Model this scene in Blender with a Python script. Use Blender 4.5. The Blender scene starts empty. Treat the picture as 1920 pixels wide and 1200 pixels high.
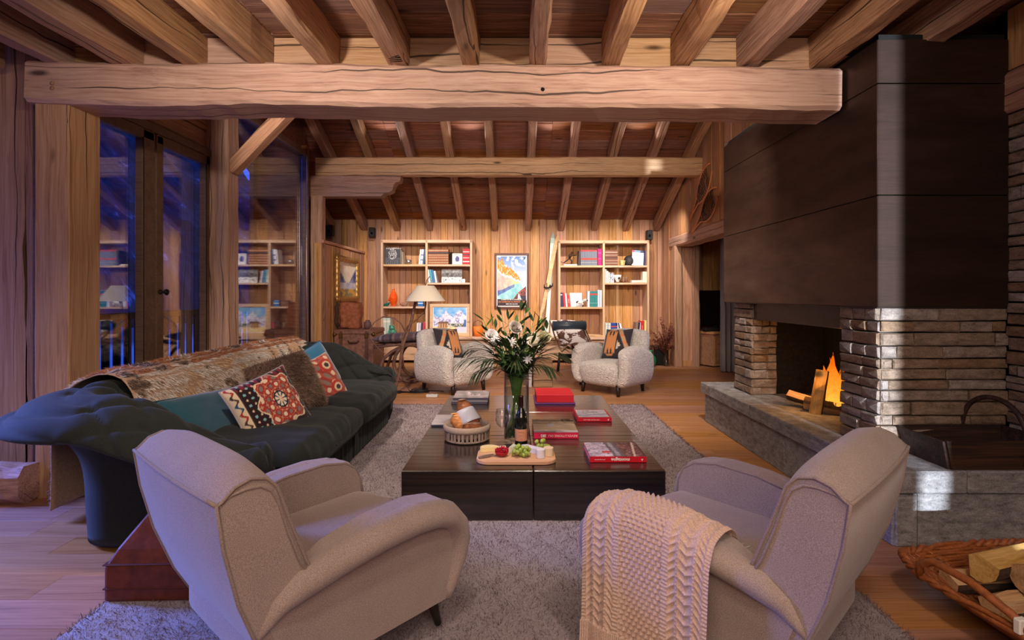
# Chalet living room: timber beams, stone fireplace, sofa, armchairs, bookcases.
import bpy, bmesh, math, random
import numpy as np
from mathutils import Vector, Matrix, Euler, Quaternion
from mathutils import noise as mnoise

PI = math.pi
R = math.radians
random.seed(7)
scene = bpy.context.scene
COL = scene.collection

# ------------------------------------------------------------------ camera, world, lights, exposure
cam_data = bpy.data.cameras.new('camera')
cam = bpy.data.objects.new('camera', cam_data)
COL.objects.link(cam)
cam.location = (0, 0, 1.25)
cam.rotation_euler = (PI / 2, 0, 0)
cam_data.sensor_fit = 'HORIZONTAL'
cam_data.sensor_width = 36
cam_data.lens = 1000 / 1920 * 36
cam_data.shift_x = -5 / 1920
cam_data.shift_y = -49 / 1920
cam_data.clip_start = 0.05
scene.camera = cam

scene.view_settings.view_transform = 'Standard'
scene.view_settings.look = 'None'
scene.view_settings.gamma = 1
scene.view_settings.use_curve_mapping = False
scene.view_settings.exposure = 1.0
scene.cycles.transparent_max_bounces = 32
scene.cycles.max_bounces = 10

# dusk sky
world = bpy.data.worlds.new('dusk_sky')
scene.world = world
world.use_nodes = True
wn = world.node_tree
for n in list(wn.nodes):
    wn.nodes.remove(n)
_o = wn.nodes.new('ShaderNodeOutputWorld')
_b = wn.nodes.new('ShaderNodeBackground')
_b.inputs['Strength'].default_value = 1.3
_g = wn.nodes.new('ShaderNodeNewGeometry')
_s = wn.nodes.new('ShaderNodeSeparateXYZ')
_r = wn.nodes.new('ShaderNodeValToRGB')
_r.color_ramp.elements[0].color = (0.012, 0.065, 0.50, 1)
_r.color_ramp.elements[1].color = (0.02, 0.07, 0.46, 1)
_tc = wn.nodes.new('ShaderNodeTexCoord')
wn.links.new(_tc.outputs['Generated'], _s.inputs[0])
wn.links.new(_s.outputs['Z'], _r.inputs[0])
wn.links.new(_r.outputs[0], _b.inputs['Color'])
wn.links.new(_b.outputs[0], _o.inputs[0])

def lamp(kind, name, loc, energy, color=(1, .80, .60), target=None, size=.05, angle=70, blend=.6, sx=1, sy=1):
    d = bpy.data.lights.new(name, kind)
    d.energy = energy
    d.color = color
    o = bpy.data.objects.new(name, d)
    COL.objects.link(o)
    o.location = loc
    if kind == 'SPOT':
        d.spot_size = R(angle)
        d.spot_blend = blend
        d.shadow_soft_size = size
    elif kind == 'POINT':
        d.shadow_soft_size = size
    elif kind == 'AREA':
        d.shape = 'RECTANGLE'
        d.size = sx
        d.size_y = sy
    if target is not None:
        o.rotation_euler = (Vector(target) - Vector(loc)).to_track_quat('-Z', 'Y').to_euler()
    return o

WARM = (1, .83, .71)
WHITE = (1, .87, .78)
# spots on the far tie beam, washing the bookcases and back wall
for x in (-2.15, -1.2, -.15, .85, 1.75, 2.35):
    lamp('SPOT', 'wall_wash_light', (x, 8.22, 2.95), 66, WHITE, (x + .05, 9.9, 1.25), .03, 75, .7)
# small uplights lying on top of the far tie beam
for x in (-1.86, -.66, .56, 1.82):
    lamp('SPOT', 'beam_uplight', (x, 7.82, 3.34), 5, WHITE, (x, 7.45, 3.7), .02, 110, .6)
# spots hung behind the main beam: far tie beam, far floor, far armchairs
for x in (-2.0, -.75, .55, 1.7):
    lamp('SPOT', 'room_spot_light', (x, 3.62, 2.75), 95, WARM, (x * 1.05, 7.9, 2.75), .04, 62, .9)
for x in (-1.3, .2, 1.5):
    lamp('SPOT', 'floor_spot_light', (x, 3.75, 2.8), 120, WARM, (x, 6.6, .2), .05, 85, .8)
# spots between the joists near the camera: main beam, joists, table
for x in (-1.22, .84):
    lamp('SPOT', 'joist_light', (x, 1.85, 2.36), 40, WHITE, (x, 3.25, 2.72), .04, 132, 1.0)
lamp('SPOT', 'table_spot_light', (.1, 2.4, 2.55), 72, WARM, (.1, 3.9, 0), .06, 80, .8)
lamp('SPOT', 'sofa_fill_light', (-1.25, 1.7, 2.55), 75, WARM, (-1.55, 3.6, .4), .08, 75, .9)  # added warm fill, brightens the sofa end
lamp('SPOT', 'seat_fill_light', (-.2, .6, 2.6), 34, WARM, (-.6, 1.9, .3), .12, 80, .9)  # added pair of warm fills, brighten the foreground armchairs
lamp('SPOT', 'seat_fill_light', (.9, .6, 2.6), 34, WARM, (1.0, 2.0, .3), .12, 80, .9)
# added soft warm fill from behind the camera, lifting the near half
lamp('AREA', 'rear_fill_light', (.2, -1.3, 2.35), 38, (1, .79, .66), (.2, 1.8, .4), sx=3, sy=1.2)
# cool light through the narrow rear window
# dusk daylight entering by the big windows left of and behind the camera
lb = lamp('AREA', 'bay_window_light', (-6.0, 3.0, 2.15), 80, (.17, .26, 1), (-3.2, 2.1, 0), sx=.7, sy=1.6)
lb.data.spread = R(58)
lamp('SPOT', 'slit_window_light', (2.04, -9.0, 1.75), 9000, (.75, .85, 1), (2.07, 2.9, 1.35), .05, 20, .1)

# ------------------------------------------------------------------ helpers
def lin(c):
    c = c / 255.0
    return c / 12.92 if c <= .04045 else ((c + .055) / 1.055) ** 2.4

def C(r, g, b):
    return (lin(r), lin(g), lin(b), 1)

def at(px, py, Y):
    """point at depth Y that the photograph shows at pixel px, py"""
    return Vector(((px - 965) * Y / 1000.0, Y, 1.25 - (py - 551) * Y / 1000.0))

def link(o, parent=None):
    COL.objects.link(o)
    if parent is not None:
        o.parent = parent
    return o

class MB:
    """collects shapes and builds them as ONE mesh object"""
    def __init__(s):
        s.v = []; s.f = []; s.m = []; s.sm = []
    def add(s, verts, faces, mat=0, smooth=False, M=None):
        n = len(s.v)
        if M is not None:
            verts = [M @ Vector(p) for p in verts]
        s.v.extend([tuple(p) for p in verts])
        s.f.extend([tuple(i + n for i in f) for f in faces])
        s.m.extend([mat] * len(faces))
        s.sm.extend([smooth] * len(faces))
        return s
    def cbox(s, c, d, b=.004, mat=0, M=None, jit=0, rnd=None):
        hx, hy, hz = d[0] / 2, d[1] / 2, d[2] / 2
        b = min(b, hx * .9, hy * .9, hz * .9)
        V = []; idx = {}
        for sx in (-1, 1):
            for sy in (-1, 1):
                for sz in (-1, 1):
                    j = [(rnd.uniform(-jit, jit) if jit else 0) for _ in range(3)]
                    for k in range(3):
                        p = [sx * (hx - (b if k != 0 else 0)), sy * (hy - (b if k != 1 else 0)), sz * (hz - (b if k != 2 else 0))]
                        idx[(sx, sy, sz, k)] = len(V)
                        V.append((c[0] + p[0] + j[0], c[1] + p[1] + j[1], c[2] + p[2] + j[2]))
        F = []
        for k in range(3):
            a, e = [(1, 2), (2, 0), (0, 1)][k]
            for sg in (-1, 1):
                q = []
                for (u, w) in ((-1, -1), (1, -1), (1, 1), (-1, 1)):
                    t = [0, 0, 0]; t[k] = sg; t[a] = u; t[e] = w
                    q.append(idx[(t[0], t[1], t[2], k)])
                F.append(q if sg > 0 else q[::-1])
        for k in range(3):
            a, e = [(1, 2), (2, 0), (0, 1)][k]
            for u in (-1, 1):
                for w in (-1, 1):
                    t0 = [0, 0, 0]; t1 = [0, 0, 0]
                    t0[k] = -1; t1[k] = 1
                    for t in (t0, t1):
                        t[a] = u; t[e] = w
                    q = [idx[(*t0, a)], idx[(*t1, a)], idx[(*t1, e)], idx[(*t0, e)]]
                    F.append(q if u * w < 0 else q[::-1])
        for sx in (-1, 1):
            for sy in (-1, 1):
                for sz in (-1, 1):
                    q = [idx[(sx, sy, sz, k)] for k in range(3)]
                    F.append(q if sx * sy * sz > 0 else q[::-1])
        return s.add(V, F, mat, False, M)
    def loft(s, rings, closed=True, caps=True, mat=0, smooth=True, M=None, wrap=False):
        n = len(rings[0]); V = [p for r in rings for p in r]; F = []
        nr = len(rings)
        for i in range(nr if wrap else nr - 1):
            i2 = (i + 1) % nr
            for j in range(n if closed else n - 1):
                j2 = (j + 1) % n
                F.append((i * n + j, i * n + j2, i2 * n + j2, i2 * n + j))
        if caps and closed and not wrap:
            F.append(tuple(range(n))[::-1])
            F.append(tuple((nr - 1) * n + j for j in range(n)))
        return s.add(V, F, mat, smooth, M)
    def tube(s, pts, r, n=8, caps=True, mat=0, M=None, smooth=True, flat=None):
        pts = [Vector(p) for p in pts]
        rad = r if isinstance(r, (list, tuple)) else [r] * len(pts)
        rings = []; up = None
        for i, p in enumerate(pts):
            t = (pts[min(i + 1, len(pts) - 1)] - pts[max(i - 1, 0)])
            if t.length < 1e-9:
                t = Vector((0, 0, 1))
            t.normalize()
            if up is None:
                up = Vector((0, 0, 1)) if abs(t.z) < .9 else Vector((1, 0, 0))
            up = (up - t * up.dot(t))
            up.normalize()
            si = t.cross(up)
            k = flat or 1
            rings.append([p + (si * math.cos(a) + up * math.sin(a) * k) * rad[i] for a in [2 * PI * j / n for j in range(n)]])
        return s.loft(rings, True, caps, mat, smooth, M)
    def lathe(s, prof, n=20, mat=0, M=None, smooth=True, caps=True, c=(0, 0, 0)):
        rings = [[(c[0] + r * math.cos(2 * PI * j / n), c[1] + r * math.sin(2 * PI * j / n), c[2] + z) for j in range(n)] for r, z in prof]
        return s.loft(rings, True, caps, mat, smooth, M)
    def prism(s, poly, axis, a, b, mat=0, M=None, smooth=False):
        """poly: 2D points; axis 0: (y,z) along x, 1: (x,z) along y, 2: (x,y) along z"""
        def mk(p, t):
            return {0: (t, p[0], p[1]), 1: (p[0], t, p[1]), 2: (p[0], p[1], t)}[axis]
        return s.loft([[mk(p, a) for p in poly], [mk(p, b) for p in poly]], True, True, mat, smooth, M)
    def ell(s, c, r, n=12, m=8, mat=0, M=None, fn=None):
        rings = []
        for i in range(m + 1):
            t = PI * i / m
            rr = max(math.sin(t), 1e-3)
            rings.append([(c[0] + r[0] * rr * math.cos(2 * PI * j / n), c[1] + r[1] * rr * math.sin(2 * PI * j / n), c[2] - r[2] * math.cos(t)) for j in range(n)])
        if fn:
            rings = [[fn(p) for p in q] for q in rings]
        return s.loft(rings, True, True, mat, True, M)
    def soft(s, c, d, r, mat=0, M=None, fn=None, seg=6, arc=3):
        """rounded box, edge radius r, optional point function"""
        h = [x / 2 for x in d]
        def ticks(hh):
            rr = min(r, hh)
            arcs = [-hh + rr * (1 - math.cos(PI / 2 * k / arc)) for k in range(arc)]
            arcs = [-hh + rr * math.tan(PI / 4 * k / arc) for k in range(arc)]
            mid = [-(hh - rr) + 2 * (hh - rr) * k / seg for k in range(seg + 1)]
            if hh - rr < 1e-6:
                mid = [0]
            return arcs + mid + [-x for x in arcs[::-1]]
        T = [ticks(x) for x in h]
        idx = {}; V = []; F = []
        def vid(p):
            k = (round(p[0], 6), round(p[1], 6), round(p[2], 6))
            if k not in idx:
                q = Vector(p)
                inn = Vector([max(-(h[i] - min(r, h[i])), min(h[i] - min(r, h[i]), q[i])) for i in range(3)])
                dd = q - inn
                if dd.length > 1e-9:
                    q = inn + dd.normalized() * min(r, *h)
                q = q + Vector(c)
                if fn:
                    q = Vector(fn(q))
                idx[k] = len(V); V.append(q)
            return idx[k]
        for k in range(3):
            a, e = [(1, 2), (2, 0), (0, 1)][k]
            for sg in (-1, 1):
                for i in range(len(T[a]) - 1):
                    for j in range(len(T[e]) - 1):
                        q = []
                        for (u, w) in ((i, j), (i + 1, j), (i + 1, j + 1), (i, j + 1)):
                            p = [0, 0, 0]; p[k] = sg * h[k]; p[a] = T[a][u]; p[e] = T[e][w]
                            q.append(vid(p))
                        if len(set(q)) >= 3:
                            q2 = []
                            for x in q:
                                if x not in q2:
                                    q2.append(x)
                            F.append(q2 if sg > 0 else q2[::-1])
        return s.add(V, F, mat, True, M)
    def grid(s, fn, nu, nv, mat=0, smooth=True, M=None, wrapu=False):
        V = [fn(i / (nu if wrapu else nu - 1), j / (nv - 1)) for i in range(nu) for j in range(nv)]
        F = []
        for i in range(nu if wrapu else nu - 1):
            i2 = (i + 1) % nu
            for j in range(nv - 1):
                F.append((i * nv + j, i2 * nv + j, i2 * nv + j + 1, i * nv + j + 1))
        return s.add(V, F, mat, smooth, M)
    def mesh(s, name, mats):
        me = bpy.data.meshes.new(name)
        me.from_pydata(s.v, [], s.f)
        me.polygons.foreach_set('material_index', s.m)
        me.polygons.foreach_set('use_smooth', s.sm)
        for m in (mats if isinstance(mats, (list, tuple)) else [mats]):
            me.materials.append(m)
        me.update()
        return me
    def build(s, name, mats, parent=None, loc=(0, 0, 0), rot=(0, 0, 0), subsurf=0, solid=0):
        o = bpy.data.objects.new(name, s.mesh(name, mats))
        link(o, parent)
        o.location = loc
        o.rotation_euler = rot
        if solid:
            md = o.modifiers.new('solid', 'SOLIDIFY'); md.thickness = solid; md.offset = 0
        if subsurf:
            md = o.modifiers.new('sub', 'SUBSURF'); md.levels = subsurf; md.render_levels = subsurf
        return o

def tag(o, label=None, cat=None, group=None, kind=None):
    if label: o['label'] = label
    if cat: o['category'] = cat
    if group: o['group'] = group
    if kind: o['kind'] = kind
    return o

def thing(name, label, cat, loc=(0, 0, 0), rotz=0, group=None, rot=None):
    o = bpy.data.objects.new(name, None)
    o.empty_display_size = .1
    COL.objects.link(o)
    o.location = loc
    o.rotation_euler = rot if rot else (0, 0, rotz)
    return tag(o, label, cat, group)

def copy_tree(o, parent=None):
    c = o.copy()
    COL.objects.link(c)
    if parent is not None:
        c.parent = parent
    for ch in [x for x in o.children]:
        copy_tree(ch, c)
    return c

def dup(root, loc, rotz=None, label=None, group=None):
    r = copy_tree(root)
    r.location = loc
    if rotz is not None:
        r.rotation_euler = (0, 0, rotz)
    return tag(r, label, None, group)

def color_mesh(name, verts, faces, cols, m, parent=None, loc=(0, 0, 0), rot=(0, 0, 0), smooth=True):
    """mesh with a per-vertex pattern colour (cols: linear rgb)"""
    me = bpy.data.meshes.new(name)
    me.from_pydata([tuple(v) for v in verts], [], faces)
    a = me.color_attributes.new('Col', 'FLOAT_COLOR', 'POINT')
    arr = np.ones((len(verts), 4), dtype=np.float32)
    arr[:, :3] = np.array([c[:3] for c in cols], dtype=np.float32)
    a.data.foreach_set('color', arr.ravel())
    me.polygons.foreach_set('use_smooth', [smooth] * len(me.polygons))
    me.materials.append(m)
    o = bpy.data.objects.new(name, me)
    link(o, parent)
    o.location = loc
    o.rotation_euler = rot
    return o

def picture(name, w, h, fn, m, parent=None, loc=(0, 0, 0), rot=(0, 0, 0), n=60):
    """flat printed sheet in the local xz plane, facing -y; fn(u,v)->rgb 0..255, v up"""
    nu = n; nv = max(4, int(n * h / w))
    V = []; K = []; F = []
    for i in range(nu):
        for j in range(nv):
            u, v = i / (nu - 1), j / (nv - 1)
            V.append(((u - .5) * w, 0, (v - .5) * h))
            K.append(C(*fn(u, v)))
    for i in range(nu - 1):
        for j in range(nv - 1):
            F.append((i * nv + j, (i + 1) * nv + j, (i + 1) * nv + j + 1, i * nv + j + 1))
    return color_mesh(name, V, F, K, m, parent, loc, rot, False)

def text(name, body, size, m, parent=None, loc=(0, 0, 0), rot=(PI / 2, 0, 0), width=None, bold=0):
    """lettering as a real mesh, width metres wide when given"""
    d = bpy.data.curves.new(name, 'FONT')
    d.body = body
    d.size = size
    d.align_x = 'CENTER'; d.align_y = 'CENTER'
    d.extrude = .0004
    d.offset = bold
    d.resolution_u = 2
    f = bpy.data.objects.new(name, d)
    COL.objects.link(f)
    dg = bpy.context.evaluated_depsgraph_get()
    dg.update()
    me = bpy.data.meshes.new_from_object(f.evaluated_get(dg))
    bpy.data.objects.remove(f)
    xs = [v.co.x for v in me.vertices]
    if width and xs:
        k = width / max(1e-6, max(xs) - min(xs))
        for v in me.vertices: v.co.x *= k
    me.materials.clear(); me.materials.append(m)
    o = bpy.data.objects.new(name, me)
    link(o, parent)
    o.location = loc
    o.rotation_euler = rot
    return o

def fbm(x, y, z=0, s=1.0, o=3):
    return mnoise.fractal(Vector((x * s, y * s, z * s)), 1.0, 2.0, o)

# ------------------------------------------------------------------ materials
def new_mat(name):
    m = bpy.data.materials.new(name)
    m.use_nodes = True
    nt = m.node_tree
    nt.nodes.clear()
    out = nt.nodes.new('ShaderNodeOutputMaterial')
    return m, nt, out

def nd(nt, typ, ins=None, **props):
    n = nt.nodes.new('ShaderNode' + typ)
    for k, v in props.items():
        setattr(n, k, v)
    for k, v in (ins or {}).items():
        if hasattr(v, 'is_output') or isinstance(v, bpy.types.NodeSocket):
            nt.links.new(v, n.inputs[k])
        else:
            n.inputs[k].default_value = v
    return n

def mth(nt, op, a, b=None, c=None):
    n = nt.nodes.new('ShaderNodeMath'); n.operation = op
    for i, v in enumerate((a, b, c)):
        if v is None: continue
        if isinstance(v, bpy.types.NodeSocket): nt.links.new(v, n.inputs[i])
        else: n.inputs[i].default_value = v
    return n.outputs[0]

def vmul(nt, a, v):
    n = nt.nodes.new('ShaderNodeVectorMath'); n.operation = 'MULTIPLY'
    nt.links.new(a, n.inputs[0]); n.inputs[1].default_value = v
    return n.outputs[0]

def vadd(nt, a, b):
    n = nt.nodes.new('ShaderNodeVectorMath'); n.operation = 'ADD'
    nt.links.new(a, n.inputs[0])
    if isinstance(b, bpy.types.NodeSocket): nt.links.new(b, n.inputs[1])
    else: n.inputs[1].default_value = b
    return n.outputs[0]

def mixc(nt, f, a, b, mode='MIX'):
    n = nt.nodes.new('ShaderNodeMix'); n.data_type = 'RGBA'; n.blend_type = mode
    for k, v in ((0, f), (6, a), (7, b)):
        if isinstance(v, bpy.types.NodeSocket): nt.links.new(v, n.inputs[k])
        else: n.inputs[k].default_value = v
    return n.outputs[2]

def ramp(nt, f, stops):
    n = nt.nodes.new('ShaderNodeValToRGB')
    e = n.color_ramp.elements
    while len(e) < len(stops): e.new(.5)
    for i, (p, c) in enumerate(stops):
        e[i].position = p; e[i].color = c
    nt.links.new(f, n.inputs[0])
    return n.outputs[0]

def rng(nt, f, a, b, c=0.0, d=1.0):
    n = nt.nodes.new('ShaderNodeMapRange')
    nt.links.new(f, n.inputs[0])
    for i, v in enumerate((a, b, c, d)): n.inputs[1 + i].default_value = v
    return n.outputs[0]

def bumpn(nt, h, strength, dist=.01):
    return nd(nt, 'Bump', {'Height': h, 'Strength': strength, 'Distance': dist}).outputs[0]

def bsdf(nt, out, **k):
    p = nt.nodes.new('ShaderNodeBsdfPrincipled')
    names = {'color': 'Base Color', 'rough': 'Roughness', 'metal': 'Metallic', 'normal': 'Normal', 'sheen': 'Sheen Weight',
             'sheen_rough': 'Sheen Roughness', 'sheen_tint': 'Sheen Tint',
             'spec': 'Specular IOR Level', 'coat': 'Coat Weight', 'coat_rough': 'Coat Roughness', 'trans': 'Transmission Weight',
             'ior': 'IOR', 'emit': 'Emission Color', 'emit_s': 'Emission Strength', 'alpha': 'Alpha', 'sss': 'Subsurface Weight'}
    for a, v in k.items():
        s = p.inputs[names[a]]
        if isinstance(v, bpy.types.NodeSocket): nt.links.new(v, s)
        else: s.default_value = v
    nt.links.new(p.outputs[0], out.inputs[0])
    return p

def wood(name, dark, mid, light, sc=1.0, rough=.62, var=.18, knots=.8, crack=0, bump=.35, grey=0.0, fine=1.0, coat=0.0):
    """old timber; grain along local x, a different cut for every object"""
    m, nt, out = new_mat(name)
    tc = nd(nt, 'TexCoord').outputs['Object']
    rnd = nd(nt, 'ObjectInfo').outputs['Random']
    off = mth(nt, 'MULTIPLY', rnd, 61.0)
    cx = nd(nt, 'CombineXYZ', {'X': off, 'Y': mth(nt, 'MULTIPLY', off, .7), 'Z': mth(nt, 'MULTIPLY', off, 1.3)}).outputs[0]
    p = vadd(nt, tc, cx)
    w = nd(nt, 'TexNoise', {'Vector': vmul(nt, p, (1.2, 2.5, 2.5)), 'Scale': 1.0, 'Detail': 2.0}).outputs['Color']
    p2 = vadd(nt, p, vmul(nt, vadd(nt, w, (-.5, -.5, -.5)), (.0, .07, .07)))
    g1 = nd(nt, 'TexNoise', {'Vector': vmul(nt, p2, (.5 * sc, 13 * sc, 13 * sc)), 'Scale': 1.7, 'Detail': 6.0, 'Roughness': .62, 'Distortion': .25}).outputs[0]
    g2 = nd(nt, 'TexNoise', {'Vector': vmul(nt, p2, (1.3 * sc, 55 * sc, 55 * sc)), 'Scale': 1.6, 'Detail': 3.0, 'Roughness': .65}).outputs[0]
    f = mth(nt, 'ADD', mth(nt, 'MULTIPLY', g1, 1 - .5 * fine), mth(nt, 'MULTIPLY', g2, .5 * fine))
    col = ramp(nt, f, [(.30, dark), (.46, mid), (.68, light)])
    big = nd(nt, 'TexNoise', {'Vector': vmul(nt, p, (.5, 1.6, 1.6)), 'Scale': 1.3, 'Detail': 3.0}).outputs[0]
    if grey:
        gm = rng(nt, big, .48, .66)
        col = mixc(nt, mth(nt, 'MULTIPLY', gm, grey), col, C(142, 120, 108))
    h = f
    if knots:
        vo = nd(nt, 'TexVoronoi', {'Vector': vmul(nt, p, (1.6, 5.5, 5.5)), 'Scale': 1.0, 'Randomness': 1.0})
        kd = rng(nt, vo.outputs['Distance'], .05, .13, 1, 0)
        gate = mth(nt, 'GREATER_THAN', nd(nt, 'SeparateColor', {0: vo.outputs['Color']}).outputs[0], .45)
        kf = mth(nt, 'MULTIPLY', mth(nt, 'MULTIPLY', kd, gate), knots)
        col = mixc(nt, kf, col, tuple(x * .22 for x in dark[:3]) + (1,))
    if crack:
        sp = nd(nt, 'SeparateXYZ', {0: tc})
        wn_ = nd(nt, 'TexNoise', {'Vector': vmul(nt, p, (1.6, .3, .3)), 'Scale': 1.0, 'Detail': 3.0}).outputs[0]
        zz = mth(nt, 'ADD', mth(nt, 'ADD', sp.outputs['Z'], sp.outputs['Y']), mth(nt, 'MULTIPLY', mth(nt, 'SUBTRACT', wn_, .5), .09))
        zz = mth(nt, 'ADD', zz, mth(nt, 'MULTIPLY', rnd, .08))
        d = mth(nt, 'ABSOLUTE', mth(nt, 'SUBTRACT', mth(nt, 'PINGPONG', mth(nt, 'ADD', zz, 5.0), .12), .06))
        gt = nd(nt, 'TexNoise', {'Vector': vmul(nt, p, (.9, 4, 4)), 'Scale': 1.0, 'Detail': 1.0}).outputs[0]
        wid = rng(nt, gt, .40, .66, .0, .0065 * crack)
        ck = mth(nt, 'LESS_THAN', d, wid)
        col = mixc(nt, mth(nt, 'MULTIPLY', ck, .85), col, tuple(x * .10 for x in dark[:3]) + (1,))
        h = mth(nt, 'SUBTRACT', h, mth(nt, 'MULTIPLY', ck, 1.2))
    r2 = nd(nt, 'TexWhiteNoise', {'W': mth(nt, 'MULTIPLY', rnd, 913.0)}, noise_dimensions='1D').outputs[0]
    r3 = nd(nt, 'TexWhiteNoise', {'W': mth(nt, 'MULTIPLY', rnd, 517.0)}, noise_dimensions='1D').outputs[0]
    hsv = nd(nt, 'HueSaturation', {'Hue': rng(nt, r3, 0, 1, .488, .508), 'Saturation': rng(nt, r3, 0, 1, .85, 1.12), 'Value': rng(nt, r2, 0, 1, 1 - var, 1 + var), 'Color': col}).outputs[0]
    bsdf(nt, out, color=hsv, rough=rng(nt, f, .3, .7, rough + .08, rough - .06), normal=bumpn(nt, h, bump, .006), spec=.35, coat=coat, coat_rough=.25)
    return m

def plain(name, color, rough=.6, metal=0, bump=0, bscale=80, var=0, spec=.4, **k):
    """single colour with slight procedural mottling"""
    m, nt, out = new_mat(name)
    tc = nd(nt, 'TexCoord').outputs['Object']
    n = nd(nt, 'TexNoise', {'Vector': tc, 'Scale': bscale, 'Detail': 3.0}).outputs[0]
    dk = tuple(x * (1 - var) for x in color[:3]) + (1,)
    lt = tuple(min(1, x * (1 + var)) for x in color[:3]) + (1,)
    col = ramp(nt, n, [(.3, dk), (.7, lt)]) if var else color
    kw = dict(color=col, rough=rough, metal=metal, spec=spec, **k)
    if bump:
        kw['normal'] = bumpn(nt, n, bump, .004)
    bsdf(nt, out, **kw)
    return m

def fabric(name, c1, c2, scale=900, rough=.9, bump=.3, sheen=.3, mott=0.0, tint=(1, 1, 1, 1)):
    m, nt, out = new_mat(name)
    tc = nd(nt, 'TexCoord').outputs['Object']
    n = nd(nt, 'TexNoise', {'Vector': tc, 'Scale': scale * .35, 'Detail': 3.0, 'Roughness': .7}).outputs[0]
    b = nd(nt, 'TexNoise', {'Vector': tc, 'Scale': 6.0, 'Detail': 3.0}).outputs[0]
    f = mth(nt, 'ADD', n, mth(nt, 'MULTIPLY', mth(nt, 'SUBTRACT', b, .5), mott))
    col = ramp(nt, f, [(.32, c1), (.66, c2)])
    bsdf(nt, out, color=col, rough=rough, normal=bumpn(nt, n, bump, .002), sheen=sheen, sheen_rough=.5, sheen_tint=tint, spec=.2)
    return m

def vcol(name, rough=.7, spec=.3, sheen=0, bump=0, bscale=400):
    m, nt, out = new_mat(name)
    a = nd(nt, 'Attribute', attribute_name='Col').outputs['Color']
    kw = dict(color=a, rough=rough, spec=spec, sheen=sheen)
    if bump:
        n = nd(nt, 'TexNoise', {'Vector': nd(nt, 'TexCoord').outputs['Object'], 'Scale': bscale, 'Detail': 2.0}).outputs[0]
        kw['normal'] = bumpn(nt, n, bump, .002)
    bsdf(nt, out, **kw)
    return m

def glass(name, f0=.04, tint=(1, 1, 1, 1), rough=0.0, edge=None):
    """thin clear glass: see-through with a fresnel reflection on each face"""
    m, nt, out = new_mat(name)
    g = nd(nt, 'NewGeometry')
    dt = nt.nodes.new('ShaderNodeVectorMath'); dt.operation = 'DOT_PRODUCT'
    nt.links.new(g.outputs['Normal'], dt.inputs[0]); nt.links.new(g.outputs['Incoming'], dt.inputs[1])
    c = mth(nt, 'ABSOLUTE', dt.outputs['Value'])
    fr = mth(nt, 'ADD', mth(nt, 'MULTIPLY', mth(nt, 'POWER', mth(nt, 'SUBTRACT', 1.0, c), 5.0), 1 - f0), f0)
    if edge:      # longer way through the glass wall at grazing angles
        tint = mixc(nt, mth(nt, 'POWER', c, .6), edge, tint)
    t = nd(nt, 'BsdfTransparent', {'Color': tint}).outputs[0]
    gl = nd(nt, 'BsdfGlossy', {'Roughness': rough, 'Color': (1, 1, 1, 1)}).outputs[0]
    mx = nd(nt, 'MixShader', {0: fr, 1: t, 2: gl})
    nt.links.new(mx.outputs[0], out.inputs[0])
    return m

M = {}
M['beam'] = wood('pale_hewn_timber', C(146, 104, 72), C(188, 146, 110), C(212, 174, 138), sc=.9, var=.06, knots=.9, crack=1.0, bump=.5, grey=.25, fine=1.35)
M['joist'] = wood('brown_hewn_timber', C(104, 70, 48), C(158, 114, 82), C(194, 152, 118), sc=1.0, var=.10, knots=.85, crack=.9, bump=.6, grey=.4, fine=1.3)
M['post'] = wood('pinkish_timber', C(132, 96, 70), C(178, 136, 104), C(204, 166, 134), sc=.8, var=.05, knots=.95, crack=.8, bump=.35, grey=.3, fine=1.3)
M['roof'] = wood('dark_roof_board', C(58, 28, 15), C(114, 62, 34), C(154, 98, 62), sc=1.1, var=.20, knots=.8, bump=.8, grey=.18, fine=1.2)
M['ceil'] = wood('grey_brown_ceiling_board', C(58, 36, 24), C(112, 72, 48), C(164, 118, 86), sc=1.1, var=.14, knots=.8, bump=1.0, grey=.35, fine=1.2)
M['panel'] = wood('pine_wall_board', C(126, 82, 52), C(182, 132, 90), C(212, 168, 126), sc=1.0, var=.22, knots=.8, bump=.25, grey=.25)
M['shelf'] = wood('pale_pine_shelf', C(172, 134, 100), C(204, 168, 132), C(222, 190, 156), sc=1.0, var=.05, knots=.5, bump=.2)
M['floor'] = wood('oiled_oak_board', C(122, 78, 46), C(168, 116, 74), C(192, 142, 100), sc=.9, rough=.42, var=.10, knots=.6, bump=.10, coat=0)
M['frame'] = wood('brown_window_frame', C(76, 56, 42), C(102, 76, 58), C(118, 92, 72), sc=.9, rough=.5, var=.04, knots=0, bump=.1)
M['dark'] = plain('dark_gap', C(14, 10, 8), .9)
m, nt, out = new_mat('rippled_wenge')
tc = nd(nt, 'TexCoord').outputs['Object']
g1 = nd(nt, 'TexNoise', {'Vector': vmul(nt, tc, (1.0, 40, 40)), 'Scale': 1.5, 'Detail': 4.0}).outputs[0]
g2 = nd(nt, 'TexNoise', {'Vector': vmul(nt, tc, (.8, 11, 11)), 'Scale': 1.3, 'Detail': 2.0, 'Distortion': .3}).outputs[0]
bsdf(nt, out, color=ramp(nt, g1, [(.35, C(19, 13, 11)), (.65, C(42, 30, 26))]), rough=.30, spec=.5, coat=.8, coat_rough=.16,
     normal=bumpn(nt, mth(nt, 'ADD', mth(nt, 'MULTIPLY', g2, 1.0), mth(nt, 'MULTIPLY', g1, .05)), .30, .02))
M['table'] = m
M['glass_pane'] = glass('window_glass', .12, (.93, .95, .97, 1))
M['clear'] = glass('clear_glass', .06, (.98, .985, .985, 1), 0, (.72, .74, .75, 1))
M['black'] = plain('matt_black', C(22, 21, 22), .5)
M['chrome'] = plain('polished_steel', C(190, 190, 192), .18, 1)
M['brass'] = plain('aged_brass', C(120, 90, 50), .4, .9)
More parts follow.
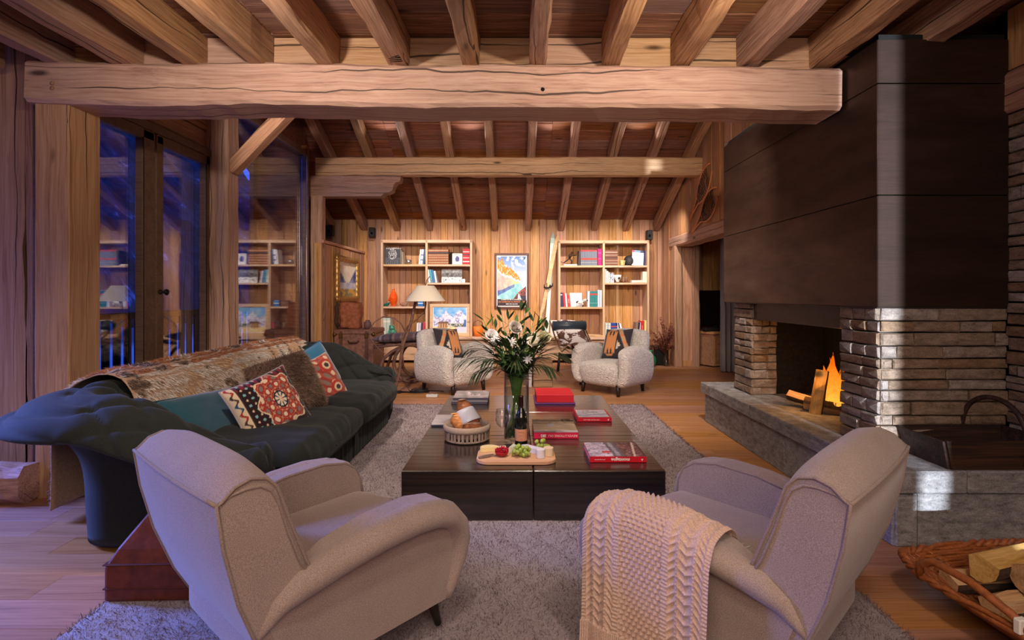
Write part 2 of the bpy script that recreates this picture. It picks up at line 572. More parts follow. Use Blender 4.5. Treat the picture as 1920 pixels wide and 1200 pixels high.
M['iron'] = plain('dark_iron', C(46, 40, 38), .5, .7, .2, 60)
M['white'] = plain('off_white', C(232, 228, 220), .6)
M['paper'] = plain('page_paper', C(228, 220, 206), .85, 0, .2, 300, .04)
M['print'] = vcol('printed_sheet', .45, .4)
M['printm'] = vcol('matt_print', .8, .2)
# ------------------------------------------------------------------ room shell
_bc = {}
def board_mesh(L, T, W, m, b=.004):
    k = (round(L, 2), round(T, 3), round(W, 3), m.name)
    if k not in _bc:
        _bc[k] = MB().cbox((0, 0, 0), (k[0], k[1], k[2]), b).mesh('board', m)
    return _bc[k]

def board(name, L, T, W, m, parent, loc, rot=(0, 0, 0), b=.004):
    o = bpy.data.objects.new(name, board_mesh(L, T, W, m, b))
    link(o, parent)
    o.location = loc
    o.rotation_euler = rot
    return o

def hewn_mb(L, W, H, ch=.016, jit=.004, step=.14, seed=1, wave=.006):
    rnd = random.Random(seed)
    n = max(2, int(L / step))
    prof = [(-W/2+ch, -H/2), (W/2-ch, -H/2), (W/2, -H/2+ch), (W/2, H/2-ch), (W/2-ch, H/2), (-W/2+ch, H/2), (-W/2, H/2-ch), (-W/2, -H/2+ch)]
    ph = rnd.uniform(0, 50)
    rings = []
    for i in range(n + 1):
        x = -L / 2 + L * i / n
        wy = wave * fbm(x * 1.3, ph); wz = wave * fbm(x * 1.3, ph + 9)
        rings.append([(x, y + wy + rnd.uniform(-jit, jit), z + wz + rnd.uniform(-jit, jit)) for y, z in prof])
    return MB().loft(rings, True, True, 0, False)

def hewn(name, L, W, H, m, loc, rot=(0, 0, 0), parent=None, seed=1, **k):
    return hewn_mb(L, W, H, seed=seed, **k).build(name, m, parent, loc, rot)

def struct(o, label=None):
    return tag(o, label, None, None, 'structure')

def slab(name, c, d, m, label=None):
    return struct(MB().cbox(c, d, .002).build(name, m), label)

VERT = (0, -PI / 2, 0)            # board standing upright, face towards -y
VERTX = (0, -PI / 2, PI / 2)      # board standing upright, face towards +-x
ALONGY = (0, 0, PI / 2)           # length along y

# floor: sub-floor and oak boards running across the room
floor = slab('floor', (0, 4, -.06), (10.5, 13.6, .08), M['dark'], 'oak plank floor of the whole living room')
rnd = random.Random(3)
y = -2.0
while y < 10.2:
    w = .19 if y < 6.5 else .19
    x = -5.0 + rnd.uniform(0, 1.6)
    xs = [-5.1]
    while x < 5.0:
        xs.append(x); x += rnd.choice((1.6, 2.0, 2.4))
    xs.append(5.1)
    if y < .7:
        xs = [-5.1, 0.3, 5.1]
    for a, b_ in zip(xs, xs[1:]):
        if b_ - a < .05: continue
        board('floor_plank', b_ - a - .002, w - .002, .022, M['floor'], floor, ((a + b_) / 2, y + w / 2, -.011), b=.001)
    y += w

# back wall
YB = 10.1
wb = slab('wall_back', (0.6, YB + .09, 1.6), (8.6, .08, 3.4), M['dark'], 'far end wall of upright pine boards behind the bookcases')
x = -3.7
while x < 2.80:
    w = rnd.choice((.11, .13, .15, .17, .19))
    board('wall_plank', 3.0, .03, w - .004, M['panel'], wb, (x + w / 2, YB + .033 + rnd.uniform(-.006, .004), 1.5), VERT)
    x += w

# right wall beyond the fireplace: pier by the corner, wall over the doorway, adjoining room
XR = 2.78
wr = slab('wall_right', (XR + .2, 9.72, 1.6), (.32, .84, 3.2), M['dark'], 'upright pine boards beside the doorway on the far right')
MB().cbox((XR + .2, 7.2, 2.95), (.32, 4.3, 1.55), .002).build('wall_core', M['dark'], wr)
y = 9.28
while y < 10.08:
    w = rnd.choice((.12, .15, .18))
    w = min(w, 10.1 - y)
    board('wall_plank', 3.0, .03, w - .004, M['panel'], wr, (XR + .02 + rnd.uniform(-.004, .004), y + w / 2, 1.5), VERTX)
    y += w
y = 5.1
while y < 9.27:
    w = rnd.choice((.14, .17, .2, .23))
    w = min(w, 9.29 - y)
    if w > .02:
        board('wall_plank', 2.6, .03, w - .004, M['panel'], wr, (XR + .02 + rnd.uniform(-.004, .004), y + w / 2, 3.42), VERTX)
    y += w
# doorway: lintel, front post, panelled jamb, rear post
dl = struct(hewn('trim_1', 2.75, .30, .19, M['post'], (XR + .13, 8.14, 2.155), (0, 0, PI/2), None, 21, ch=.03), 'rough pale timber lintel over the doorway on the far right')
for i, (x0, x1, d) in enumerate(((XR - .03, XR + .11, .16), (XR + .29, XR + .41, .16))):
    struct(hewn('trim_%d' % (i + 2), 2.08, d, x1 - x0, M['post'], ((x0 + x1) / 2, 9.22 + d / 2 - .05, 1.04), VERT, None, 31 + i, ch=.02),
           ('rough timber doorpost on the room side of the doorway', 'rough timber doorpost on the inner side of the doorway')[i])
jam = struct(board('door_1', 2.06, .04, .19, M['panel'], None, (XR + .2, 9.24, 1.03), VERT), 'flat pine jamb panel between the two doorposts')
board('door_rail', .10, .05, .185, M['panel'], jam, (-.98, -.006, 0), (0, 0, 0))
# adjoining room
ar = slab('wall_far_room', (4.2, 10.02, 1.4), (2.4, .06, 2.8), M['dark'], 'pine board wall of the small room seen through the doorway')
x = 3.12
while x < 5.0:
    w = rnd.choice((.16, .2, .24))
    board('wall_plank', 2.7, .03, w - .004, M['panel'], ar, (x + w / 2, 9.975, 1.35), VERT)
    x += w
slab('wall_side_room', (5.1, 8.2, 1.4), (.06, 4.0, 2.8), M['panel'], 'side wall of the small room beyond the doorway')
slab('ceiling_side_room', (4.05, 8.2, 2.72), (2.2, 4.0, .06), M['panel'], 'low ceiling of the small room beyond the doorway')
slab('wall_partition', (4.05, 6.2, 1.4), (2.2, .06, 2.8), M['panel'], 'near wall of the small room, hidden behind the fireplace')

# right wall by the camera: stone below, timber above (stones are added with the fireplace)
XN = 2.73
wn2 = slab('wall_right_near', (XN + .16, .5, 1.6), (.2, 5.2, 3.2), M['dark'], 'stone wall with timber above, right of the fireplace')
y = -2.0
while y < 2.95:
    w = min(.22, 2.97 - y)
    board('wall_plank', .34, .04, w - .004, M['panel'], wn2, (XN + .03, y + w / 2, 2.66), VERTX)
    y += w
hewn('wall_beam', 4.9, .12, .23, M['joist'], (XN + .03, .52, 2.36), ALONGY, wn2, 44)

# left: half-height partition at the far end with a cap, alcove behind it
XL = -2.85
hp = slab('wall_left_low', (XL - .07, 8.98, 1.0), (.1, 2.2, 2.0), M['dark'], 'half-height pine board partition on the far left, carrying the gilt painting')
y = 7.92
while y < 10.08:
    w = rnd.choice((.10, .13, .16))
    w = min(w, 10.1 - y)
    board('wall_plank', 2.0, .03, w - .004, M['panel'], hp, (XL - .015 + rnd.uniform(-.005, .003), y + w / 2, 1.0), VERTX)
    y += w
board('wall_end_board', 2.0, .11, .03, M['panel'], hp, (XL - .05, 7.86, 1.0), (0, -PI / 2, PI / 2))
board('wall_cap', 2.2, .14, .045, M['panel'], hp, (XL - .05, 9.0, 2.03), ALONGY)
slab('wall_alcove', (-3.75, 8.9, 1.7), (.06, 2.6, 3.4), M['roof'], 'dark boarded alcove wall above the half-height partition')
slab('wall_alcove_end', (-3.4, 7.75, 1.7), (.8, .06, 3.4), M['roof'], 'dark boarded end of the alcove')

# left wall near the camera: window bay (out of frame) and board wall with live edges beside the post
lw = slab('wall_left', (-3.85, 3.56, 1.5), (1.9, .08, 3.0), M['dark'], 'upright live-edge boards left of the big post')
def live_board(x0, x1, seed, tone):
    rnd_ = random.Random(seed); n = 26
    mb = MB(); rings = []
    for i in range(n + 1):
        z = 2.83 * i / n
        a = x0 + .012 * fbm(z * 1.1, seed) ; b_ = x1 + .03 * fbm(z * .9, seed + 5) + .008 * fbm(z * 5, seed)
        rings.append([(z, -.03, -a), (z, -.03, -b_), (z, .03, -b_ + .02), (z, .03, -a - .0)])
    return mb.loft(rings, True, True, 0, False).build('wall_plank', tone, lw, (0, 3.44, .02), VERT)
for i, (a, b_) in enumerate(((-4.75, -4.4), (-4.39, -4.05), (-4.04, -3.72), (-3.71, -3.37), (-3.36, -3.13))):
    live_board(a, b_, i + 3, M['post'])
live_board(-3.125, -2.975, 17, M['joist'])
slab('wall_left_bay', (-4.78, 3.48, 1.5), (.06, .24, 3.0), M['panel'], 'side wall of the window bay near the camera')
slab('wall_left_bay_top', (-4.78, 2.15, 2.72), (.06, 2.42, .4), M['panel'], 'wall above the glazed bay near the camera')
slab('wall_left_bay_end', (-4.78, -.55, 1.5), (.06, 3.0, 3.0), M['panel'], 'side wall left of the camera')
wq = slab('window_3', (-4.78, 2.155, 1.27), (.012, 2.4, 2.5), M['glass_pane'], 'glazed bay left of the camera, outside the frame')
for yy in (.97, 2.15, 3.33):
    MB().cbox((-4.78, yy, 1.27), (.07, .07, 2.5), .005).build('window_frame', M['frame'], wq)
# rear wall with a narrow tall window
slab('wall_rear_left', (-1.394, -2.05, 1.45), (6.808, .08, 2.9), M['panel'], 'rear wall behind the camera')
slab('wall_rear_right', (2.60, -2.05, 1.45), (1.02, .08, 2.9), M['panel'], 'rear wall right of the narrow window behind the camera')

# ------------------------------------------------------------------ flat joisted ceiling over the near half
cl = slab('ceiling', (-.8, .9, 2.93), (8.4, 5.6, .06), M['dark'], 'boarded ceiling over the near half of the room')
y = -2.0
while y < 3.5:
    w = rnd.choice((.16, .19, .22, .25))
    for a, b_ in ((-4.8, -1.5), (-1.5, 1.02), (1.02, 3.35)):
        board('ceiling_plank', b_ - a - .004, w - .006, .03, M['ceil'], cl, ((a + b_) / 2, y + w / 2, 2.872 + rnd.uniform(-.007, .004)), (rnd.uniform(-.02, .02), 0, 0), b=.005)
    y += w
JX = [-3.66, -3.23, -2.80, -2.38, -1.967, -1.555, -1.14, -.71, -.27, .145, .593, 1.02, 1.443, 1.89, 2.33]
JW = [.12, .12, .12, .14, .115, .115, .115, .12, .10, .10, .11, .11, .12, .12, .12]
places = ['at the far left', 'at the far left corner', 'above the left end of the main beam', 'third from the left', 'fourth from the left', 'fifth from the left',
          'sixth from the left', 'seventh, marked XVII', 'eighth, nearly straight ahead', 'ninth, nearly straight ahead', 'fifth from the fireplace', 'fourth from the fireplace',
          'third from the fireplace', 'second from the fireplace, ending at the hood', 'above the fireplace hood']
joists = []
for i, (x, w) in enumerate(zip(JX, JW)):
    L = 5.3 if x < 2.2 else 4.6
    yc = 3.32 - L / 2
    o = hewn('ceiling_joist', L, w, .215, M['joist'], (x - .02 * L / 2, yc, 2.742 + .01), (0, 0, PI / 2 - .02), None, 100 + i, jit=.005, ch=.014, wave=.010)
    struct(o, 'hewn ceiling joist over the near room, ' + places[i])
    joists.append(o)
# carved assembly mark on the seventh joist
mk = MB()
for dx, a in ((-.032, .35), (-.012, 0), (.012, 0), (.035, 0)):
    for s_ in ((1, -1) if a else (1,)):
        mk.cbox((0, 0, 0), (.075, .008, .003), .0005, 0, Matrix.Translation((2.49 + dx, -.005, -.1095)) @ Matrix.Rotation(PI / 2 * .92 + a * s_, 4, 'Z'))
mk.build('carved_mark', M['dark'], joists[7])
# blocking boards between the joists, above the main beam
for i, (a, b_) in enumerate(zip(JX[2:], JX[3:])):
    if a > 1.6: continue
    board('ceiling_blocking', b_ - a - .09, .03, .21, M['beam'], cl, ((a + b_) / 2, 3.345, 2.745), (0, 0, 0))

# main beam and its posts
mb_ = struct(hewn('beam_1', 4.94, .30, .255, M['beam'], (-.49, 3.37, 2.512), (0, .008, 0), None, 11, jit=.004, ch=.02, wave=.012, step=.1), 'massive pale hewn main beam spanning the room under the joists')
MB().lathe([(.012, -.03), (.012, .0)], 8, M=Matrix.Rotation(PI/2, 4, 'X')).build('knot_hole', M['dark'], mb_, (.66, -.147, -.02))
for dz in (.02, -.01):
    MB().lathe([(.011, 0), (.011, .006), (.004, .009)], 10, M=Matrix.Rotation(PI/2, 4, 'X')).build('wooden_peg', M['joist'], mb_, (-2.30, -.151, dz - .03))
pg = struct(hewn('post_near', 2.43, .25, .21, M['post'], (-2.835, 3.39, 1.215), VERT, None, 12, jit=.002, ch=.006, wave=.003), 'big square timber post under the left end of the main beam')
# far tie beam with corbel beam and post
tb = struct(hewn('beam_2', 5.75, .18, .27, M['beam'], (-.08, 7.99, 3.145), (0, 0, 0), None, 13, jit=.004, ch=.016, wave=.012), 'far tie beam crossing the room beneath the sloping roof')
corb = MB()
cp = [(-1.35, -.155), (.08, -.15), (.12, -.11), (.2, -.09), (.25, -.06), (.27, .02), (.3, .06), (.36, .07), (.38, .15), (-1.35, .155)]
corb.prism(cp, 1, -.095, .095)
struct(corb.build('beam_3', M['joist'], None, (-2.06, 7.99, 2.845)), 'short corbel beam with carved end under the far tie beam')
struct(hewn('post_far', 2.70, .16, .17, M['post'], (-2.935, 7.96, 1.35), VERT, None, 15, jit=.003, ch=.012), 'timber post under the corbel beam beside the partition')
# post between the doors and the fixed glazing, with a brace
struct(hewn('post_middle', 4.2, .24, .28, M['post'], (-2.945, 5.32, 2.1), VERT, None, 16, jit=.004, ch=.022), 'rounded timber post between the glazed doors and the fixed window')
br = hewn('post_brace', .95, .16, .12, M['joist'], (-2.50, 5.33, 2.83), (0, -R(46), 0), None, 17, jit=.004)
struct(br, 'diagonal timber brace rising from the middle post')
struct(hewn('beam_4', 1.1, .2, .22, M['joist'], (-2.4, 5.33, 3.25), (0, 0, 0), None, 18), 'short beam carried by the diagonal brace')

# ------------------------------------------------------------------ sloping roof over the far half
SL = .44
def roof_z(y): return 2.435 + SL * (YB - y)
ang = math.atan(SL)
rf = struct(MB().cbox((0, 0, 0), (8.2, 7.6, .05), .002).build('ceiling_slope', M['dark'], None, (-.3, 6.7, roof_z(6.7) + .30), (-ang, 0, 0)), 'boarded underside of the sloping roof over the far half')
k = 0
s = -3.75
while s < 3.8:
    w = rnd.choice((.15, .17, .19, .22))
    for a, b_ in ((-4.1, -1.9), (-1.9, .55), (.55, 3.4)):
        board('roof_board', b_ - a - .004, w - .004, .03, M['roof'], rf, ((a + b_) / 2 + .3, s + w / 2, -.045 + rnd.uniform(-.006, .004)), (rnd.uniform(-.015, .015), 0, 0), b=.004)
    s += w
RX = [-3.46, -2.84, -2.22, -1.60, -.98, -.37, .25, .87, 1.50, 2.10, 2.68]
for i, x in enumerate(RX):
    L = 6.9
    yc = 6.95
    o = hewn('roof_rafter', L, .12, .17, M['joist'], (x, yc, roof_z(yc) + .095), (0, ang, PI / 2), None, 200 + i, jit=.004, ch=.012, wave=.008)
    struct(o, 'hewn rafter under the sloping roof, ' + ['first', 'second', 'third', 'fourth', 'fifth', 'sixth', 'seventh', 'eighth', 'ninth', 'tenth', 'eleventh'][i] + ' from the left')
# closing wall above the main beam (front of the loft), left and right gable sides
slab('wall_loft', (0, 3.55, 4.2), (7.6, .06, 2.6), M['panel'], 'boarded front of the loft above the main beam')
slab('wall_right_behind', (3.0, 4.2, 1.6), (.06, 2.6, 3.2), M['dark'], 'dark wall hidden behind the fireplace hood')
slab('wall_gable_right', (3.0, 5.6, 3.9), (.06, 4.3, 2.6), M['panel'], 'gable side wall above the fireplace')
lb = slab('wall_left_upper', (-3.12, 4.4, 3.5), (.06, 1.9, 1.6), M['dark'], 'horizontal timber boards above the glazed doors')
for i in range(6):
    board('wall_plank', 1.95, .06, .16, M['joist'], lb, (-3.04 + .012 * (i % 2), 4.35, 2.76 + .165 * i), ALONGY, b=.01)
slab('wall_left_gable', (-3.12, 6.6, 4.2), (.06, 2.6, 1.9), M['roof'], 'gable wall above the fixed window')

# ------------------------------------------------------------------ glazed doors and fixed window on the left
XG = -3.04
def pane(name, y0, y1, z0, z1, parent):
    return MB().cbox((XG, (y0 + y1) / 2, (z0 + z1) / 2), (.012, y1 - y0, z1 - z0), .001).build(name, M['glass_pane'], parent)
win = struct(MB().cbox((XG + .02, 4.4, 2.62), (.12, 1.95, .07), .008).build('window_1', M['frame']), 'pair of tall glazed doors with brown frames on the left')
for nm, y0, y1 in (('frame_post', 3.40, 3.60), ('frame_post', 5.24, 5.34)):
    MB().cbox((XG + .02, (y0 + y1) / 2, 1.3), (.12, y1 - y0, 2.6), .008).build(nm, M['frame'], win)
for k, (y0, y1) in enumerate(((3.62, 4.42), (4.425, 5.23))):
    leaf = MB()
    s0, s1 = (.11, .15) if k == 0 else (.10, .09)
    leaf.cbox((XG + .03, y0 + s0 / 2, 1.3), (.07, s0, 2.56), .01)
    leaf.cbox((XG + .03, y1 - s1 / 2, 1.3), (.07, s1, 2.56), .01)
    leaf.cbox((XG + .03, (y0 + y1) / 2, 2.545), (.07, y1 - y0 - .02, .09), .01)
    leaf.cbox((XG + .03, (y0 + y1) / 2, .10), (.07, y1 - y0 - .02, .14), .01)
    lf = leaf.build('door_leaf', M['frame'], win)
    pane('pane', y0 + s0 - .01, y1 - s1 + .01, .16, 2.51, lf)
    sl = MB()
    sl.cbox((XG + .066, y1 - s1 + .006, 1.33), (.004, .012, 2.36), .001).build('seal', M['black'], lf)
hd = MB()
hd.lathe([(.02, 0), (.02, .008), (.008, .012), (.008, .035), (.024, .045), (.028, .058), (.018, .068)], 14, M=Matrix.Rotation(PI/2, 4, 'Y'))
hd.build('door_handle', M['iron'], win, (XG + .065, 4.475, 1.265))
win2 = struct(MB().cbox((XG, 6.5, 3.27), (.09, 2.3, .08), .006).build('window_2', M['frame']), 'tall fixed window between the two timber posts on the left')
pane('pane', 5.42, 7.62, .06, 3.25, win2)
MB().cbox((XG, 6.5, .03), (.09, 2.3, .06), .006).build('frame_rail', M['frame'], win2)
MB().cbox((XG + .01, 7.70, 1.65), (.08, .13, 3.2), .006).build('frame_post', M['frame'], win2)
MB().cbox((XG + .056, 7.66, 1.65), (.012, .03, 3.2), .003).build('steel_strip', M['chrome'], win2)

# ------------------------------------------------------------------ outside: snowy terrace, railing, wooded slope
M['snow'] = plain('snow', C(225, 230, 240), .9, 0, .6, 4, .04)
M['forest'] = plain('dark_conifer', C(20, 24, 28), 1.0, 0, 0, 3, .4, 0.0)
def snow_pt(u, v):
    x = -3.2 - 14 * u; yy = -6 + 26 * v
    return (x, yy, -.12 + .10 * fbm(x, yy, 1, .9) + max(0, u - .2) * 1.2)
gs = MB().grid(snow_pt, 40, 60).build('terrain', M['snow'])
tag(gs, 'blue dusk snow on the terrace outside the windows', None, None, 'structure')
rl = thing('terrace_railing', 'dark wooden balustrade on the snowy terrace outside the glazed doors', 'railing', (-4.7, 6.2, 0))
MB().cbox((0, 0, .98), (.09, 7.0, .08), .008).build('handrail', M['forest'], rl)
MB().cbox((0, 0, .18), (.06, 7.0, .06), .008).build('bottom_rail', M['forest'], rl)
bm_ = MB().cbox((0, 0, .58), (.035, .10, .78), .006).mesh('baluster', M['forest'])
for i in range(40):
    o = bpy.data.objects.new('baluster', bm_); link(o, rl); o.location = (0, -3.4 + i * .175, 0)
def hill(u, v):
    x = -8.5 - 16 * u; yy = 3.4 + 26 * v
    return (x, yy, .6 + 15 * u ** .8 + .5 * fbm(x, yy, 2, .8))
m, nt, out = new_mat('snowy_forest_slope')
tc = nd(nt, 'TexCoord').outputs['Object']
nz = nd(nt, 'TexNoise', {'Vector': vmul(nt, tc, (1, 1, .45)), 'Scale': 1.1, 'Detail': 6.0, 'Roughness': .7}).outputs[0]
bsdf(nt, out, color=ramp(nt, nz, [(.45, C(12, 16, 22)), (.62, C(60, 66, 80)), (.72, C(170, 180, 200))]), rough=.95)
tag(MB().grid(hill, 50, 60).build('hill', m), 'dark wooded hillside with snow patches beyond the terrace', None, None, 'structure')

# sill log lying at the foot of the left wall
tl = hewn('timber_log', 1.5, .20, .21, M['joist'], (-3.66, 3.22, .105), (0, 0, 0), None, 77, jit=.014, ch=.05, wave=.03, step=.07)
tag(tl, 'weathered split timber log lying at the foot of the left wall', 'log')
# ------------------------------------------------------------------ fireplace
def stone_mat(name, a, b, c):
    m, nt, out = new_mat(name)
    tc = nd(nt, 'TexCoord').outputs['Object']
    rnd_ = nd(nt, 'ObjectInfo').outputs['Random']
    o3 = mth(nt, 'MULTIPLY', rnd_, 40.0)
    p = vadd(nt, tc, nd(nt, 'CombineXYZ', {'X': o3, 'Y': o3, 'Z': o3}).outputs[0])
    n1 = nd(nt, 'TexNoise', {'Vector': vmul(nt, p, (1, 1, 2.4)), 'Scale': 14.0, 'Detail': 6.0, 'Roughness': .7}).outputs[0]
    n2 = nd(nt, 'TexNoise', {'Vector': p, 'Scale': 150.0, 'Detail': 3.0}).outputs[0]
    big = nd(nt, 'TexNoise', {'Vector': p, 'Scale': 3.0, 'Detail': 2.0}).outputs[0]
    f = mth(nt, 'ADD', mth(nt, 'MULTIPLY', n1, .7), mth(nt, 'MULTIPLY', n2, .3))
    r2 = nd(nt, 'TexWhiteNoise', {'W': mth(nt, 'MULTIPLY', rnd_, 331.0)}, noise_dimensions='1D').outputs[0]
    base = ramp(nt, mth(nt, 'ADD', mth(nt, 'MULTIPLY', r2, .75), mth(nt, 'MULTIPLY', big, .25)), [(.15, a), (.5, b), (.85, c)])
    col = mixc(nt, 1.0, base, ramp(nt, f, [(.3, C(120, 115, 110)), (.7, C(255, 252, 246))]), 'MULTIPLY')
    bsdf(nt, out, color=col, rough=.85, normal=bumpn(nt, f, .9, .012), spec=.25)
    return m
M['stone'] = stone_mat('split_schist', C(166, 136, 108), C(176, 156, 140), C(196, 184, 178))
M['granite'] = stone_mat('flamed_granite', C(176, 174, 176), C(182, 180, 182), C(188, 186, 188))
m, nt, out = new_mat('patinated_steel')
tc = nd(nt, 'TexCoord').outputs['Object']
n1 = nd(nt, 'TexNoise', {'Vector': vmul(nt, tc, (1.2, 1.2, 5)), 'Scale': 1.4, 'Detail': 5.0, 'Roughness': .6}).outputs[0]
n2 = nd(nt, 'TexNoise', {'Vector': vmul(nt, tc, (4, 4, 90)), 'Scale': 2.0, 'Detail': 3.0}).outputs[0]
col = ramp(nt, mth(nt, 'ADD', mth(nt, 'MULTIPLY', n1, .8), mth(nt, 'MULTIPLY', n2, .2)), [(.3, C(52, 38, 32)), (.7, C(88, 67, 58))])
bsdf(nt, out, color=col, rough=rng(nt, n1, .3, .7, .46, .34), metal=.75, normal=bumpn(nt, n2, .05, .002))
M['steel'] = m
M['soot'] = plain('sooty_firebrick', C(34, 28, 26), .9, 0, .3, 30, .4)
M['steel_dark'] = plain('dark_steel_lintel', C(70, 58, 54), .5, .5, .1, 40, .15)

fp = thing('fireplace', 'big stone fireplace with a dark steel hood and raised granite hearth', 'fireplace', (2.0, 4.0, 0))
FPM = Matrix.Translation((-2.0, -4.0, 0))

def courses(z0, z1, seed):
    r_ = random.Random(seed); zs = [z0]
    while zs[-1] < z1 - .05:
        zs.append(zs[-1] + r_.choice((.055, .062, .068, .075)))
    k_ = (z1 - z0) / (zs[-1] - z0)
    return [z0 + (z - z0) * k_ for z in zs]

def stones(zs, p0, ux, n, width, seed, parent, P=Matrix.Identity(4), lens=(.12, .18, .26, .34, .45), depth=.14, extra=None):
    """walling stones: p0 lower left corner, ux along the face, n outward"""
    r_ = random.Random(seed)
    ux = Vector(ux); n = Vector(n); p0 = Vector(p0)
    for ci, (za, zb) in enumerate(zip(zs, zs[1:])):
        x = -r_.uniform(0, .1) if width > .5 else 0
        while x < width - .01:
            l = r_.choice(lens)
            if width <= .5: l = min(l, width * r_.choice((.35, .6, 1)))
            x1 = min(x + l, width)
            if width - x1 < .06: x1 = width
            xa = max(x, 0)
            sub = [(za, zb)] if r_.random() > .035 else [(za, (za + zb) / 2), ((za + zb) / 2, zb)]
            for (a, b_) in sub:
                g = .0035
                w2 = (x1 - xa) / 2 - g; h2 = (b_ - a) / 2 - g
                j = lambda s_=.004: r_.uniform(-s_, s_)
                pr = r_.uniform(.0, .016)
                V = []
                for (dep, ins) in ((-depth, 0), (pr - .008, 0), (pr, .006)):
                    for (sx, sz) in ((-1, -1), (1, -1), (1, 1), (-1, 1)):
                        V.append((sx * (w2 - ins) + (j() if dep > -.1 else 0), -(dep + j(.003)), sz * (h2 - ins) + (j(.003) if dep > -.1 else 0)))
                F = [(3, 2, 1, 0)]
                for lay in (0, 1):
                    for q in range(4):
                        F.append((lay * 4 + q, lay * 4 + (q + 1) % 4, lay * 4 + 4 + (q + 1) % 4, lay * 4 + 4 + q))
                V.append((j(.02), -(pr + r_.uniform(0, .006)), j(.01)))
                for q in range(4):
                    F.append((8 + q, 8 + (q + 1) % 4, 12))
                o = MB().add(V, F).build('stone', M['stone'], parent)
                c = p0 + ux * ((xa + x1) / 2) + Vector((0, 0, (a + b_) / 2))
                o.matrix_local = P @ Matrix.Translation(c) @ Matrix(((ux.x, -n.x, 0, 0), (ux.y, -n.y, 0, 0), (0, 0, 1, 0), (0, 0, 0, 1)))
            x = x1
ZH = .38
zc = courses(ZH, 1.175, 5)
# near pier: left face and front face
stones(zc, (2.025, 3.31, 0), (0, -1, 0), (-1, 0, 0), .345, 61, fp, FPM)
stones(zc, (2.03, 2.965, 0), (1, 0, 0), (0, -1, 0), .71, 62, fp, FPM)
MB().cbox((2.40, 3.15, .78), (.66, .30, .78), .002, 0, FPM).build('pier_core', M['dark'], fp)
# far pier
zc2 = courses(ZH, 1.175, 8)
stones(zc2, (2.045, 4.95, 0), (0, -1, 0), (-1, 0, 0), .36, 63, fp, FPM)
stones(zc2, (2.05, 4.595, 0), (1, 0, 0), (0, -1, 0), .21, 64, fp, FPM)
MB().cbox((2.17, 4.78, .78), (.2, .30, .78), .002, 0, FPM).build('pier_core', M['dark'], fp)
# firebox
fb = MB()
fb.cbox((2.70, 4.0, .78), (.04, 1.9, .80), .002, 0, FPM)
fb.cbox((2.48, 4.74, .78), (.42, .2, .80), .002, 0, FPM)
fb.cbox((2.42, 4.0, 1.16), (.6, 1.3, .03), .002, 0, FPM)
fb.build('firebox', M['soot'], fp)
fl = MB().cbox((2.07, 3.96, 1.105), (.025, 1.30, .15), .002, 0, FPM)
fl.cbox((2.10, 3.96, 1.035), (.08, 1.30, .012), .002, 0, FPM)
fl.build('lintel', M['steel_dark'], fp)
# hood: steel sheets on a core
MB().cbox((2.37, 4.0, 1.95), (.70, 2.08, 1.48), .002, 0, FPM).build('hood_core', M['dark'], fp)
zs = [1.174, 1.794, 2.41, 2.655]
for a, b_ in zip(zs, zs[1:]):
    MB().cbox((2.003, 4.02, (a + b_) / 2), (.006, 2.155, b_ - a - .005), .0015, 0, FPM).build('hood_panel', M['steel'], fp)
    MB().cbox((2.363, 2.943, (a + b_) / 2), (.722, .006, b_ - a - .005), .0015, 0, FPM).build('hood_panel', M['steel'], fp)
MB().cbox((2.36, 4.02, 1.172), (.72, 2.15, .006), .001, 0, FPM).build('hood_soffit', M['steel_dark'], fp)
MB().cbox((2.36, 5.10, 1.95), (.72, .006, 1.5), .001, 0, FPM).build('hood_panel', M['steel'], fp)
# hearth: granite slabs over blocks
def slabs(cuts_y, x0, x1, z0, z1, ov=0, nm='hearth_slab', along='y'):
    for a, b_ in zip(cuts_y, cuts_y[1:]):
        if along == 'y':
            MB().cbox(((x0 + x1) / 2, (a + b_) / 2, (z0 + z1) / 2), (x1 - x0, b_ - a - .003, z1 - z0), .006, 0, FPM).build(nm, M['granite'], fp)
        else:
            MB().cbox(((a + b_) / 2, (x0 + x1) / 2, (z0 + z1) / 2), (b_ - a - .003, x1 - x0, z1 - z0), .006, 0, FPM).build(nm, M['granite'], fp)
slabs([2.98, 4.2, 5.28], 1.84, 2.72, .28, ZH)
slabs([1.86, 2.22, 2.72], 2.61, 2.978, .27, ZH, along='x')
slabs([2.64, 3.7, 5.24], 1.87, 2.7, 0, .276, nm='hearth_block')
slabs([1.88, 1.99, 2.72], 2.63, 2.98, 0, .266, nm='hearth_block', along='x')
# stone wall to the right of the fireplace
zr = courses(.0, 2.24, 9)
stones(zr, (XN, 2.955, 0), (0, -1, 0), (-1, 0, 0), 1.3, 65, wn2)

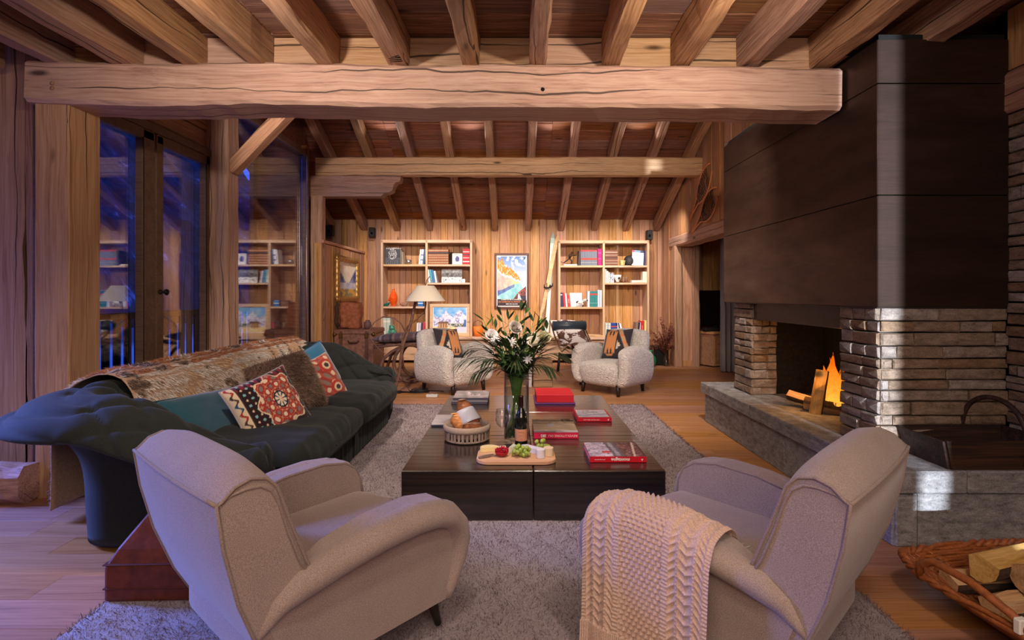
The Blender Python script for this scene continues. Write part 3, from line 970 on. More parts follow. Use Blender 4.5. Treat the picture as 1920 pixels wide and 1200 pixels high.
# logs burning in the fireplace
M['splitwood'] = wood('split_log_wood', C(150, 104, 62), C(200, 156, 104), C(226, 190, 140), sc=1.2, var=.08, knots=.2, bump=.5)
M['bark'] = plain('log_bark', C(74, 54, 40), .95, 0, .8, 40, .35)
def split_log(name, L, r_, label, parent=None, loc=(0, 0, 0), rot=(0, 0, 0), group=None, seed=1):
    rr = random.Random(seed)
    rings = []
    n = 7
    for i in range(n + 1):
        x = -L / 2 + L * i / n
        pts = []
        for k_ in range(7):
            a = PI * .15 + PI * .7 * k_ / 6
            pts.append((x, r_ * math.cos(a) * (1 + rr.uniform(-.05, .05)), r_ * math.sin(a) * (1 + rr.uniform(-.05, .05)) - r_ * .4))
        pts.append((x, -r_ * .25 + rr.uniform(-.006, .006), -r_ * .95))
        pts.append((x, r_ * .30 + rr.uniform(-.006, .006), -r_ * .9))
        rings.append(pts)
    t = thing(name, label, 'log', loc, 0, group, rot)
    mb = MB().loft(rings, True, True, 0, False)
    ms = mb.m
    for fi, f in enumerate(mb.f):
        ks = sorted(set(i % 9 for i in f))
        if len(f) == 4 and max(ks) <= 6: ms[fi] = 1
    mb.build('wood', [M['splitwood'], M['bark']], t)
    return t
split_log('firewood_log', .34, .055, 'split log leaning upright in the fire', None, (2.235, 3.90, .52), (R(150), R(-76), R(25)), 'logs in the fire', 2)
split_log('firewood_log', .34, .05, 'split log lying at the back left of the fire', None, (2.24, 4.03, .425), (R(200), R(-10), R(130)), 'logs in the fire', 3)
split_log('firewood_log', .38, .06, 'charred split log at the front of the fire', None, (2.31, 3.86, .43), (R(10), R(6), R(-40)), 'logs in the fire', 4)
# flames
m, nt, out = new_mat('flame')
tc = nd(nt, 'TexCoord').outputs['Object']
sp = nd(nt, 'SeparateXYZ', {0: tc}).outputs['Z']
nz = nd(nt, 'TexNoise', {'Vector': vmul(nt, tc, (1, 1, .45)), 'Scale': 26.0, 'Detail': 3.0, 'Distortion': 1.2}).outputs[0]
hz = rng(nt, sp, 0, .42, 0, 1)
lw_ = nd(nt, 'LayerWeight', {'Blend': .35}).outputs['Facing']
colr = ramp(nt, mth(nt, 'ADD', mth(nt, 'MULTIPLY', hz, .55), mth(nt, 'MULTIPLY', nz, .6)), [(.2, (1, .52, .07, 1)), (.5, (1, .26, .02, 1)), (.8, (.8, .09, .0, 1))])
em = nd(nt, 'Emission', {'Color': colr, 'Strength': .75}).outputs[0]
tr_ = nd(nt, 'BsdfTransparent').outputs[0]
al = mth(nt, 'MULTIPLY', rng(nt, nz, .38, .55), rng(nt, lw_, .25, .95, 1, 0))
mx = nd(nt, 'MixShader', {0: al, 1: tr_, 2: em})
nt.links.new(mx.outputs[0], out.inputs[0])
M['flame'] = m
fire = thing('fire', 'orange flames rising from the logs in the fireplace', 'fire', (2.33, 3.93, .42))
rr = random.Random(5)
for i, (dx, dy, h, r_) in enumerate(((0, 0, .40, .055), (.03, -.06, .34, .045), (-.03, .05, .30, .045), (.02, .03, .36, .04), (.0, -.1, .26, .04), (-.02, -.03, .32, .05), (.05, .0, .30, .045))):
    rings = []
    ph = rr.uniform(0, 6)
    for k_ in range(13):
        t = k_ / 12
        rad = r_ * (math.sin(PI * min(1, t * .8 + .2)) ** .8) * (1 - t) ** .35 + .0008
        cx_ = .022 * math.sin(5 * t + ph) * t; cy_ = .022 * math.cos(4.3 * t + ph) * t
        rings.append([(dx + cx_ + rad * math.cos(a), dy + cy_ + rad * .8 * math.sin(a), h * t) for a in [2 * PI * q / 9 for q in range(9)]])
    MB().loft(rings).build('flame', M['flame'], fire)
lamp('POINT', 'fire_glow_light', (2.24, 3.92, .66), 5, (1, .45, .12), None, .07)
# ------------------------------------------------------------------ rug, armchairs, sofa, table
# short fibres as real triangles: positions, directions, lengths, colours
def fibres(name, P_, D_, L_, W_, cols, m, parent=None, loc=(0, 0, 0), tipcols=None):
    n = len(P_)
    P_ = np.asarray(P_, dtype=np.float32); D_ = np.asarray(D_, dtype=np.float32)
    D_ /= np.linalg.norm(D_, axis=1)[:, None] + 1e-9
    rs = np.random.RandomState(3)
    S_ = np.cross(D_, rs.normal(size=(n, 3))); S_ /= np.linalg.norm(S_, axis=1)[:, None] + 1e-9
    W_ = np.broadcast_to(np.asarray(W_, dtype=np.float32), (n,))[:, None]
    L_ = np.broadcast_to(np.asarray(L_, dtype=np.float32), (n,))[:, None]
    V = np.stack([P_ - S_ * W_, P_ + S_ * W_, P_ + D_ * L_], 1).reshape(-1, 3).astype(np.float32)
    me = bpy.data.meshes.new(name)
    me.vertices.add(n * 3); me.vertices.foreach_set('co', V.ravel())
    me.loops.add(n * 3); me.loops.foreach_set('vertex_index', np.arange(n * 3, dtype=np.int32))
    me.polygons.add(n); me.polygons.foreach_set('loop_start', np.arange(0, n * 3, 3, dtype=np.int32))
    me.update(calc_edges=True)
    a = me.color_attributes.new('Col', 'FLOAT_COLOR', 'POINT')
    c0 = np.asarray(cols, dtype=np.float32)[:, :3]
    c1 = c0 if tipcols is None else np.asarray(tipcols, dtype=np.float32)[:, :3]
    K = np.ones((n, 3, 4), dtype=np.float32)
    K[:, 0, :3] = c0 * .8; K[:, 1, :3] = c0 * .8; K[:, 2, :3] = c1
    a.data.foreach_set('color', K.ravel())
    me.materials.append(m)
    o = bpy.data.objects.new(name, me)
    link(o, parent); o.location = loc
    o['kind'] = 'stuff'
    return o

M['fibre'] = vcol('pile_fibre', .9, .15, .2)
M['fur'] = vcol('fur_hair', .7, .25, .15)

RUG = (-1.655, 1.44, .85, 5.98)
rug = thing('shag_rug', 'big mauve-grey shag rug under the coffee table and armchairs', 'rug', (0, 0, 0))
rug_base = fabric('rug_backing', C(126, 112, 112), C(158, 146, 146), 300, .95, .5)
def rugp(u, v):
    x = RUG[0] + (RUG[1] - RUG[0]) * u; yy = RUG[2] + (RUG[3] - RUG[2]) * v
    e = min(u * 3.1, (1 - u) * 3.1, v * 5.1, (1 - v) * 5.1)
    return (x, yy, .002 + .014 * min(1, e / .02) + .003 * fbm(x, yy, 0, 9) * min(1, e / .05))
MB().grid(rugp, 90, 130).build('backing', rug_base, rug)
rs = np.random.RandomState(11)
n = 230000
yy = RUG[2] + (RUG[3] - RUG[2]) * rs.rand(n) ** 1.55
xx = RUG[0] + (RUG[1] - RUG[0]) * rs.rand(n)
keep = ~((xx > -.60) & (xx < .80) & (yy > 2.95) & (yy < 5.0))
xx, yy = xx[keep], yy[keep]; n = len(xx)
f1 = np.sin(xx * 23 + 3 * np.sin(yy * 17)) + np.sin(yy * 29 + 2.6 * np.sin(xx * 19))
dirs = np.stack([np.sin(xx * 37 + yy * 23) * .7 + rs.normal(size=n) * .55, np.cos(xx * 31 - yy * 27) * .7 + rs.normal(size=n) * .55, np.full(n, .9)], 1)
bright = (.82 + .10 * f1 / 2 + rs.normal(size=n) * .16)[:, None]
base = np.array([C(136, 115, 120)[:3]]) * np.clip(bright, .35, 1.35)
base[rs.rand(n) < .16] *= np.array([.55, .5, .5])
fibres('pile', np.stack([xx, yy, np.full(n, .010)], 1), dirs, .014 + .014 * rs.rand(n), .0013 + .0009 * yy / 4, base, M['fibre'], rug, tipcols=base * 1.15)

# ---------------- coffee table: six boxes under one grooved look
ct = thing('coffee_table', 'low dark wenge coffee table of six block modules on the rug', 'table', (.1025, 3.975, 0))
for i in range(2):
    for j in range(3):
        MB().cbox((0, 0, 0), (.7165, .7165, .268), .004).build('module', M['table'], ct, (-.36 + .72 * i, -.72 + .72 * j, .1545))
M['table_front'] = M['table']

# ---------------- foreground armchairs
M['wool'] = fabric('beige_grey_wool', C(126, 106, 98), C(176, 156, 146), 1100, .95, .35, .25, .12)
M['pipe'] = fabric('wool_piping', C(120, 100, 92), C(160, 140, 130), 900, .95, .2, .2)
M['leg'] = plain('dark_wood_leg', C(38, 26, 20), .4, 0, .1, 30, .2)

def arm_path():
    # (y, z) centre line of the arm roll, half width, half height
    return [(.112, .298, .007, .006), (.135, .326, .018, .015), (.175, .372, .034, .029), (.24, .405, .048, .042), (.38, .440, .058, .046), (.52, .462, .066, .048), (.66, .470, .072, .050),
            (.76, .462, .074, .050), (.84, .436, .073, .048), (.885, .392, .070, .044), (.90, .335, .064, .040), (.893, .275, .054, .034), (.872, .215, .042, .028), (.85, .165, .032, .022), (.84, .135, .024, .016)]

def lounge_chair(name, label, loc, rotz, group):
    t = thing(name, label, 'armchair', loc, rotz, group)
    # back: profile in (y,z), rear -> crown -> front
    prof = [(.20, .13), (.125, .26), (.06, .42), (.018, .58), (.0, .70), (.012, .738), (.045, .768), (.09, .782), (.135, .772), (.165, .742), (.185, .69), (.215, .58), (.26, .47), (.315, .38), (.33, .30), (.30, .14)]
    nx = 17
    mb = MB(); rings = []
    for i in range(nx):
        u = -1 + 2 * i / (nx - 1)
        ring = []
        for k, (y_, z_) in enumerate(prof):
            wtop = .355 + .012 * min(1, max(0, z_ - .3) / .4)
            x_ = u * wtop
            e = abs(u) ** 4
            zz = z_ - (.032 * e if z_ > .66 else 0) * (1 if y_ > .005 else .0)
            yv = y_ + (.018 * (1 - u * u) * (1 if y_ > .17 and z_ < .72 else 0)) - (.012 * (1 - u * u) * (1 if y_ < .02 and z_ < .72 else 0))
            ring.append((x_, yv, zz))
        rings.append(ring)
    mb.loft(rings, True, True, 0, True)
    bk = mb.build('back', M['wool'], t)
    md = bk.modifiers.new('es', 'EDGE_SPLIT'); md.split_angle = R(50)
    # piping round both side faces and along the rear top seam
    for s in (-1, 1):
        side = []
        for k, (y_, z_) in enumerate(prof):
            wtop = .355 + .012 * min(1, max(0, z_ - .3) / .4)
            side.append((s * (wtop + .001), y_, z_ - (.032 if (z_ > .66 and y_ > .005) else 0)))
        MB().tube(side[:-1], .0055, 6).build('piping', M['pipe'], t)
        MB().tube([(s * .3655, y_, z_) for (y_, z_) in ((.29, .39), (.238, .48), (.20, .575), (.172, .66), (.150, .702), (.118, .722), (.08, .724), (.04, .718), (.004, .704))], .005, 6).build('piping', M['pipe'], t)
    MB().tube([(-.367 + .734 * i / 12, -.002 - .012 * (1 - ((i - 6) / 6) ** 2), .702) for i in range(13)], .0055, 6).build('piping', M['pipe'], t)
    # seat
    def seatf(p):
        q = Vector(p)
        k = max(0, (q.y - .3) / .55)
        if q.z > .31: q.z += .018 * (1 - (q.x / .3) ** 2) + .015 * k
        if q.y > .8: q.y += .035 * (1 - (q.x / .36) ** 2)
        return q
    MB().soft((0, .56, .238), (.56, .62, .23), .05, 0, None, seatf, 8, 4).build('seat', M['wool'], t)
    def bellyf(p):
        q = Vector(p)
        if q.y > .75: q.y += .03 * (1 - (q.x / .34) ** 2)
        q.y -= .10 * max(0, .25 - q.z) * (1 if q.y > .5 else 0)
        return q
    MB().soft((0, .50, .20), (.62, .70, .17), .04, 0, None, bellyf, 6, 3).build('seat_base', M['wool'], t)
    for s in (-1, 1):
        # arm: side panel under a swelling roll
        pan = [(.22, .135), (.84, .135), (.872, .24), (.895, .33), (.890, .41), (.865, .465), (.81, .500), (.70, .518), (.52, .508), (.36, .474), (.2, .395), (.14, .34)]
        am = MB()
        am.prism(pan, 0, s * .272, s * .364)
        rings = []
        pth = arm_path()
        for i, (y_, z_, hw, hh) in enumerate(pth):
            a = Vector(pth[max(i - 1, 0)][:2]); b_ = Vector(pth[min(i + 1, len(pth) - 1)][:2])
            tn = (b_ - a).normalized(); nm_ = Vector((-tn.y, tn.x))
            cx = s * (.344 + .018 * math.sin(PI * min(1, y_ / .95)))
            rings.append([(cx + hw * math.cos(q), y_ + nm_.x * hh * math.sin(q), z_ + nm_.y * hh * math.sin(q)) for q in [2 * PI * j / 14 for j in range(14)]])
        am.loft(rings, True, True, 0, True)
        ar_ = am.build('arm', M['wool'], t)
        inn = [(s * .274, y_, z_ - .006) for (y_, z_) in pan[3:10]]
        MB().tube(inn, .005, 6).build('piping', M['pipe'], t)
    for (lx, ly, dy) in ((-.30, .80, .035), (.30, .80, .035), (-.24, .34, -.02), (.24, .34, -.02)):
        MB().tube([(lx, ly, .15), (lx * 1.05, ly + dy, .022)], [.026, .013], 10).build('leg', M['leg'], t)
    return t
LCS = (1, .93, 1)
ch1 = lounge_chair('lounge_chair', 'beige wool armchair in the left foreground, back turned, nothing on it', (-1.03, 1.59, .012), -R(41.2), 'beige armchairs in the foreground')
ch1.scale = LCS
ch2 = dup(ch1, (1.118, 1.615, .012), R(44.3), 'beige wool armchair in the right foreground, back turned, knitted throw on its arm')

# ---------------- knitted throw over the arm of the right armchair (chair's left arm)
M['knit'] = fabric('pale_pink_knit', C(176, 142, 122), C(214, 184, 164), 700, .95, .4, .3)
kn = thing('knitted_throw', 'pale pink cable-knit throw hanging over the arm of the right foreground armchair', 'throw', (1.118, 1.615, .012), R(44.3))
kn.scale = LCS
sec = [(-.215, .462), (-.240, .482), (-.256, .518), (-.288, .544), (-.325, .553), (-.375, .551), (-.422, .534), (-.452, .490), (-.462, .43), (-.464, .36), (-.466, .27), (-.470, .18), (-.474, .09), (-.478, .035)]
cum = [0]
for a, b_ in zip(sec, sec[1:]): cum.append(cum[-1] + math.hypot(b_[0] - a[0], b_[1] - a[1]))
TOT = cum[-1]
def secat(s):
    s = min(max(s, 0), TOT - 1e-6)
    for i in range(len(cum) - 1):
        if s <= cum[i + 1]:
            t = (s - cum[i]) / (cum[i + 1] - cum[i])
            p0 = sec[max(i - 1, 0)]; p1 = sec[i]; p2 = sec[i + 1]; p3 = sec[min(i + 2, len(sec) - 1)]
            def cr(a, b, c, d): return .5 * (2 * b + (c - a) * t + (2 * a - 5 * b + 4 * c - d) * t * t + (3 * b - a - 3 * c + d) * t ** 3)
            return cr(p0[0], p1[0], p2[0], p3[0]), cr(p0[1], p1[1], p2[1], p3[1])
    return sec[-1]
def knit_h(w, s):
    """height of the knit relief, w across 0..1 (metres w*WID), s along in metres"""
    if s > TOT - .085:
        return .0035 * abs(math.sin(PI * w * 60))
    def plait(c, hw, per):
        d = (w - c) / hw
        if abs(d) > 1: return None
        v = (s / per + (abs(d) * .55)) % 1.0
        return .010 * (1 - d * d) ** .4 * (.45 + .55 * math.sin(PI * v) ** .6) * (1 if abs(d) > .06 else .75)
    def rope(c, hw, per, dr):
        d = (w - c) / hw
        if abs(d) > 1: return None
        v = (s / per + dr * d * .5) % 1.0
        return .009 * (1 - d * d) ** .4 * (.4 + .6 * math.sin(PI * v) ** .6)
    for h in (rope(.065, .03, .026, 1), plait(.16, .055, .030), rope(.255, .03, .026, -1), rope(.745, .03, .026, 1), plait(.84, .055, .030), rope(.935, .03, .026, -1)):
        if h is not None: return h
    if .33 < w < .67:
        a = (w - .33) / .34 * 8; b_ = s / .0165
        row = math.floor(b_); fa = (a + .5 * (row % 2)) % 1.0 - .5; fb_ = b_ - row - .5
        r2_ = (fa / .36) ** 2 + (fb_ / .38) ** 2
        return .0085 - .0080 * math.exp(-r2_ * 2.2)
    return .003 + .002 * abs(math.sin(s / .012 * PI))
WID0, WID1 = .36, .86
def knp(u, v):
    s = TOT * v; w = u
    x_, z_ = secat(s)
    x2, z2 = secat(s + .004)
    nx, nz = -(z2 - z_), (x2 - x_)
    l = math.hypot(nx, nz) + 1e-9
    nx, nz = -nx / l * -1, -nz / l * -1
    yv = WID0 + (WID1 - WID0) * w
    # follow the height of the arm along its length
    arm_z = float(np.interp(yv, [.13, .24, .38, .52, .66, .76, .84, .90], [.385, .452, .490, .512, .520, .513, .488, .43]))
    k = min(1, max(0, (z_ - .05) / .45))
    zoff = (arm_z - .512) * k
    hang = max(0, (s - .30))
    xo = .012 * math.sin(w * 9 + 1.0) * hang * 2.2 + .02 * math.sin(w * 17) * hang * hang
    yv = yv - .05 * hang * (w - .35)
    h = 1.5 * knit_h(w, s) + .004
    return (x_ - h * nx * -1 * -1 + -xo if False else x_ + h * (-nx if nx > 0 and False else nx) - abs(xo), yv, z_ + zoff + h * nz)
# outward normal check: at the top the normal must point up
_t = knp(.5, .3)
kobj = MB().grid(knp, 250, 380).build('cable_knit', M['knit'], kn, solid=0)
fr_ = MB()
rr = random.Random(4)
for i in range(26):
    w = i / 25
    p = Vector(knp(w, 0.0)); 
    fr_.tube([p, p + Vector((.012, rr.uniform(-.006, .006), -.006)), p + Vector((.034, rr.uniform(-.012, .012), -.006))], .0032, 5)
fr_.build('fringe', M['knit'], kn)

# ---------------- white boucle armchairs by the far wall
m, nt, out = new_mat('white_boucle')
tc = nd(nt, 'TexCoord').outputs['Object']
v1 = nd(nt, 'TexVoronoi', {'Vector': tc, 'Scale': 75.0}).outputs['Distance']
n1 = nd(nt, 'TexNoise', {'Vector': tc, 'Scale': 45.0, 'Detail': 4.0}).outputs[0]
bsdf(nt, out, color=ramp(nt, n1, [(.3, C(184, 174, 166)), (.7, C(222, 214, 206))]), rough=.95, normal=bumpn(nt, mth(nt, 'ADD', v1, n1), .9, .012), sheen=.4, spec=.15)
M['boucle'] = m
def club_chair(name, label, loc, rotz, group):
    t = thing(name, label, 'armchair', loc, rotz, group)
    def backf(p):
        q = Vector(p)
        k = max(0, (q.z - .3) / .5)
        q.y -= .12 * k + .05 * (q.x / .35) ** 2 * -1 * .8
        q.x *= (1 - .05 * k + .06 * math.sin(PI * min(1, max(0, (q.z - .15) / .6))))
        q.z -= .035 * (q.x / .35) ** 2 * k
        return q
    MB().soft((0, -.25, .45), (.66, .19, .68), .085, 0, None, backf, 6, 4).build('back', M['boucle'], t)
    def seatf(p):
        q = Vector(p)
        if q.z > .3: q.z += .03 * (1 - (q.x / .3) ** 2)
        if q.y > .2: q.y += .05 * (1 - (q.x / .33) ** 2)
        q.x *= 1 - .25 * max(0, .28 - q.z)
        if q.y > 0: q.y -= .25 * max(0, .28 - q.z)
        return q
    MB().soft((0, .06, .245), (.56, .60, .27), .07, 0, None, seatf, 6, 4).build('seat', M['boucle'], t)
    for s in (-1, 1):
        def armf(p, s=s):
            q = Vector(p)
            k = (q.y + .3) / .65
            if q.z > .3:
                q.z += .10 * math.sin(PI * min(1, max(0, k * .85))) - .02
            q.x += s * (.03 * math.sin(PI * min(1, max(0, (q.z - .1) / .5))) - .05 * (1 - min(1, (q.z) / .25)))
            q.y += -.06 * max(0, .3 - q.z) * (1 if q.y > 0 else 0)
            return q
        MB().soft((s * .335, .03, .32), (.15, .66, .42), .072, 0, None, armf, 6, 4).build('arm', M['boucle'], t)
    for (lx, ly) in ((-.26, .28), (.26, .28), (-.25, -.27), (.25, -.27)):
        MB().tube([(lx, ly, .14), (lx * 1.04, ly * 1.04, 0)], [.03, .021], 8).build('leg', M['leg'], t)
    return t
wc1 = club_chair('club_chair', 'white boucle armchair near the floor lamp, turned to the right, kilim cushion on it', (-.80, 6.94, 0), R(-180 + 49), 'white boucle armchairs')
wc2 = dup(wc1, (1.27, 6.86, 0), R(180 - 45), 'white boucle armchair near the doorway, turned to the left, kilim cushion on it')

# ---------------- cushions
def cushion_pts(w, h, t, n=34, pinch=.07):
    V = []; F = []; UV = []
    for side in (1, -1):
        for i in range(n):
            for j in range(n):
                u, v = i / (n - 1), j / (n - 1)
                a, b_ = 2 * u - 1, 2 * v - 1
                x = a * w / 2 * (1 - pinch * (1 - b_ * b_) * abs(a) ** 3)
                z = b_ * h / 2 * (1 - pinch * (1 - a * a) * abs(b_) ** 3)
                th = t / 2 * ((1 - a ** 4) * (1 - b_ ** 4)) ** .55
                V.append((x, -side * th, z)); UV.append((u, v, side))
        o_ = (0 if side == 1 else n * n)
        for i in range(n - 1):
            for j in range(n - 1):
                q = (o_ + i * n + j, o_ + (i + 1) * n + j, o_ + (i + 1) * n + j + 1, o_ + i * n + j + 1)
                F.append(q if side == 1 else q[::-1])
    return V, F, UV
M['kilim'] = vcol('kilim_weave', .9, .15, .2, .5, 500)
def cushion(name, label, w, h, t, fn, loc, rot, back=(60, 55, 60), n=34, group=None, wrinkle=0, m=None):
    o = thing(name, label, 'cushion', loc, 0, group, rot)
    V, F, UV = cushion_pts(w, h, t, n)
    if wrinkle:
        V = [(x, y_ + wrinkle * fbm(x * 6, z * 6, y_) * (1 if y_ < 0 else -1), z) for x, y_, z in V]
    K = [C(*(fn(u, v) if s == 1 else back)) for u, v, s in UV]
    color_mesh('cover', V, F, K, m or M['kilim'], o)
    edge = []
    for i in range(0, n): edge.append(V[i * n])
    for j in range(1, n): edge.append(V[(n - 1) * n + j])
    for i in range(n - 2, -1, -1): edge.append(V[i * n + n - 1])
    for j in range(n - 2, 0, -1): edge.append(V[j])
    edge.append(edge[0])
    MB().tube(edge, .006, 6, False).build('piping', plain('cushion_edge', C(*back), .9), o)
    return o
def kilim_tan(u, v):
    # charcoal ground, ochre column with clawed ends, diagonal band, pale spur
    bg = (52, 48, 54)
    a = abs(u - .34) / .20; b_ = abs(v - .5) / .46
    if b_ < 1 and a < 1 - .55 * max(0, (b_ - .80) / .20):
        claw = .42 < b_ < .86 and a < .82 and abs(((u - .34) / .125) % 1 - .5) < .30 * (b_ - .42) / .44 + .08
        if not claw: return (206, 138, 84)
    d = (u - .80) + (v - .62) * .55
    if abs(d) < .075 and v > .2: return (186, 150, 112) if int(v * 13) % 3 else (206, 128, 84)
    e = v - .40
    if .58 < u < .74 and abs(e) < .16 and (u - .58) / .16 < 1 - abs(e) / .16 + .15 * math.sin(v * 70): return (214, 196, 172)
    return bg
def chair_cushion(loc, rot, label, flip):
    f = (lambda u, v: kilim_tan(1 - u, v)) if flip else kilim_tan
    return cushion('kilim_cushion', label, .40, .40, .13, f, loc, rot, (48, 44, 50), 48, 'kilim cushions on the white armchairs')

# cushion in chair space: seat top ~.40, back leans; local frame rotated with the chair
def in_chair(loc, rz, p, tilt, spin):
    Mx = Matrix.Translation(loc) @ Matrix.Rotation(rz, 4, 'Z') @ Matrix.Translation(p) @ Matrix.Rotation(PI, 4, 'Z') @ Matrix.Rotation(tilt, 4, 'X') @ Matrix.Rotation(spin, 4, 'Y')
    return Mx.to_translation(), Mx.to_euler()
l_, r_ = in_chair((-.80, 6.94, 0), R(-180 + 49), (-.02, -.115, .60), -.42, .07)
chair_cushion(l_, r_, 'charcoal and ochre kilim cushion on the white armchair near the lamp', True)
l_, r_ = in_chair((1.27, 6.86, 0), R(180 - 45), (.02, -.115, .60), -.42, -.07)
chair_cushion(l_, r_, 'charcoal and ochre kilim cushion on the white armchair near the doorway', False)

# ---------------- sofa
M['sofa'] = fabric('bottle_green_linen', C(17, 19, 18), C(39, 42, 40), 1000, .85, .3, .25, .12, C(140, 145, 145))
sf = thing('tufted_sofa', 'long dark green tufted sofa with flared rolled arms in front of the windows', 'sofa', (-1.65, 3.95, 0))
SM = Matrix.Translation((1.65, -3.95, 0))
# centre line of the inner base: near arm -> back -> far arm
def sofa_path():
    pts = []
    xf, xb, y0, y1, rc = -1.23, -2.03, 2.74, 5.12, .08
    N = 20
    for i in range(N): pts.append((xf + (xb + rc - xf) * i / N, y0, (0, -1)))
    for i in range(10):
        a = PI / 2 * i / 10
        pts.append((xb + rc - rc * math.sin(a), y0 + rc - rc * math.cos(a), (-math.sin(a), -math.cos(a))))
    N = 50
    for i in range(N): pts.append((xb, y0 + rc + (y1 - y0 - 2 * rc) * i / N, (-1, 0)))
    for i in range(10):
        a = PI / 2 * i / 10
        pts.append((xb + rc - rc * math.cos(a), y1 - rc + rc * math.sin(a), (-math.cos(a), math.sin(a))))
    N = 20
    for i in range(N + 1): pts.append((xb + rc + (xf - xb - rc) * i / N, y1, (0, 1)))
    return pts
SP = sofa_path()
# section: (outward, z relative 0..1 over top height, tuft weight)
def top_h(x):
    k = min(1, max(0, (-1.28 - x) / .62))
    k = k * k * (3 - 2 * k)
    return .515 + .245 * k
secs = [(0.02, .22, 0), (.015, .32, .3), (.012, .40, .8), (.015, .48, 1), (.025, .56, 1), (.04, .65, 1), (.055, .74, 1), (.075, .83, 1), (.10, .91, 1), (.135, .97, 1), (.18, 1.0, 1), (.235, 1.0, 1),
        (.30, .98, 1), (.37, .95, 1), (.44, .91, 1), (.49, .865, .8), (.505, .82, .4), (.485, .80, .1), (.42, .79, 0), (.33, .77, 0), (.25, .71, 0), (.195, .59, 0), (.175, .45, 0), (.17, .25, 0), (.16, .03, 0)]
cumv = [0]
for a, b_ in zip(secs, secs[1:]): cumv.append(cumv[-1] + math.hypot(b_[0] - a[0], (b_[1] - a[1]) * .75))
cums = [0]
for a, b_ in zip(SP, SP[1:]): cums.append(cums[-1] + math.hypot(b_[0] - a[0], b_[1] - a[1]))
def fine(seq, k):
    out_ = []
    for a, b_ in zip(seq, seq[1:]):
        for i in range(k): out_.append([x + (y_ - x) * i / k for x, y_ in zip(a, b_)])
    out_.append(list(seq[-1])); return out_
sec_f = fine([(*a, c) for a, c in zip(secs, cumv)], 4)
sp_f = fine([(p[0], p[1], p[2][0], p[2][1], c) for p, c in zip(SP, cums)], 3)
# smooth the section a little
for _ in range(3):
    s2 = [r[:] for r in sec_f]
    for i in range(1, len(sec_f) - 1):
        for q in (0, 1): s2[i][q] = (sec_f[i - 1][q] + 2 * sec_f[i][q] + sec_f[i + 1][q]) / 4
    sec_f = s2
def tuft(s, v, wt):
    pu, pv = .27, .23
    a = s / pu + v / pv; b_ = s / pu - v / pv
    da = abs(a - round(a)); db = abs(b_ - round(b_))
    fold = min(da, db)
    btn = math.hypot(da, db)
    return wt * (.026 * (1 - math.exp(-fold * 8)) - .016 * math.exp(-(btn / .14) ** 2) - .010)
def sofa_pt(r, q):
    x, y_, nx, ny, s = r
    o_, zr_, wt, v = q
    l = math.hypot(nx, ny); nx /= l; ny /= l
    H = top_h(x)
    z = zr_ * H
    k = min(1, max(0, (x + 1.75) / .5))            # arms: the flare narrows towards the front end
    oo = o_ * (1 - .32 * k * k) if o_ > .1 else o_
    d = tuft(s, v, wt)
    # displace along an approximate normal of the section
    i = max(0, min(len(sec_f) - 1, q_index[id(q)]))
    a = sec_f[max(i - 1, 0)]; b_ = sec_f[min(i + 1, len(sec_f) - 1)]
    to, tz = b_[0] - a[0], (b_[1] - a[1]) * .75
    ll = math.hypot(to, tz) + 1e-9
    no, nz = -tz / ll, to / ll
    oo += no * d; z += nz * d
    return (x + nx * oo, y_ + ny * oo, z)
q_index = {id(q): i for i, q in enumerate(sec_f)}
rings = [[sofa_pt(r, q) for q in sec_f] for r in sp_f]
def part_rings(i0, i1): return rings[i0:i1]
ia = next(i for i, r in enumerate(sp_f) if r[0] <= -1.93 and r[1] < 3.1)
ib = next(i for i, r in enumerate(sp_f) if r[1] > 4.98)
for nm, i0, i1 in (('arm', 0, ia + 1), ('back', ia, ib + 1), ('arm', ib, len(rings))):
    mb = MB()
    mb.loft(part_rings(i0, i1), True, False, 0, True, SM)
    if nm == 'arm':
        e = rings[0] if i0 == 0 else rings[-1]
        c_ = Vector((sum(p[0] for p in e) / len(e), sum(p[1] for p in e) / len(e), sum(p[2] for p in e) / len(e)))
        V = [Vector(p) for p in e]
        c2 = [p + Vector((.03, 0, 0)) * 1 + (c_ - p) * .25 for p in V]
        c3 = [p + Vector((.04, 0, 0)) + (c_ - p) * .7 for p in V]
        mb.loft([V, c2, c3], True, True, 0, True, SM)
    mb.build(nm, M['sofa'], sf)
# hidden seat platform
MB().cbox((-1.62, 3.96, .14), (.80, 2.34, .24), .02, 0, SM).build('base', M['sofa'], sf)
for j, (ya, yb) in enumerate(((2.83, 3.96), (3.97, 5.10))):
    cy = (ya + yb) / 2
    def scf(p, cy=cy, hl=(yb - ya) / 2):
        q = Vector(p)
        fx = (q.x + 2.03) / .9; fy = (q.y - cy) / hl
        if q.z > .33:
            q.z += .035 * (1 - fy * fy) * (1 - (2 * fx - 1) ** 4) + .012 * fbm(q.x * 3, q.y * 9, j, 1.0) + .010 * math.sin(q.x * 30 + 6 * fbm(q.x, q.y, 3, 2)) * max(0, fx - .45)
        if fx > .9:
            q.x += .03 * (1 - fy ** 4) + .006 * math.sin(q.y * 70 + 4 * fbm(q.y, q.z, 0, 3))
        return q
    MB().soft((-1.58, cy, .335), (.92, yb - ya, .19), .085, 0, SM, scf, 26, 5).build('seat_cushion', M['sofa'], sf)
    def skf(p, cy=cy):
        q = Vector(p)
        q.x += .006 * math.sin(q.y * 85 + 3 * fbm(q.y, 0, 0, 4)) * (1 if q.x > -1.25 else 0)
        return q
    MB().soft((-1.60, cy, .15), (.80, yb - ya, .27), .03, 0, SM, skf, 40, 2).build('front_panel', M['sofa'], sf)

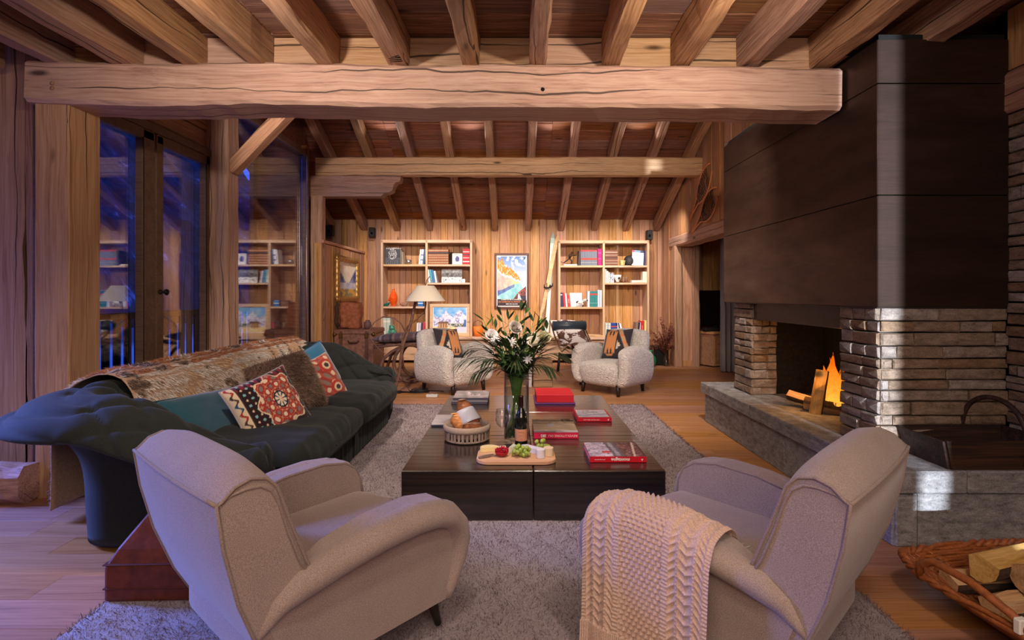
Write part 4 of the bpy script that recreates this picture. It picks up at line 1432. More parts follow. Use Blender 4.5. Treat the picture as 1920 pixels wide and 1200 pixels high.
# fur throw over the sofa back
ft = thing('fur_throw', 'long tawny wolf-look fur throw spread over the back of the green sofa', 'throw', (-2.2, 4.2, 0))
FM = Matrix.Translation((2.2, -4.2, 0))
thr = [(.035, .60), (.045, .68), (.07, .80), (.105, .92), (.14, .985), (.19, 1.02), (.25, 1.02), (.31, .99), (.36, .95), (.41, .90), (.445, .84), (.455, .77), (.455, .66), (.455, .50), (.455, .35), (.458, .2), (.46, .09)]
def thr_pt(u, v, lift=.040):
    """u along the sofa, v across"""
    yv = 2.90 + (5.30 - 2.90) * u
    t = v * (len(thr) - 1); i = min(int(t), len(thr) - 2); f = t - i
    o_ = thr[i][0] + (thr[i + 1][0] - thr[i][0]) * f
    zr_ = thr[i][1] + (thr[i + 1][1] - thr[i][1]) * f
    H = .76
    to, tz = thr[i + 1][0] - thr[i][0], (thr[i + 1][1] - thr[i][1]) * H
    ll = math.hypot(to, tz) + 1e-9
    no, nz = -tz / ll, to / ll
    e0 = max(0, (3.02 - yv)); e1 = max(0, yv - 4.90)
    xin = -2.03
    sh = 1.2 * e0 * e0 + .45 * e1 * e1
    if v > .66: sh *= .3
    if v < .35 and e0 == 0: zr_ -= .10 * (.5 + .5 * math.sin(u * 9)) * (1 - v / .35)
    return Vector((xin - o_ - no * lift + sh, yv, zr_ * H + nz * lift + .006 * fbm(yv * 3, v * 6)))
hide = fabric('throw_suede', C(150, 116, 90), C(186, 152, 122), 300, .9, .2)
MB().grid(lambda u, v: FM @ thr_pt(u, v), 70, 60).build('hide', hide, ft, solid=.006)
rs = np.random.RandomState(5)
PP, DD, CC, TT, LL = [], [], [], [], []
rr = random.Random(8)
nF = 52000
for i in range(nF):
    u, v = rr.random(), rr.random() ** 1.0 * .98
    p = thr_pt(u, v, .044)
    pu = thr_pt(min(u + .01, 1), v, .044) - thr_pt(max(u - .01, 0), v, .044)
    pv = thr_pt(u, min(v + .01, 1), .044) - thr_pt(u, max(v - .01, 0), .044)
    nrm = pu.cross(pv)
    if nrm.length < 1e-9: continue
    nrm.normalize()
    if v < .5 and nrm.z < 0 or v >= .5 and nrm.x > 0: nrm = -nrm
    flow = pv.normalized() * (-1 if v < .34 else 1)
    d = nrm * .55 + flow * .8 + Vector((rr.gauss(0, .2), rr.gauss(0, .2), rr.gauss(0, .2)))
    f = fbm(p.x * 4, p.y * 2.4, p.z * 4) + .35 * fbm(p.x * 14, p.y * 9, p.z * 14)
    band = math.exp(-((u * 14 + .3 * math.sin(v * 9)) % 1 - .5) ** 2 / .02) if u > .68 and rr.random() < .7 else 0
    ridge = math.exp(-((v - .36) / .10) ** 2)
    if ridge > .5 and f < .2: c0, c1 = (140, 84, 52), (196, 128, 80)
    elif f > .30: c0, c1 = (70, 56, 50), (104, 86, 76)
    elif f > -.35: c0, c1 = (200, 186, 172), (246, 240, 230)
    else: c0, c1 = (188, 152, 116), (234, 200, 160)
    if band > .5: c0, c1 = (40, 32, 30), (60, 48, 42)
    if v > .7: c0, c1 = (96, 84, 80), (150, 140, 140)
    s_ = rr.uniform(.75, 1.2)
    PP.append(p); DD.append(d); CC.append([x * s_ for x in C(*c0)[:3]]); TT.append([x * s_ for x in C(*c1)[:3]]); LL.append(rr.uniform(.018, .036))
fibres('fur', [FM @ p for p in PP], DD, LL, .0016, CC, M['fur'], ft, tipcols=TT)

# sofa cushions
def teal(u, v): return (26, 70, 84)
def cush_at(base, yaw, tilt, spin):
    Mx = Matrix.Translation(base) @ Matrix.Rotation(yaw, 4, 'Z') @ Matrix.Rotation(tilt, 4, 'X') @ Matrix.Rotation(spin, 4, 'Y')
    return Mx.to_translation(), Mx.to_euler()
M['velvet'] = vcol('teal_velvet', .8, .2, .6, .3, 300)
l_, r_ = cush_at((-1.80, 3.42, .49), R(80), -.60, .03)
cushion('teal_cushion', 'long plain teal cushion at the near end of the sofa, behind the dark patterned cushion', 1.02, .36, .17, teal, l_, r_, (24, 62, 76), 30, None, .01, M['velvet'])
l_, r_ = cush_at((-1.86, 4.96, .53), R(62), -.40, -.30)
cushion('teal_cushion', 'small bright teal cushion at the far corner of the sofa, peeping above the red cushion', .48, .46, .15, lambda u, v: (24, 92, 124), l_, r_, (20, 80, 108), 26, None, 0, M['velvet'])
def suzani(u, v):
    # dark ground, pale border with S motifs, big red medallion
    if u < .14:
        if u > .12: return (60, 44, 40)
        s_ = math.sin(v * 44)
        if abs((u - .065) / .035 - s_ * .7) < .45 and abs(u - .065) < .05: return ((150, 44, 36), (40, 70, 100), (70, 50, 44))[int(v * 7) % 3]
        return (206, 184, 152)
    cx, cy = (u - .62) / .36, (v - .50) / .52
    ang_ = math.atan2(cy, cx); rad = math.hypot(cx, cy)
    lim = .84 + .10 * math.cos(8 * ang_)
    if rad < lim:
        if rad < .22:
            return (214, 196, 170) if abs(math.sin(4 * ang_)) > .55 else (52, 62, 84) if rad > .09 else (150, 48, 40)
        if rad < .27: return (40, 32, 40)
        q = math.sin(6 * ang_) * math.cos(rad * 13)
        if q > .62: return (214, 190, 160)
        if q < -.70: return (116, 112, 104)
        if abs(q) < .06: return (186, 140, 110)
        return (158, 52, 38) if math.sin(rad * 22 + 3 * ang_) > -.5 else (132, 50, 52)
    if rad < lim + .05: return (212, 188, 158)
    w = math.sin(u * 40) * math.sin(v * 34)
    if w > .72 and u < .42: return (120, 168, 170)
    if w < -.84: return (206, 176, 146)
    if v > .88: return (116, 30, 34) if math.sin(u * 60) > -.3 else (30, 20, 24)
    return (40, 24, 26)
l_, r_ = cush_at((-1.525, 3.30, .555), R(50), -.45, -.30)
cushion('patterned_cushion', 'patterned cushion with dark ground and red medallion at the front of the sofa', .43, .40, .16, suzani, l_, r_, (150, 140, 146), 110, None, .0)
def red_pat(u, v):
    if u < .10: return (202, 178, 150) if math.sin(v * 50) > -.2 else (120, 40, 36)
    q = math.sin(u * 21 + math.sin(v * 13)) * math.sin(v * 19 + math.sin(u * 11))
    cx, cy = (u % .5 - .25), (v % .5 - .25)
    r_ = math.hypot(cx, cy)
    if r_ < .05: return (60, 40, 48)
    if r_ < .09: return (206, 176, 140)
    if r_ < .15: return (164, 52, 40)
    if q > .5: return (204, 178, 148)
    if q < -.45: return (126, 108, 96)
    return (170, 78, 58) if math.sin((u + v) * 34) > 0 else (146, 56, 48)
l_, r_ = cush_at((-1.57, 4.22, .535), R(58), -.45, -.26)
cushion('patterned_cushion', 'red and beige patterned cushion at the far end of the sofa seat', .47, .40, .16, red_pat, l_, r_, (170, 150, 136), 90, None, .0)
# brown fur cushion
l_, r_ = cush_at((-1.58, 3.70, .60), R(54), -.42, -.2)
fc = thing('fur_cushion', 'brown shaggy fur cushion between the two patterned cushions on the sofa', 'cushion', l_, 0, None, r_)
V, F, UV = cushion_pts(.46, .44, .22, 24, .02)
MB().add(V, F, 0, True).build('cover', plain('fur_skin', C(96, 72, 58), .9), fc)
PP, DD, CC, TT, LL = [], [], [], [], []
for i in range(17000):
    f = F[rr.randrange(len(F))]
    a, b_, c_, d_ = [Vector(V[k]) for k in f]
    s_, t_ = rr.random(), rr.random()
    p = a + (b_ - a) * s_ + (d_ - a) * t_
    nrm = (b_ - a).cross(d_ - a)
    if nrm.length < 1e-12: continue
    nrm.normalize()
    if nrm.y * p.y < 0: nrm = -nrm
    d = nrm * .8 + Vector((rr.gauss(0, .3), rr.gauss(0, .3), rr.gauss(0, .3) - .35))
    k = fbm(p.x * 7, p.z * 7)
    c0 = (66, 48, 38) if k > .0 else (98, 72, 56)
    c1 = (128, 100, 82) if k > .15 else (168, 138, 118)
    PP.append(p); DD.append(d); CC.append(C(*c0)[:3]); TT.append(C(*c1)[:3]); LL.append(rr.uniform(.018, .034))
fibres('fur', PP, DD, LL, .0015, CC, M['fur'], fc, tipcols=TT)
# ------------------------------------------------------------------ things on the coffee table (top at TZ)
TZ = .2895
def red(c): return plain('cover_%d_%d_%d' % c, C(*c), .45)
def table_book(label, x0, x1, y0, y1, z0, z1, col, rotz=0, pic=None, name='book', cat='book', spine=None, group=None, border=.0):
    cx, cy = (x0 + x1) / 2, (y0 + y1) / 2
    w, d, h = x1 - x0, y1 - y0, z1 - z0
    t = thing(name, label, cat, (cx, cy, z0), rotz, group)
    mc = red(col)
    mb = MB()
    mb.cbox((0, 0, .0018), (w, d, .0035), .001).cbox((0, 0, h - .0018), (w, d, .0035), .001)
    mb.cbox((0, -d / 2 + .002, h / 2), (w, .004, h), .0015)
    mb.build('cover', mc, t)
    MB().cbox((0, .003, h / 2), (w - .008, d - .012, h - .007), .001).build('page_block', M['paper'], t)
    if pic:
        picture('cover_picture', w - .004 - border * 2, d - .006 - border * 2, pic, M['print'], t, (0, .001, h + .0008), (-PI / 2, 0, 0), 54)
    if spine:
        for (s, size, px, wd, bold) in spine:
            text('spine_lettering', s, size, M['white'], t, (px, -d / 2 - .0008, h / 2), (PI / 2, PI, 0), wd, bold)
    return t
def pic_mont(u, v):
    # v up = towards the back of the table; the cover is seen upside down
    n = fbm(u * 3, v * 3, 1, 2.2); n2 = fbm(u * 9, v * 7, 4, 2)
    if u > .97: return (60, 44, 46)
    if abs((u - .50) - (.5 - v) * .06) < .10: 
        return (196, 190, 196) if (abs(((u - .50) - (.5 - v) * .06)) < .035 and int(v * 21) % 2) else (96, 92, 100)
    if u > .58: 
        if abs(u - .86 - .12 * (v - .5)) < .02: return (206, 180, 164)
        return (96 + 40 * n, 56 + 26 * n, 56 + 22 * n) if n2 < .25 else (150, 120, 118)
    if abs(u - .33) < .07 and abs(v - .3) < .05: return (200, 50, 60)
    return (190 + 50 * n, 176 + 46 * n, 190 + 44 * n) if n2 > -.25 else (120, 112, 132)
def cl(c): return tuple(max(0, min(255, x)) for x in c)
def wrap(f): return lambda u, v: cl(f(u, v))
table_book('red-spined mountain book at the near corner of the coffee table', .428, .752, 3.035, 3.325, TZ, TZ + .034, (196, 12, 34), 0, wrap(pic_mont), spine=(('montagne', .026, .012, .105, .0006), ('photographies', .008, -.105, .06, 0), ('A', .014, .135, None, .001)))
def pic_ski(u, v):
    n = fbm(u * 6, v * 5, 2, 1.6)
    if v < .10: return (208, 206, 216) if u > .5 else (150, 146, 158)
    if v < .16: return (226, 220, 222)
    if v > .80 and u > .7 and n > -.25: return (30, 26, 24)
    if abs(v - .86) < .03: return (70, 56, 46)
    if .42 < v < .66 and abs(u - .42) < .12 - abs(v - .54): return (210, 214, 224)
    if v < .62: return (236, 216, 190) if math.sin(v * 60 + u * 4) > -.2 else (190, 160, 128)
    return (186 + 40 * n, 166 + 36 * n, 138 + 30 * n)
table_book('pink-spined ski book with a snowy vintage photograph cover', .126, .424, 3.535, 3.915, TZ, TZ + .041, (214, 30, 76), 0, wrap(pic_ski), spine=(('SKI', .024, -.085, .034, .0012), ('REVOLUTIONS DU', .019, .045, .19, 0)))
def pic_grey(u, v):
    n = fbm(u * 5, v * 4, 7, 1.8)
    if .2 < u < .72 and .45 < v < .9: return (196 + 70 * n, 186 + 64 * n, 196 + 60 * n)
    if abs(v - .3 - .2 * (u - .4)) < .03: return (110, 104, 116)
    return (206 + 26 * n, 204 + 26 * n, 216 + 24 * n)
table_book('red book with a pale grey photograph, alone near the table\'s right edge', .468, .729, 4.005, 4.285, TZ, TZ + .031, (204, 22, 46), 0, wrap(pic_grey), spine=(('LES PLUS BELLES', .010, -.02, .12, 0), ('Z', .014, .105, None, .001)), border=.012)
table_book('blue and pink book under the red box', .175, .527, 4.625, 5.00, TZ, TZ + .016, (96, 50, 110), 0)
rb = thing('slipcase_book', 'thick plain red boxed book on top of the stack by the far table edge', 'book', (.350, 4.80, TZ + .0165), 0)
MB().cbox((0, 0, .034), (.325, .34, .068), .003).build('slipcase', plain('red_linen', C(186, 20, 36), .6, 0, .2, 300, .05), rb)
MB().cbox((0, .169, .034), (.30, .006, .058), .001).build('page_block', M['paper'], rb)
def pic_mag(u, v):
    n = fbm(u * 4, v * 3, 3, 1.5)
    if .36 < u < .75 and .3 < v < .8 + .1 * n and n > -.2: return (206, 188, 196)
    return (146 + 30 * n, 138 + 28 * n, 138 + 28 * n)
for k in range(3):
    table_book(('dark-edged magazine, bottom of the stack at the far left of the table', 'middle magazine of the stack at the far left of the table', 'grey-covered magazine, top of the stack at the far left of the table')[k],
               -.552 + .006 * k, -.238 + .004 * k, 4.64, 4.985, TZ + .0185 * k, TZ + .0185 * (k + 1) - .0005, (66, 62, 76) if k != 1 else (120, 116, 124), .01 * (k - 1), wrap(pic_mag) if k == 2 else None, 'magazine', 'magazine', None, 'magazines stacked at the far left of the table')
for k in range(2):
    table_book(('lower white magazine behind the bread basket', 'upper white magazine behind the bread basket')[k], -.604, -.33, 3.86, 4.13, TZ + .013 * k, TZ + .013 * (k + 1) - .0005, (66, 66, 88) if k == 0 else (214, 208, 214), .02 * k,
               (lambda u, v: cl((214 + 14 * fbm(u * 4, v * 4), 208 + 14 * fbm(u * 4, v * 4), 212 + 12 * fbm(u * 4, v * 4)))) if k else None, 'magazine', 'magazine', None, 'white magazines behind the bread basket')

# bread basket
bb = thing('bread_basket', 'round split-wood bread basket with a linen lining on the coffee table', 'basket', (-.315, 3.53, TZ))
M['chestnut'] = wood('grey_split_wood', C(88, 72, 62), C(134, 112, 98), C(170, 148, 130), sc=1.5, var=.15, knots=0, bump=.4)
M['linen'] = fabric('natural_linen', C(150, 128, 112), C(190, 168, 150), 700, .95, .3, .1)
MB().lathe([(.140, .004), (.146, .004), (.148, .014), (.142, .016)], 36, caps=False).build('bottom_hoop', M['chestnut'], bb)
MB().lathe([(.0, .006), (.142, .006)], 36, caps=False).build('floor_disc', M['chestnut'], bb)
sm_ = MB().cbox((0, 0, 0), (.082, .004, .0175), .001).mesh('stave', M['chestnut'])
for i in range(34):
    a = 2 * PI * i / 34
    o = bpy.data.objects.new('stave', sm_); link(o, bb)
    r_ = .146 + (.002 if i % 2 else -.001)
    o.location = (r_ * math.cos(a), r_ * math.sin(a), .050); o.rotation_euler = (PI / 2, -PI / 2, a + PI / 2) if False else (0, 0, 0)
    o.matrix_local = Matrix.Translation((r_ * math.cos(a), r_ * math.sin(a), .050)) @ Matrix.Rotation(a, 4, 'Z') @ Matrix.Rotation(-PI / 2, 4, 'Y') @ Matrix.Rotation(PI / 2, 4, 'X')
MB().lathe([(.138, .062), (.152, .066), (.157, .08), (.156, .098), (.150, .106), (.142, .104), (.136, .085), (.128, .03), (.09, .014), (.001, .012)], 40, caps=False).build('lining', M['linen'], bb)
M['crust'] = plain('bread_crust', C(150, 92, 58), .8, 0, .8, 26, .30)
M['crust2'] = plain('golden_crust', C(196, 128, 72), .75, 0, .6, 34, .30)
def loaf(label, p0, p1, r_, m, flour, seed):
    p0, p1 = Vector(p0), Vector(p1)
    t = thing('bread_loaf', label, 'bread', (p0 + p1) / 2)
    N = 16; pts = []; rad = []
    for i in range(N + 1):
        f = i / N
        pts.append(p0 + (p1 - p0) * f - (p0 + p1) / 2 + Vector((0, 0, .012 * math.sin(PI * f))))
        rad.append(max(.006, r_ * (max(0, 1 - abs(2 * f - 1) ** 3.2)) ** .6 * (1 + .07 * math.sin(f * 26 + seed))))
    MB().tube(pts, rad, 14).build('crust', m, t)
    ax = (p1 - p0).normalized()
    for k in range(4):
        f = .22 + .18 * k
        c_ = pts[int(f * N)]
        MB().ell((0, 0, 0), (.030, .008, .006), 10, 6, 0, Matrix.Translation(c_ + Vector((0, -r_ * .45, r_ * .78))) @ Matrix.Rotation(.5, 4, 'Z')).build('score', flour, t)
    return t
loaf('dark floured loaf wrapped in paper, standing up out of the bread basket', (-.375, 3.60, .535), (-.245, 3.49, .335), .052, M['crust'], plain('flour_dust', C(190, 150, 128), .95), 1)
loaf('golden brown loaf at the left inside the bread basket', (-.415, 3.55, .435), (-.325, 3.50, .345), .045, M['crust2'], plain('pale_crumb', C(214, 160, 104), .95), 2)
loaf('small dark loaf lying across the front of the bread basket', (-.34, 3.47, .375), (-.215, 3.50, .37), .032, M['crust'], plain('flour_dust2', C(180, 140, 118), .95), 3)
bw = thing('bread_wrapper', 'white paper sleeve around the dark loaf', 'paper', (-.313, 3.545, .443))
ax = (Vector((-.245, 3.49, .335)) - Vector((-.375, 3.60, .535))).normalized()
q_ = ax.to_track_quat('Z', 'Y').to_matrix().to_4x4()
MB().grid(lambda u, v: Vector(((.058 + .012 * v) * math.cos(2 * PI * u), (.058 + .012 * v) * math.sin(2 * PI * u), -.045 + .10 * v + .012 * math.sin(2 * PI * u))), 36, 8, 0, True, q_, True).build('sleeve', plain('white_paper', C(214, 214, 224), .8), bw, solid=.0012)

# vase with water
vs = thing('glass_vase', 'tall clear glass cylinder vase holding the bouquet', 'vase', (.012, 3.49, TZ))
MB().lathe([(.082, 0), (.082, .475), (.078, .475), (.078, .018), (.0005, .018)], 40, caps=False).build('vase_wall', M['clear'], vs)
MB().lathe([(.0005, .0), (.082, .0)], 40, caps=False).build('vase_base', M['clear'], vs)
M['water'] = glass('vase_water', .03, (.90, .94, .90, 1))
MB().lathe([(.0005, .020), (.077, .020), (.077, .356), (.0005, .356)], 40, caps=False).build('water', M['water'], vs)

# bouquet
M['leafd'] = plain('dark_leaf', C(54, 80, 44), .5, 0, .2, 40, .35)
M['leafl'] = plain('fresh_leaf', C(84, 118, 56), .5, 0, .2, 40, .30)
M['palm'] = plain('palm_leaf', C(36, 54, 30), .6, 0, 0, 30, .35, .2)
M['stem'] = plain('green_stem', C(104, 150, 66), .55, 0, .1, 30, .2)
M['petal'] = plain('cream_petal', C(246, 238, 222), .7, 0, .1, 60, .05)
M['petalw'] = plain('white_petal', C(246, 244, 244), .7, 0, .1, 60, .05)
bq = thing('bouquet', 'loose bouquet of white flowers, lily buds and palm fronds in the tall glass vase', 'flowers', (.012, 3.49, TZ))
rr = random.Random(21)
NECK = Vector((0, 0, .40))
sb = MB()
for i in range(60):
    a = rr.uniform(0, 2 * PI); b_ = rr.uniform(.012, .074)
    p0 = Vector((b_ * math.cos(a + 2.4), b_ * math.sin(a + 2.4), .028)); p1 = NECK + Vector((.036 * math.cos(a), .036 * math.sin(a), -.02)); p2 = NECK + Vector((.13 * math.cos(a), .13 * math.sin(a), .20))
    sb.tube([p0, p0.lerp(p1, .5), p1, p1.lerp(p2, .5) + Vector((0, 0, .01)), p2], .0042, 6)
so = sb.build('stems', M['stem'], bq); so['kind'] = 'stuff'
def leaf_mesh(mb, base, d, L, W, up=Vector((0, 0, 1)), curl=.15, mat=0, n=6):
    d = Vector(d).normalized()
    s_ = d.cross(up)
    if s_.length < 1e-3: s_ = Vector((1, 0, 0))
    s_.normalize(); nr = s_.cross(d).normalized()
    V = []; F = []
    for i in range(n + 1):
        t = i / n
        w = W * math.sin(PI * (t * .96 + .02)) ** .8 / 2
        c_ = base + d * L * t - nr * curl * L * t * t
        V += [c_ - s_ * w, c_ - nr * (-.12 * w), c_ + s_ * w]
    for i in range(n):
        k = 3 * i
        F += [(k, k + 1, k + 4, k + 3), (k + 1, k + 2, k + 5, k + 4)]
    mb.add(V, F, mat, True)
# cone of dark filler foliage
fm_ = MB()
for i in range(430):
    a = rr.uniform(0, 2 * PI); h = rr.random()
    rad = .030 + .20 * h ** .95 * rr.uniform(.5, 1)
    base = NECK + Vector((rad * math.cos(a), rad * math.sin(a), .0 + .27 * h))
    d = Vector((math.cos(a) * .7, math.sin(a) * .7, rr.uniform(.1, 1.0)))
    leaf_mesh(fm_, base, d, rr.uniform(.05, .10), rr.uniform(.016, .032), curl=rr.uniform(0, .4))
fo = fm_.build('foliage', M['leafd'], bq); fo['kind'] = 'stuff'
# lily branches with buds and leaves
tips = [(-.22, -.03, .80), (-.155, .04, .78), (-.10, -.02, .83), (-.055, .05, .80), (.0, 0, .76), (.06, .03, .84), (.11, -.03, .79), (.165, .02, .80), (.20, -.02, .74), (.03, .06, .86), (-.19, .04, .70), (.14, .06, .76)]
for i, tp in enumerate(tips):
    tp = Vector(tp)
    mb = MB()
    p0 = NECK + Vector((tp.x * .2, tp.y * .2, .05)); mid = NECK.lerp(tp, .55) + Vector((tp.x * .12, 0, .02))
    mb.tube([p0, mid, tp], [.0035, .003, .0018], 6, True, 0)
    for k in range(5):
        f = .45 + .13 * k
        b_ = p0.lerp(mid, f * 2) if f < .5 else mid.lerp(tp, (f - .5) * 2)
        a = k * 2.2 + i
        leaf_mesh(mb, b_, Vector((math.cos(a) * .8 + tp.x * 1.5, math.sin(a) * .8, .75)), rr.uniform(.065, .10), rr.uniform(.022, .034), curl=rr.uniform(-.1, .25), mat=1 if (k + i) % 3 else 2)
    leaf_mesh(mb, tp - Vector((0, 0, .01)), Vector((tp.x, tp.y, .9)), .075, .026, mat=2 if i % 3 else 1, curl=.05)
    mb.build('leafy_branch', [M['stem'], M['leafd'], M['leafl']], bq)
# arching palm fronds
def frond(tip, droop, nl, ll):
    tip = Vector(tip); mb = MB(); pts = []
    for k in range(15):
        t = k / 14
        p = NECK.lerp(tip, t) + Vector((0, 0, droop * math.sin(PI * min(1, t * .9)) * .9))
        pts.append(p)
    mb.tube(pts, [.003 - .0018 * k / 14 for k in range(15)], 5)
    ax = (pts[-1] - pts[4]); ax.normalize()
    for k in range(nl):
        t = .32 + .68 * k / nl
        i = min(13, int(t * 14)); p = pts[i].lerp(pts[i + 1], t * 14 - i)
        tn = (pts[i + 1] - pts[i]).normalized()
        sd = tn.cross(Vector((0, 0, 1))).normalized()
        for s_ in (-1, 1):
            d = tn * 1.0 + sd * s_ * (.75 - .3 * t) + Vector((0, 0, -.30 + rr.uniform(-.15, .25)))
            leaf_mesh(mb, p, d, ll * (1 - .45 * abs(2 * t - 1.3)), .0085, curl=.30, n=4)
    mb.build('palm_frond', M['palm'], bq)
for tip, dr in (((-.36, -.06, .50), .10), ((-.33, .08, .56), .10), ((-.27, -.16, .44), .08), ((-.20, -.20, .54), .06), ((.34, .02, .60), .08), ((.30, -.12, .56), .08), ((.22, -.18, .48), .07), ((-.30, .0, .66), .05), ((.27, .10, .66), .05)):
    frond(tip, dr, 17, .15)
# fan palm facing the camera
fp_ = MB(); c_ = Vector((-.004, -.10, .565))
fp_.tube([NECK, (NECK + c_) / 2 + Vector((0, -.03, 0)), c_], .003, 5)
for k in range(22):
    a = 2 * PI * k / 22 + .1
    leaf_mesh(fp_, c_, Vector((math.cos(a), -.35 - .2 * abs(math.sin(a)), math.sin(a))), .115 if math.sin(a) < .3 else .09, .009, Vector((0, -1, 0)), curl=.1, n=4)
fp_.build('fan_leaf', M['leafl'] if False else plain('fan_palm_leaf', C(70, 96, 48), .5, 0, 0, 30, .3), bq)
# flowers
def rose(c, r_, m, nm='rose', seed=1):
    r2 = random.Random(seed); mb = MB()
    for ring, (n, rad, op, hh) in enumerate(((4, .30, .15, 1.0), (5, .55, .35, 1.0), (6, .80, .6, .9), (7, 1.0, .9, .7))):
        for k in range(n):
            a = 2 * PI * k / n + ring * .5
            def pt(u, v, a=a, rad=rad, op=op, hh=hh):
                th = a + (u - .5) * 2 * PI / 3.0
                rr_ = r_ * (rad * (.35 + .65 * v ** .7) + op * .22 * v * v)
                return (rr_ * math.cos(th), rr_ * math.sin(th), r_ * (-.7 + 1.35 * hh * v - .25 * op * v ** 4 - .15 * abs(2 * u - 1) ** 3 * v))
            mb.grid(pt, 7, 5)
    return mb.build(nm, m, bq, c, (R(r2.uniform(35, 60)), 0, R(r2.uniform(-30, 30))))
rose((.112, -.085, .655), .043, M['petal'], 'rose', 1)
rose((-.005, -.03, .745), .040, plain('grey_rose_petal', C(222, 214, 204), .7), 'rose', 2)
rose((.175, -.02, .68), .045, plain('cream_bud_petal', C(222, 214, 180), .7), 'rose', 3)
rose((-.16, -.05, .70), .036, M['petalw'], 'rose', 5)
for (c_, n) in (((-.035, -.10, .655), 44), ((.005, -.12, .60), 30), ((-.135, -.09, .665), 30), ((.07, -.13, .55), 22)):
    mb = MB()
    for k in range(n):
        z = 1 - 1.6 * (k + .5) / n; a = k * 2.4
        d = Vector((math.sqrt(max(0, 1 - z * z)) * math.cos(a), math.sqrt(max(0, 1 - z * z)) * math.sin(a), z))
        leaf_mesh(mb, Vector((0, 0, 0)), d, .034, .011, n=3, curl=.2)
    mb.build('chrysanthemum', M['petalw'], bq, c_, (.7, 0, 0))
gy = MB()
for k in range(170):
    a = rr.uniform(0, 2 * PI); r_ = rr.uniform(.04, .19)
    gy.ell((r_ * math.cos(a), r_ * math.sin(a), rr.uniform(.60, .74) - .15 * r_), (.0042, .0042, .0042), 5, 4)
go = gy.build('tiny_blossoms', M['petalw'], bq); go['kind'] = 'stuff'

# wine bottle and glasses
wbt = thing('wine_bottle', 'dark red wine bottle with an orange label in front of the vase', 'bottle', (.041, 3.385, TZ))
MB().lathe([(.0005, .004), (.034, 0), (.0395, .006), (.0395, .165), (.036, .185), (.026, .212), (.016, .238), (.0140, .255), (.0138, .30), (.0155, .301), (.0155, .312), (.0005, .313)], 32, caps=False).build('glass_body', plain('dark_green_bottle', C(20, 22, 16), .08, 0, 0, 80, 0, .8), wbt)
MB().lathe([(.0148, .245), (.0150, .302), (.0165, .303), (.0165, .3135), (.0005, .3145)], 24, caps=False).build('capsule', plain('burgundy_foil', C(50, 16, 20), .35, .3), wbt)
MB().lathe([(.0399, .035), (.0400, .036), (.0400, .108), (.0399, .109)], 32, caps=False).build('label_band', plain('orange_label', C(206, 142, 108), .7), wbt)
for k, (w_, s_) in enumerate(((.036, .0075), (.030, .006), (.034, .0065))):
    text('label_lettering', ('Bourgogne', 'Pinot Noir', '2015')[k], s_, plain('brown_ink', C(120, 66, 48), .8), wbt, (0, -.0412, .092 - .021 * k), (PI / 2, 0, 0))
def wineglass(label, x, y_):
    t = thing('wine_glass', label, 'glass', (x, y_, TZ), 0, 'wine glasses')
    MB().lathe([(.036, .001), (.034, .003), (.010, .006), (.004, .012), (.0036, .085), (.010, .094), (.034, .115), (.044, .145), (.043, .175), (.035, .215), (.0342, .215), (.042, .175), (.043, .145), (.033, .117), (.008, .097), (.0005, .095)], 32, caps=False).build('bowl', M['clear'], t)
    return t
wineglass('wine glass left of the bottle, nearer the bread basket', -.082, 3.455)
wineglass('wine glass just left of the bottle, in front of the vase', -.030, 3.40)

# cheese board
cb = thing('cheese_board', 'beech serving board with cheese and fruit at the near edge of the table', 'board', (.008, 3.115, TZ))
poly = []
for (cx, cy, a0) in ((.155, .07, 0), (-.155, .07, 90), (-.155, -.055, 180), (.155, -.055, 270)):
    for k in range(7):
        a = R(a0 + 15 * k); poly.append((cx + .072 * math.cos(a), cy + .070 * math.sin(a)))
M['beech'] = wood('beech_board', C(176, 128, 88), C(204, 156, 112), C(222, 178, 136), sc=1.0, var=.03, knots=0, bump=.05)
mb = MB(); mb.prism(poly, 2, 0, .021)
o = mb.build('board', M['beech'], cb)
md = o.modifiers.new('b', 'BEVEL'); md.width = .004; md.segments = 2
BZ = TZ + .0215
def cheese(label, poly, h, m, rind, loc, rz, name='cheese'):
    t = thing(name, label, 'cheese', loc, rz)
    o = MB().prism(poly, 2, 0, h).build('paste', m, t)
    md = o.modifiers.new('b', 'BEVEL'); md.width = .003; md.segments = 2
    if rind:
        ax = [(x, y_) for x, y_ in poly]
        MB().tube([(x * 1.01, y_ * 1.01, h / 2) for x, y_ in ax[:max(3, len(ax) // 2)]], h * .42, 6, True, 0, None, True, None).build('rind', rind, t)
    return t
arc = [(.055 * math.cos(R(a)), .050 * math.sin(R(a))) for a in range(0, 181, 15)]
cheese('pale yellow half-round cheese at the left end of the board', arc, .032, plain('yellow_cheese', C(224, 204, 148), .6, 0, .2, 90, .05), plain('washed_rind', C(206, 170, 106), .7), (-.150, 3.165, BZ), R(12))
cheese('blue-veined cheese wedge behind the pomegranate', [(-.03, -.03), (.035, -.012), (.02, .04)], .040, plain('blue_cheese', C(198, 200, 176), .6, 0, .4, 60, .22), None, (-.016, 3.165, BZ), .3)
cheese('small pale slice of cheese behind the pomegranate', [(-.035, -.02), (.02, -.02), (.02, .012), (-.035, .012)], .030, plain('pale_cheese', C(224, 218, 186), .6), None, (-.072, 3.185, BZ), .2)
cheese('long white-rinded brie wedge beside the grapes', [(-.035, .040), (.0, .050), (.125, -.055), (.10, -.075), (-.03, .0)], .034, plain('brie_white', C(214, 208, 220), .75, 0, .2, 60, .04), None, (.075, 3.165, BZ), .0)
cyl = [(.0265 * math.cos(2 * PI * k / 18), .0265 * math.sin(2 * PI * k / 18)) for k in range(18)]
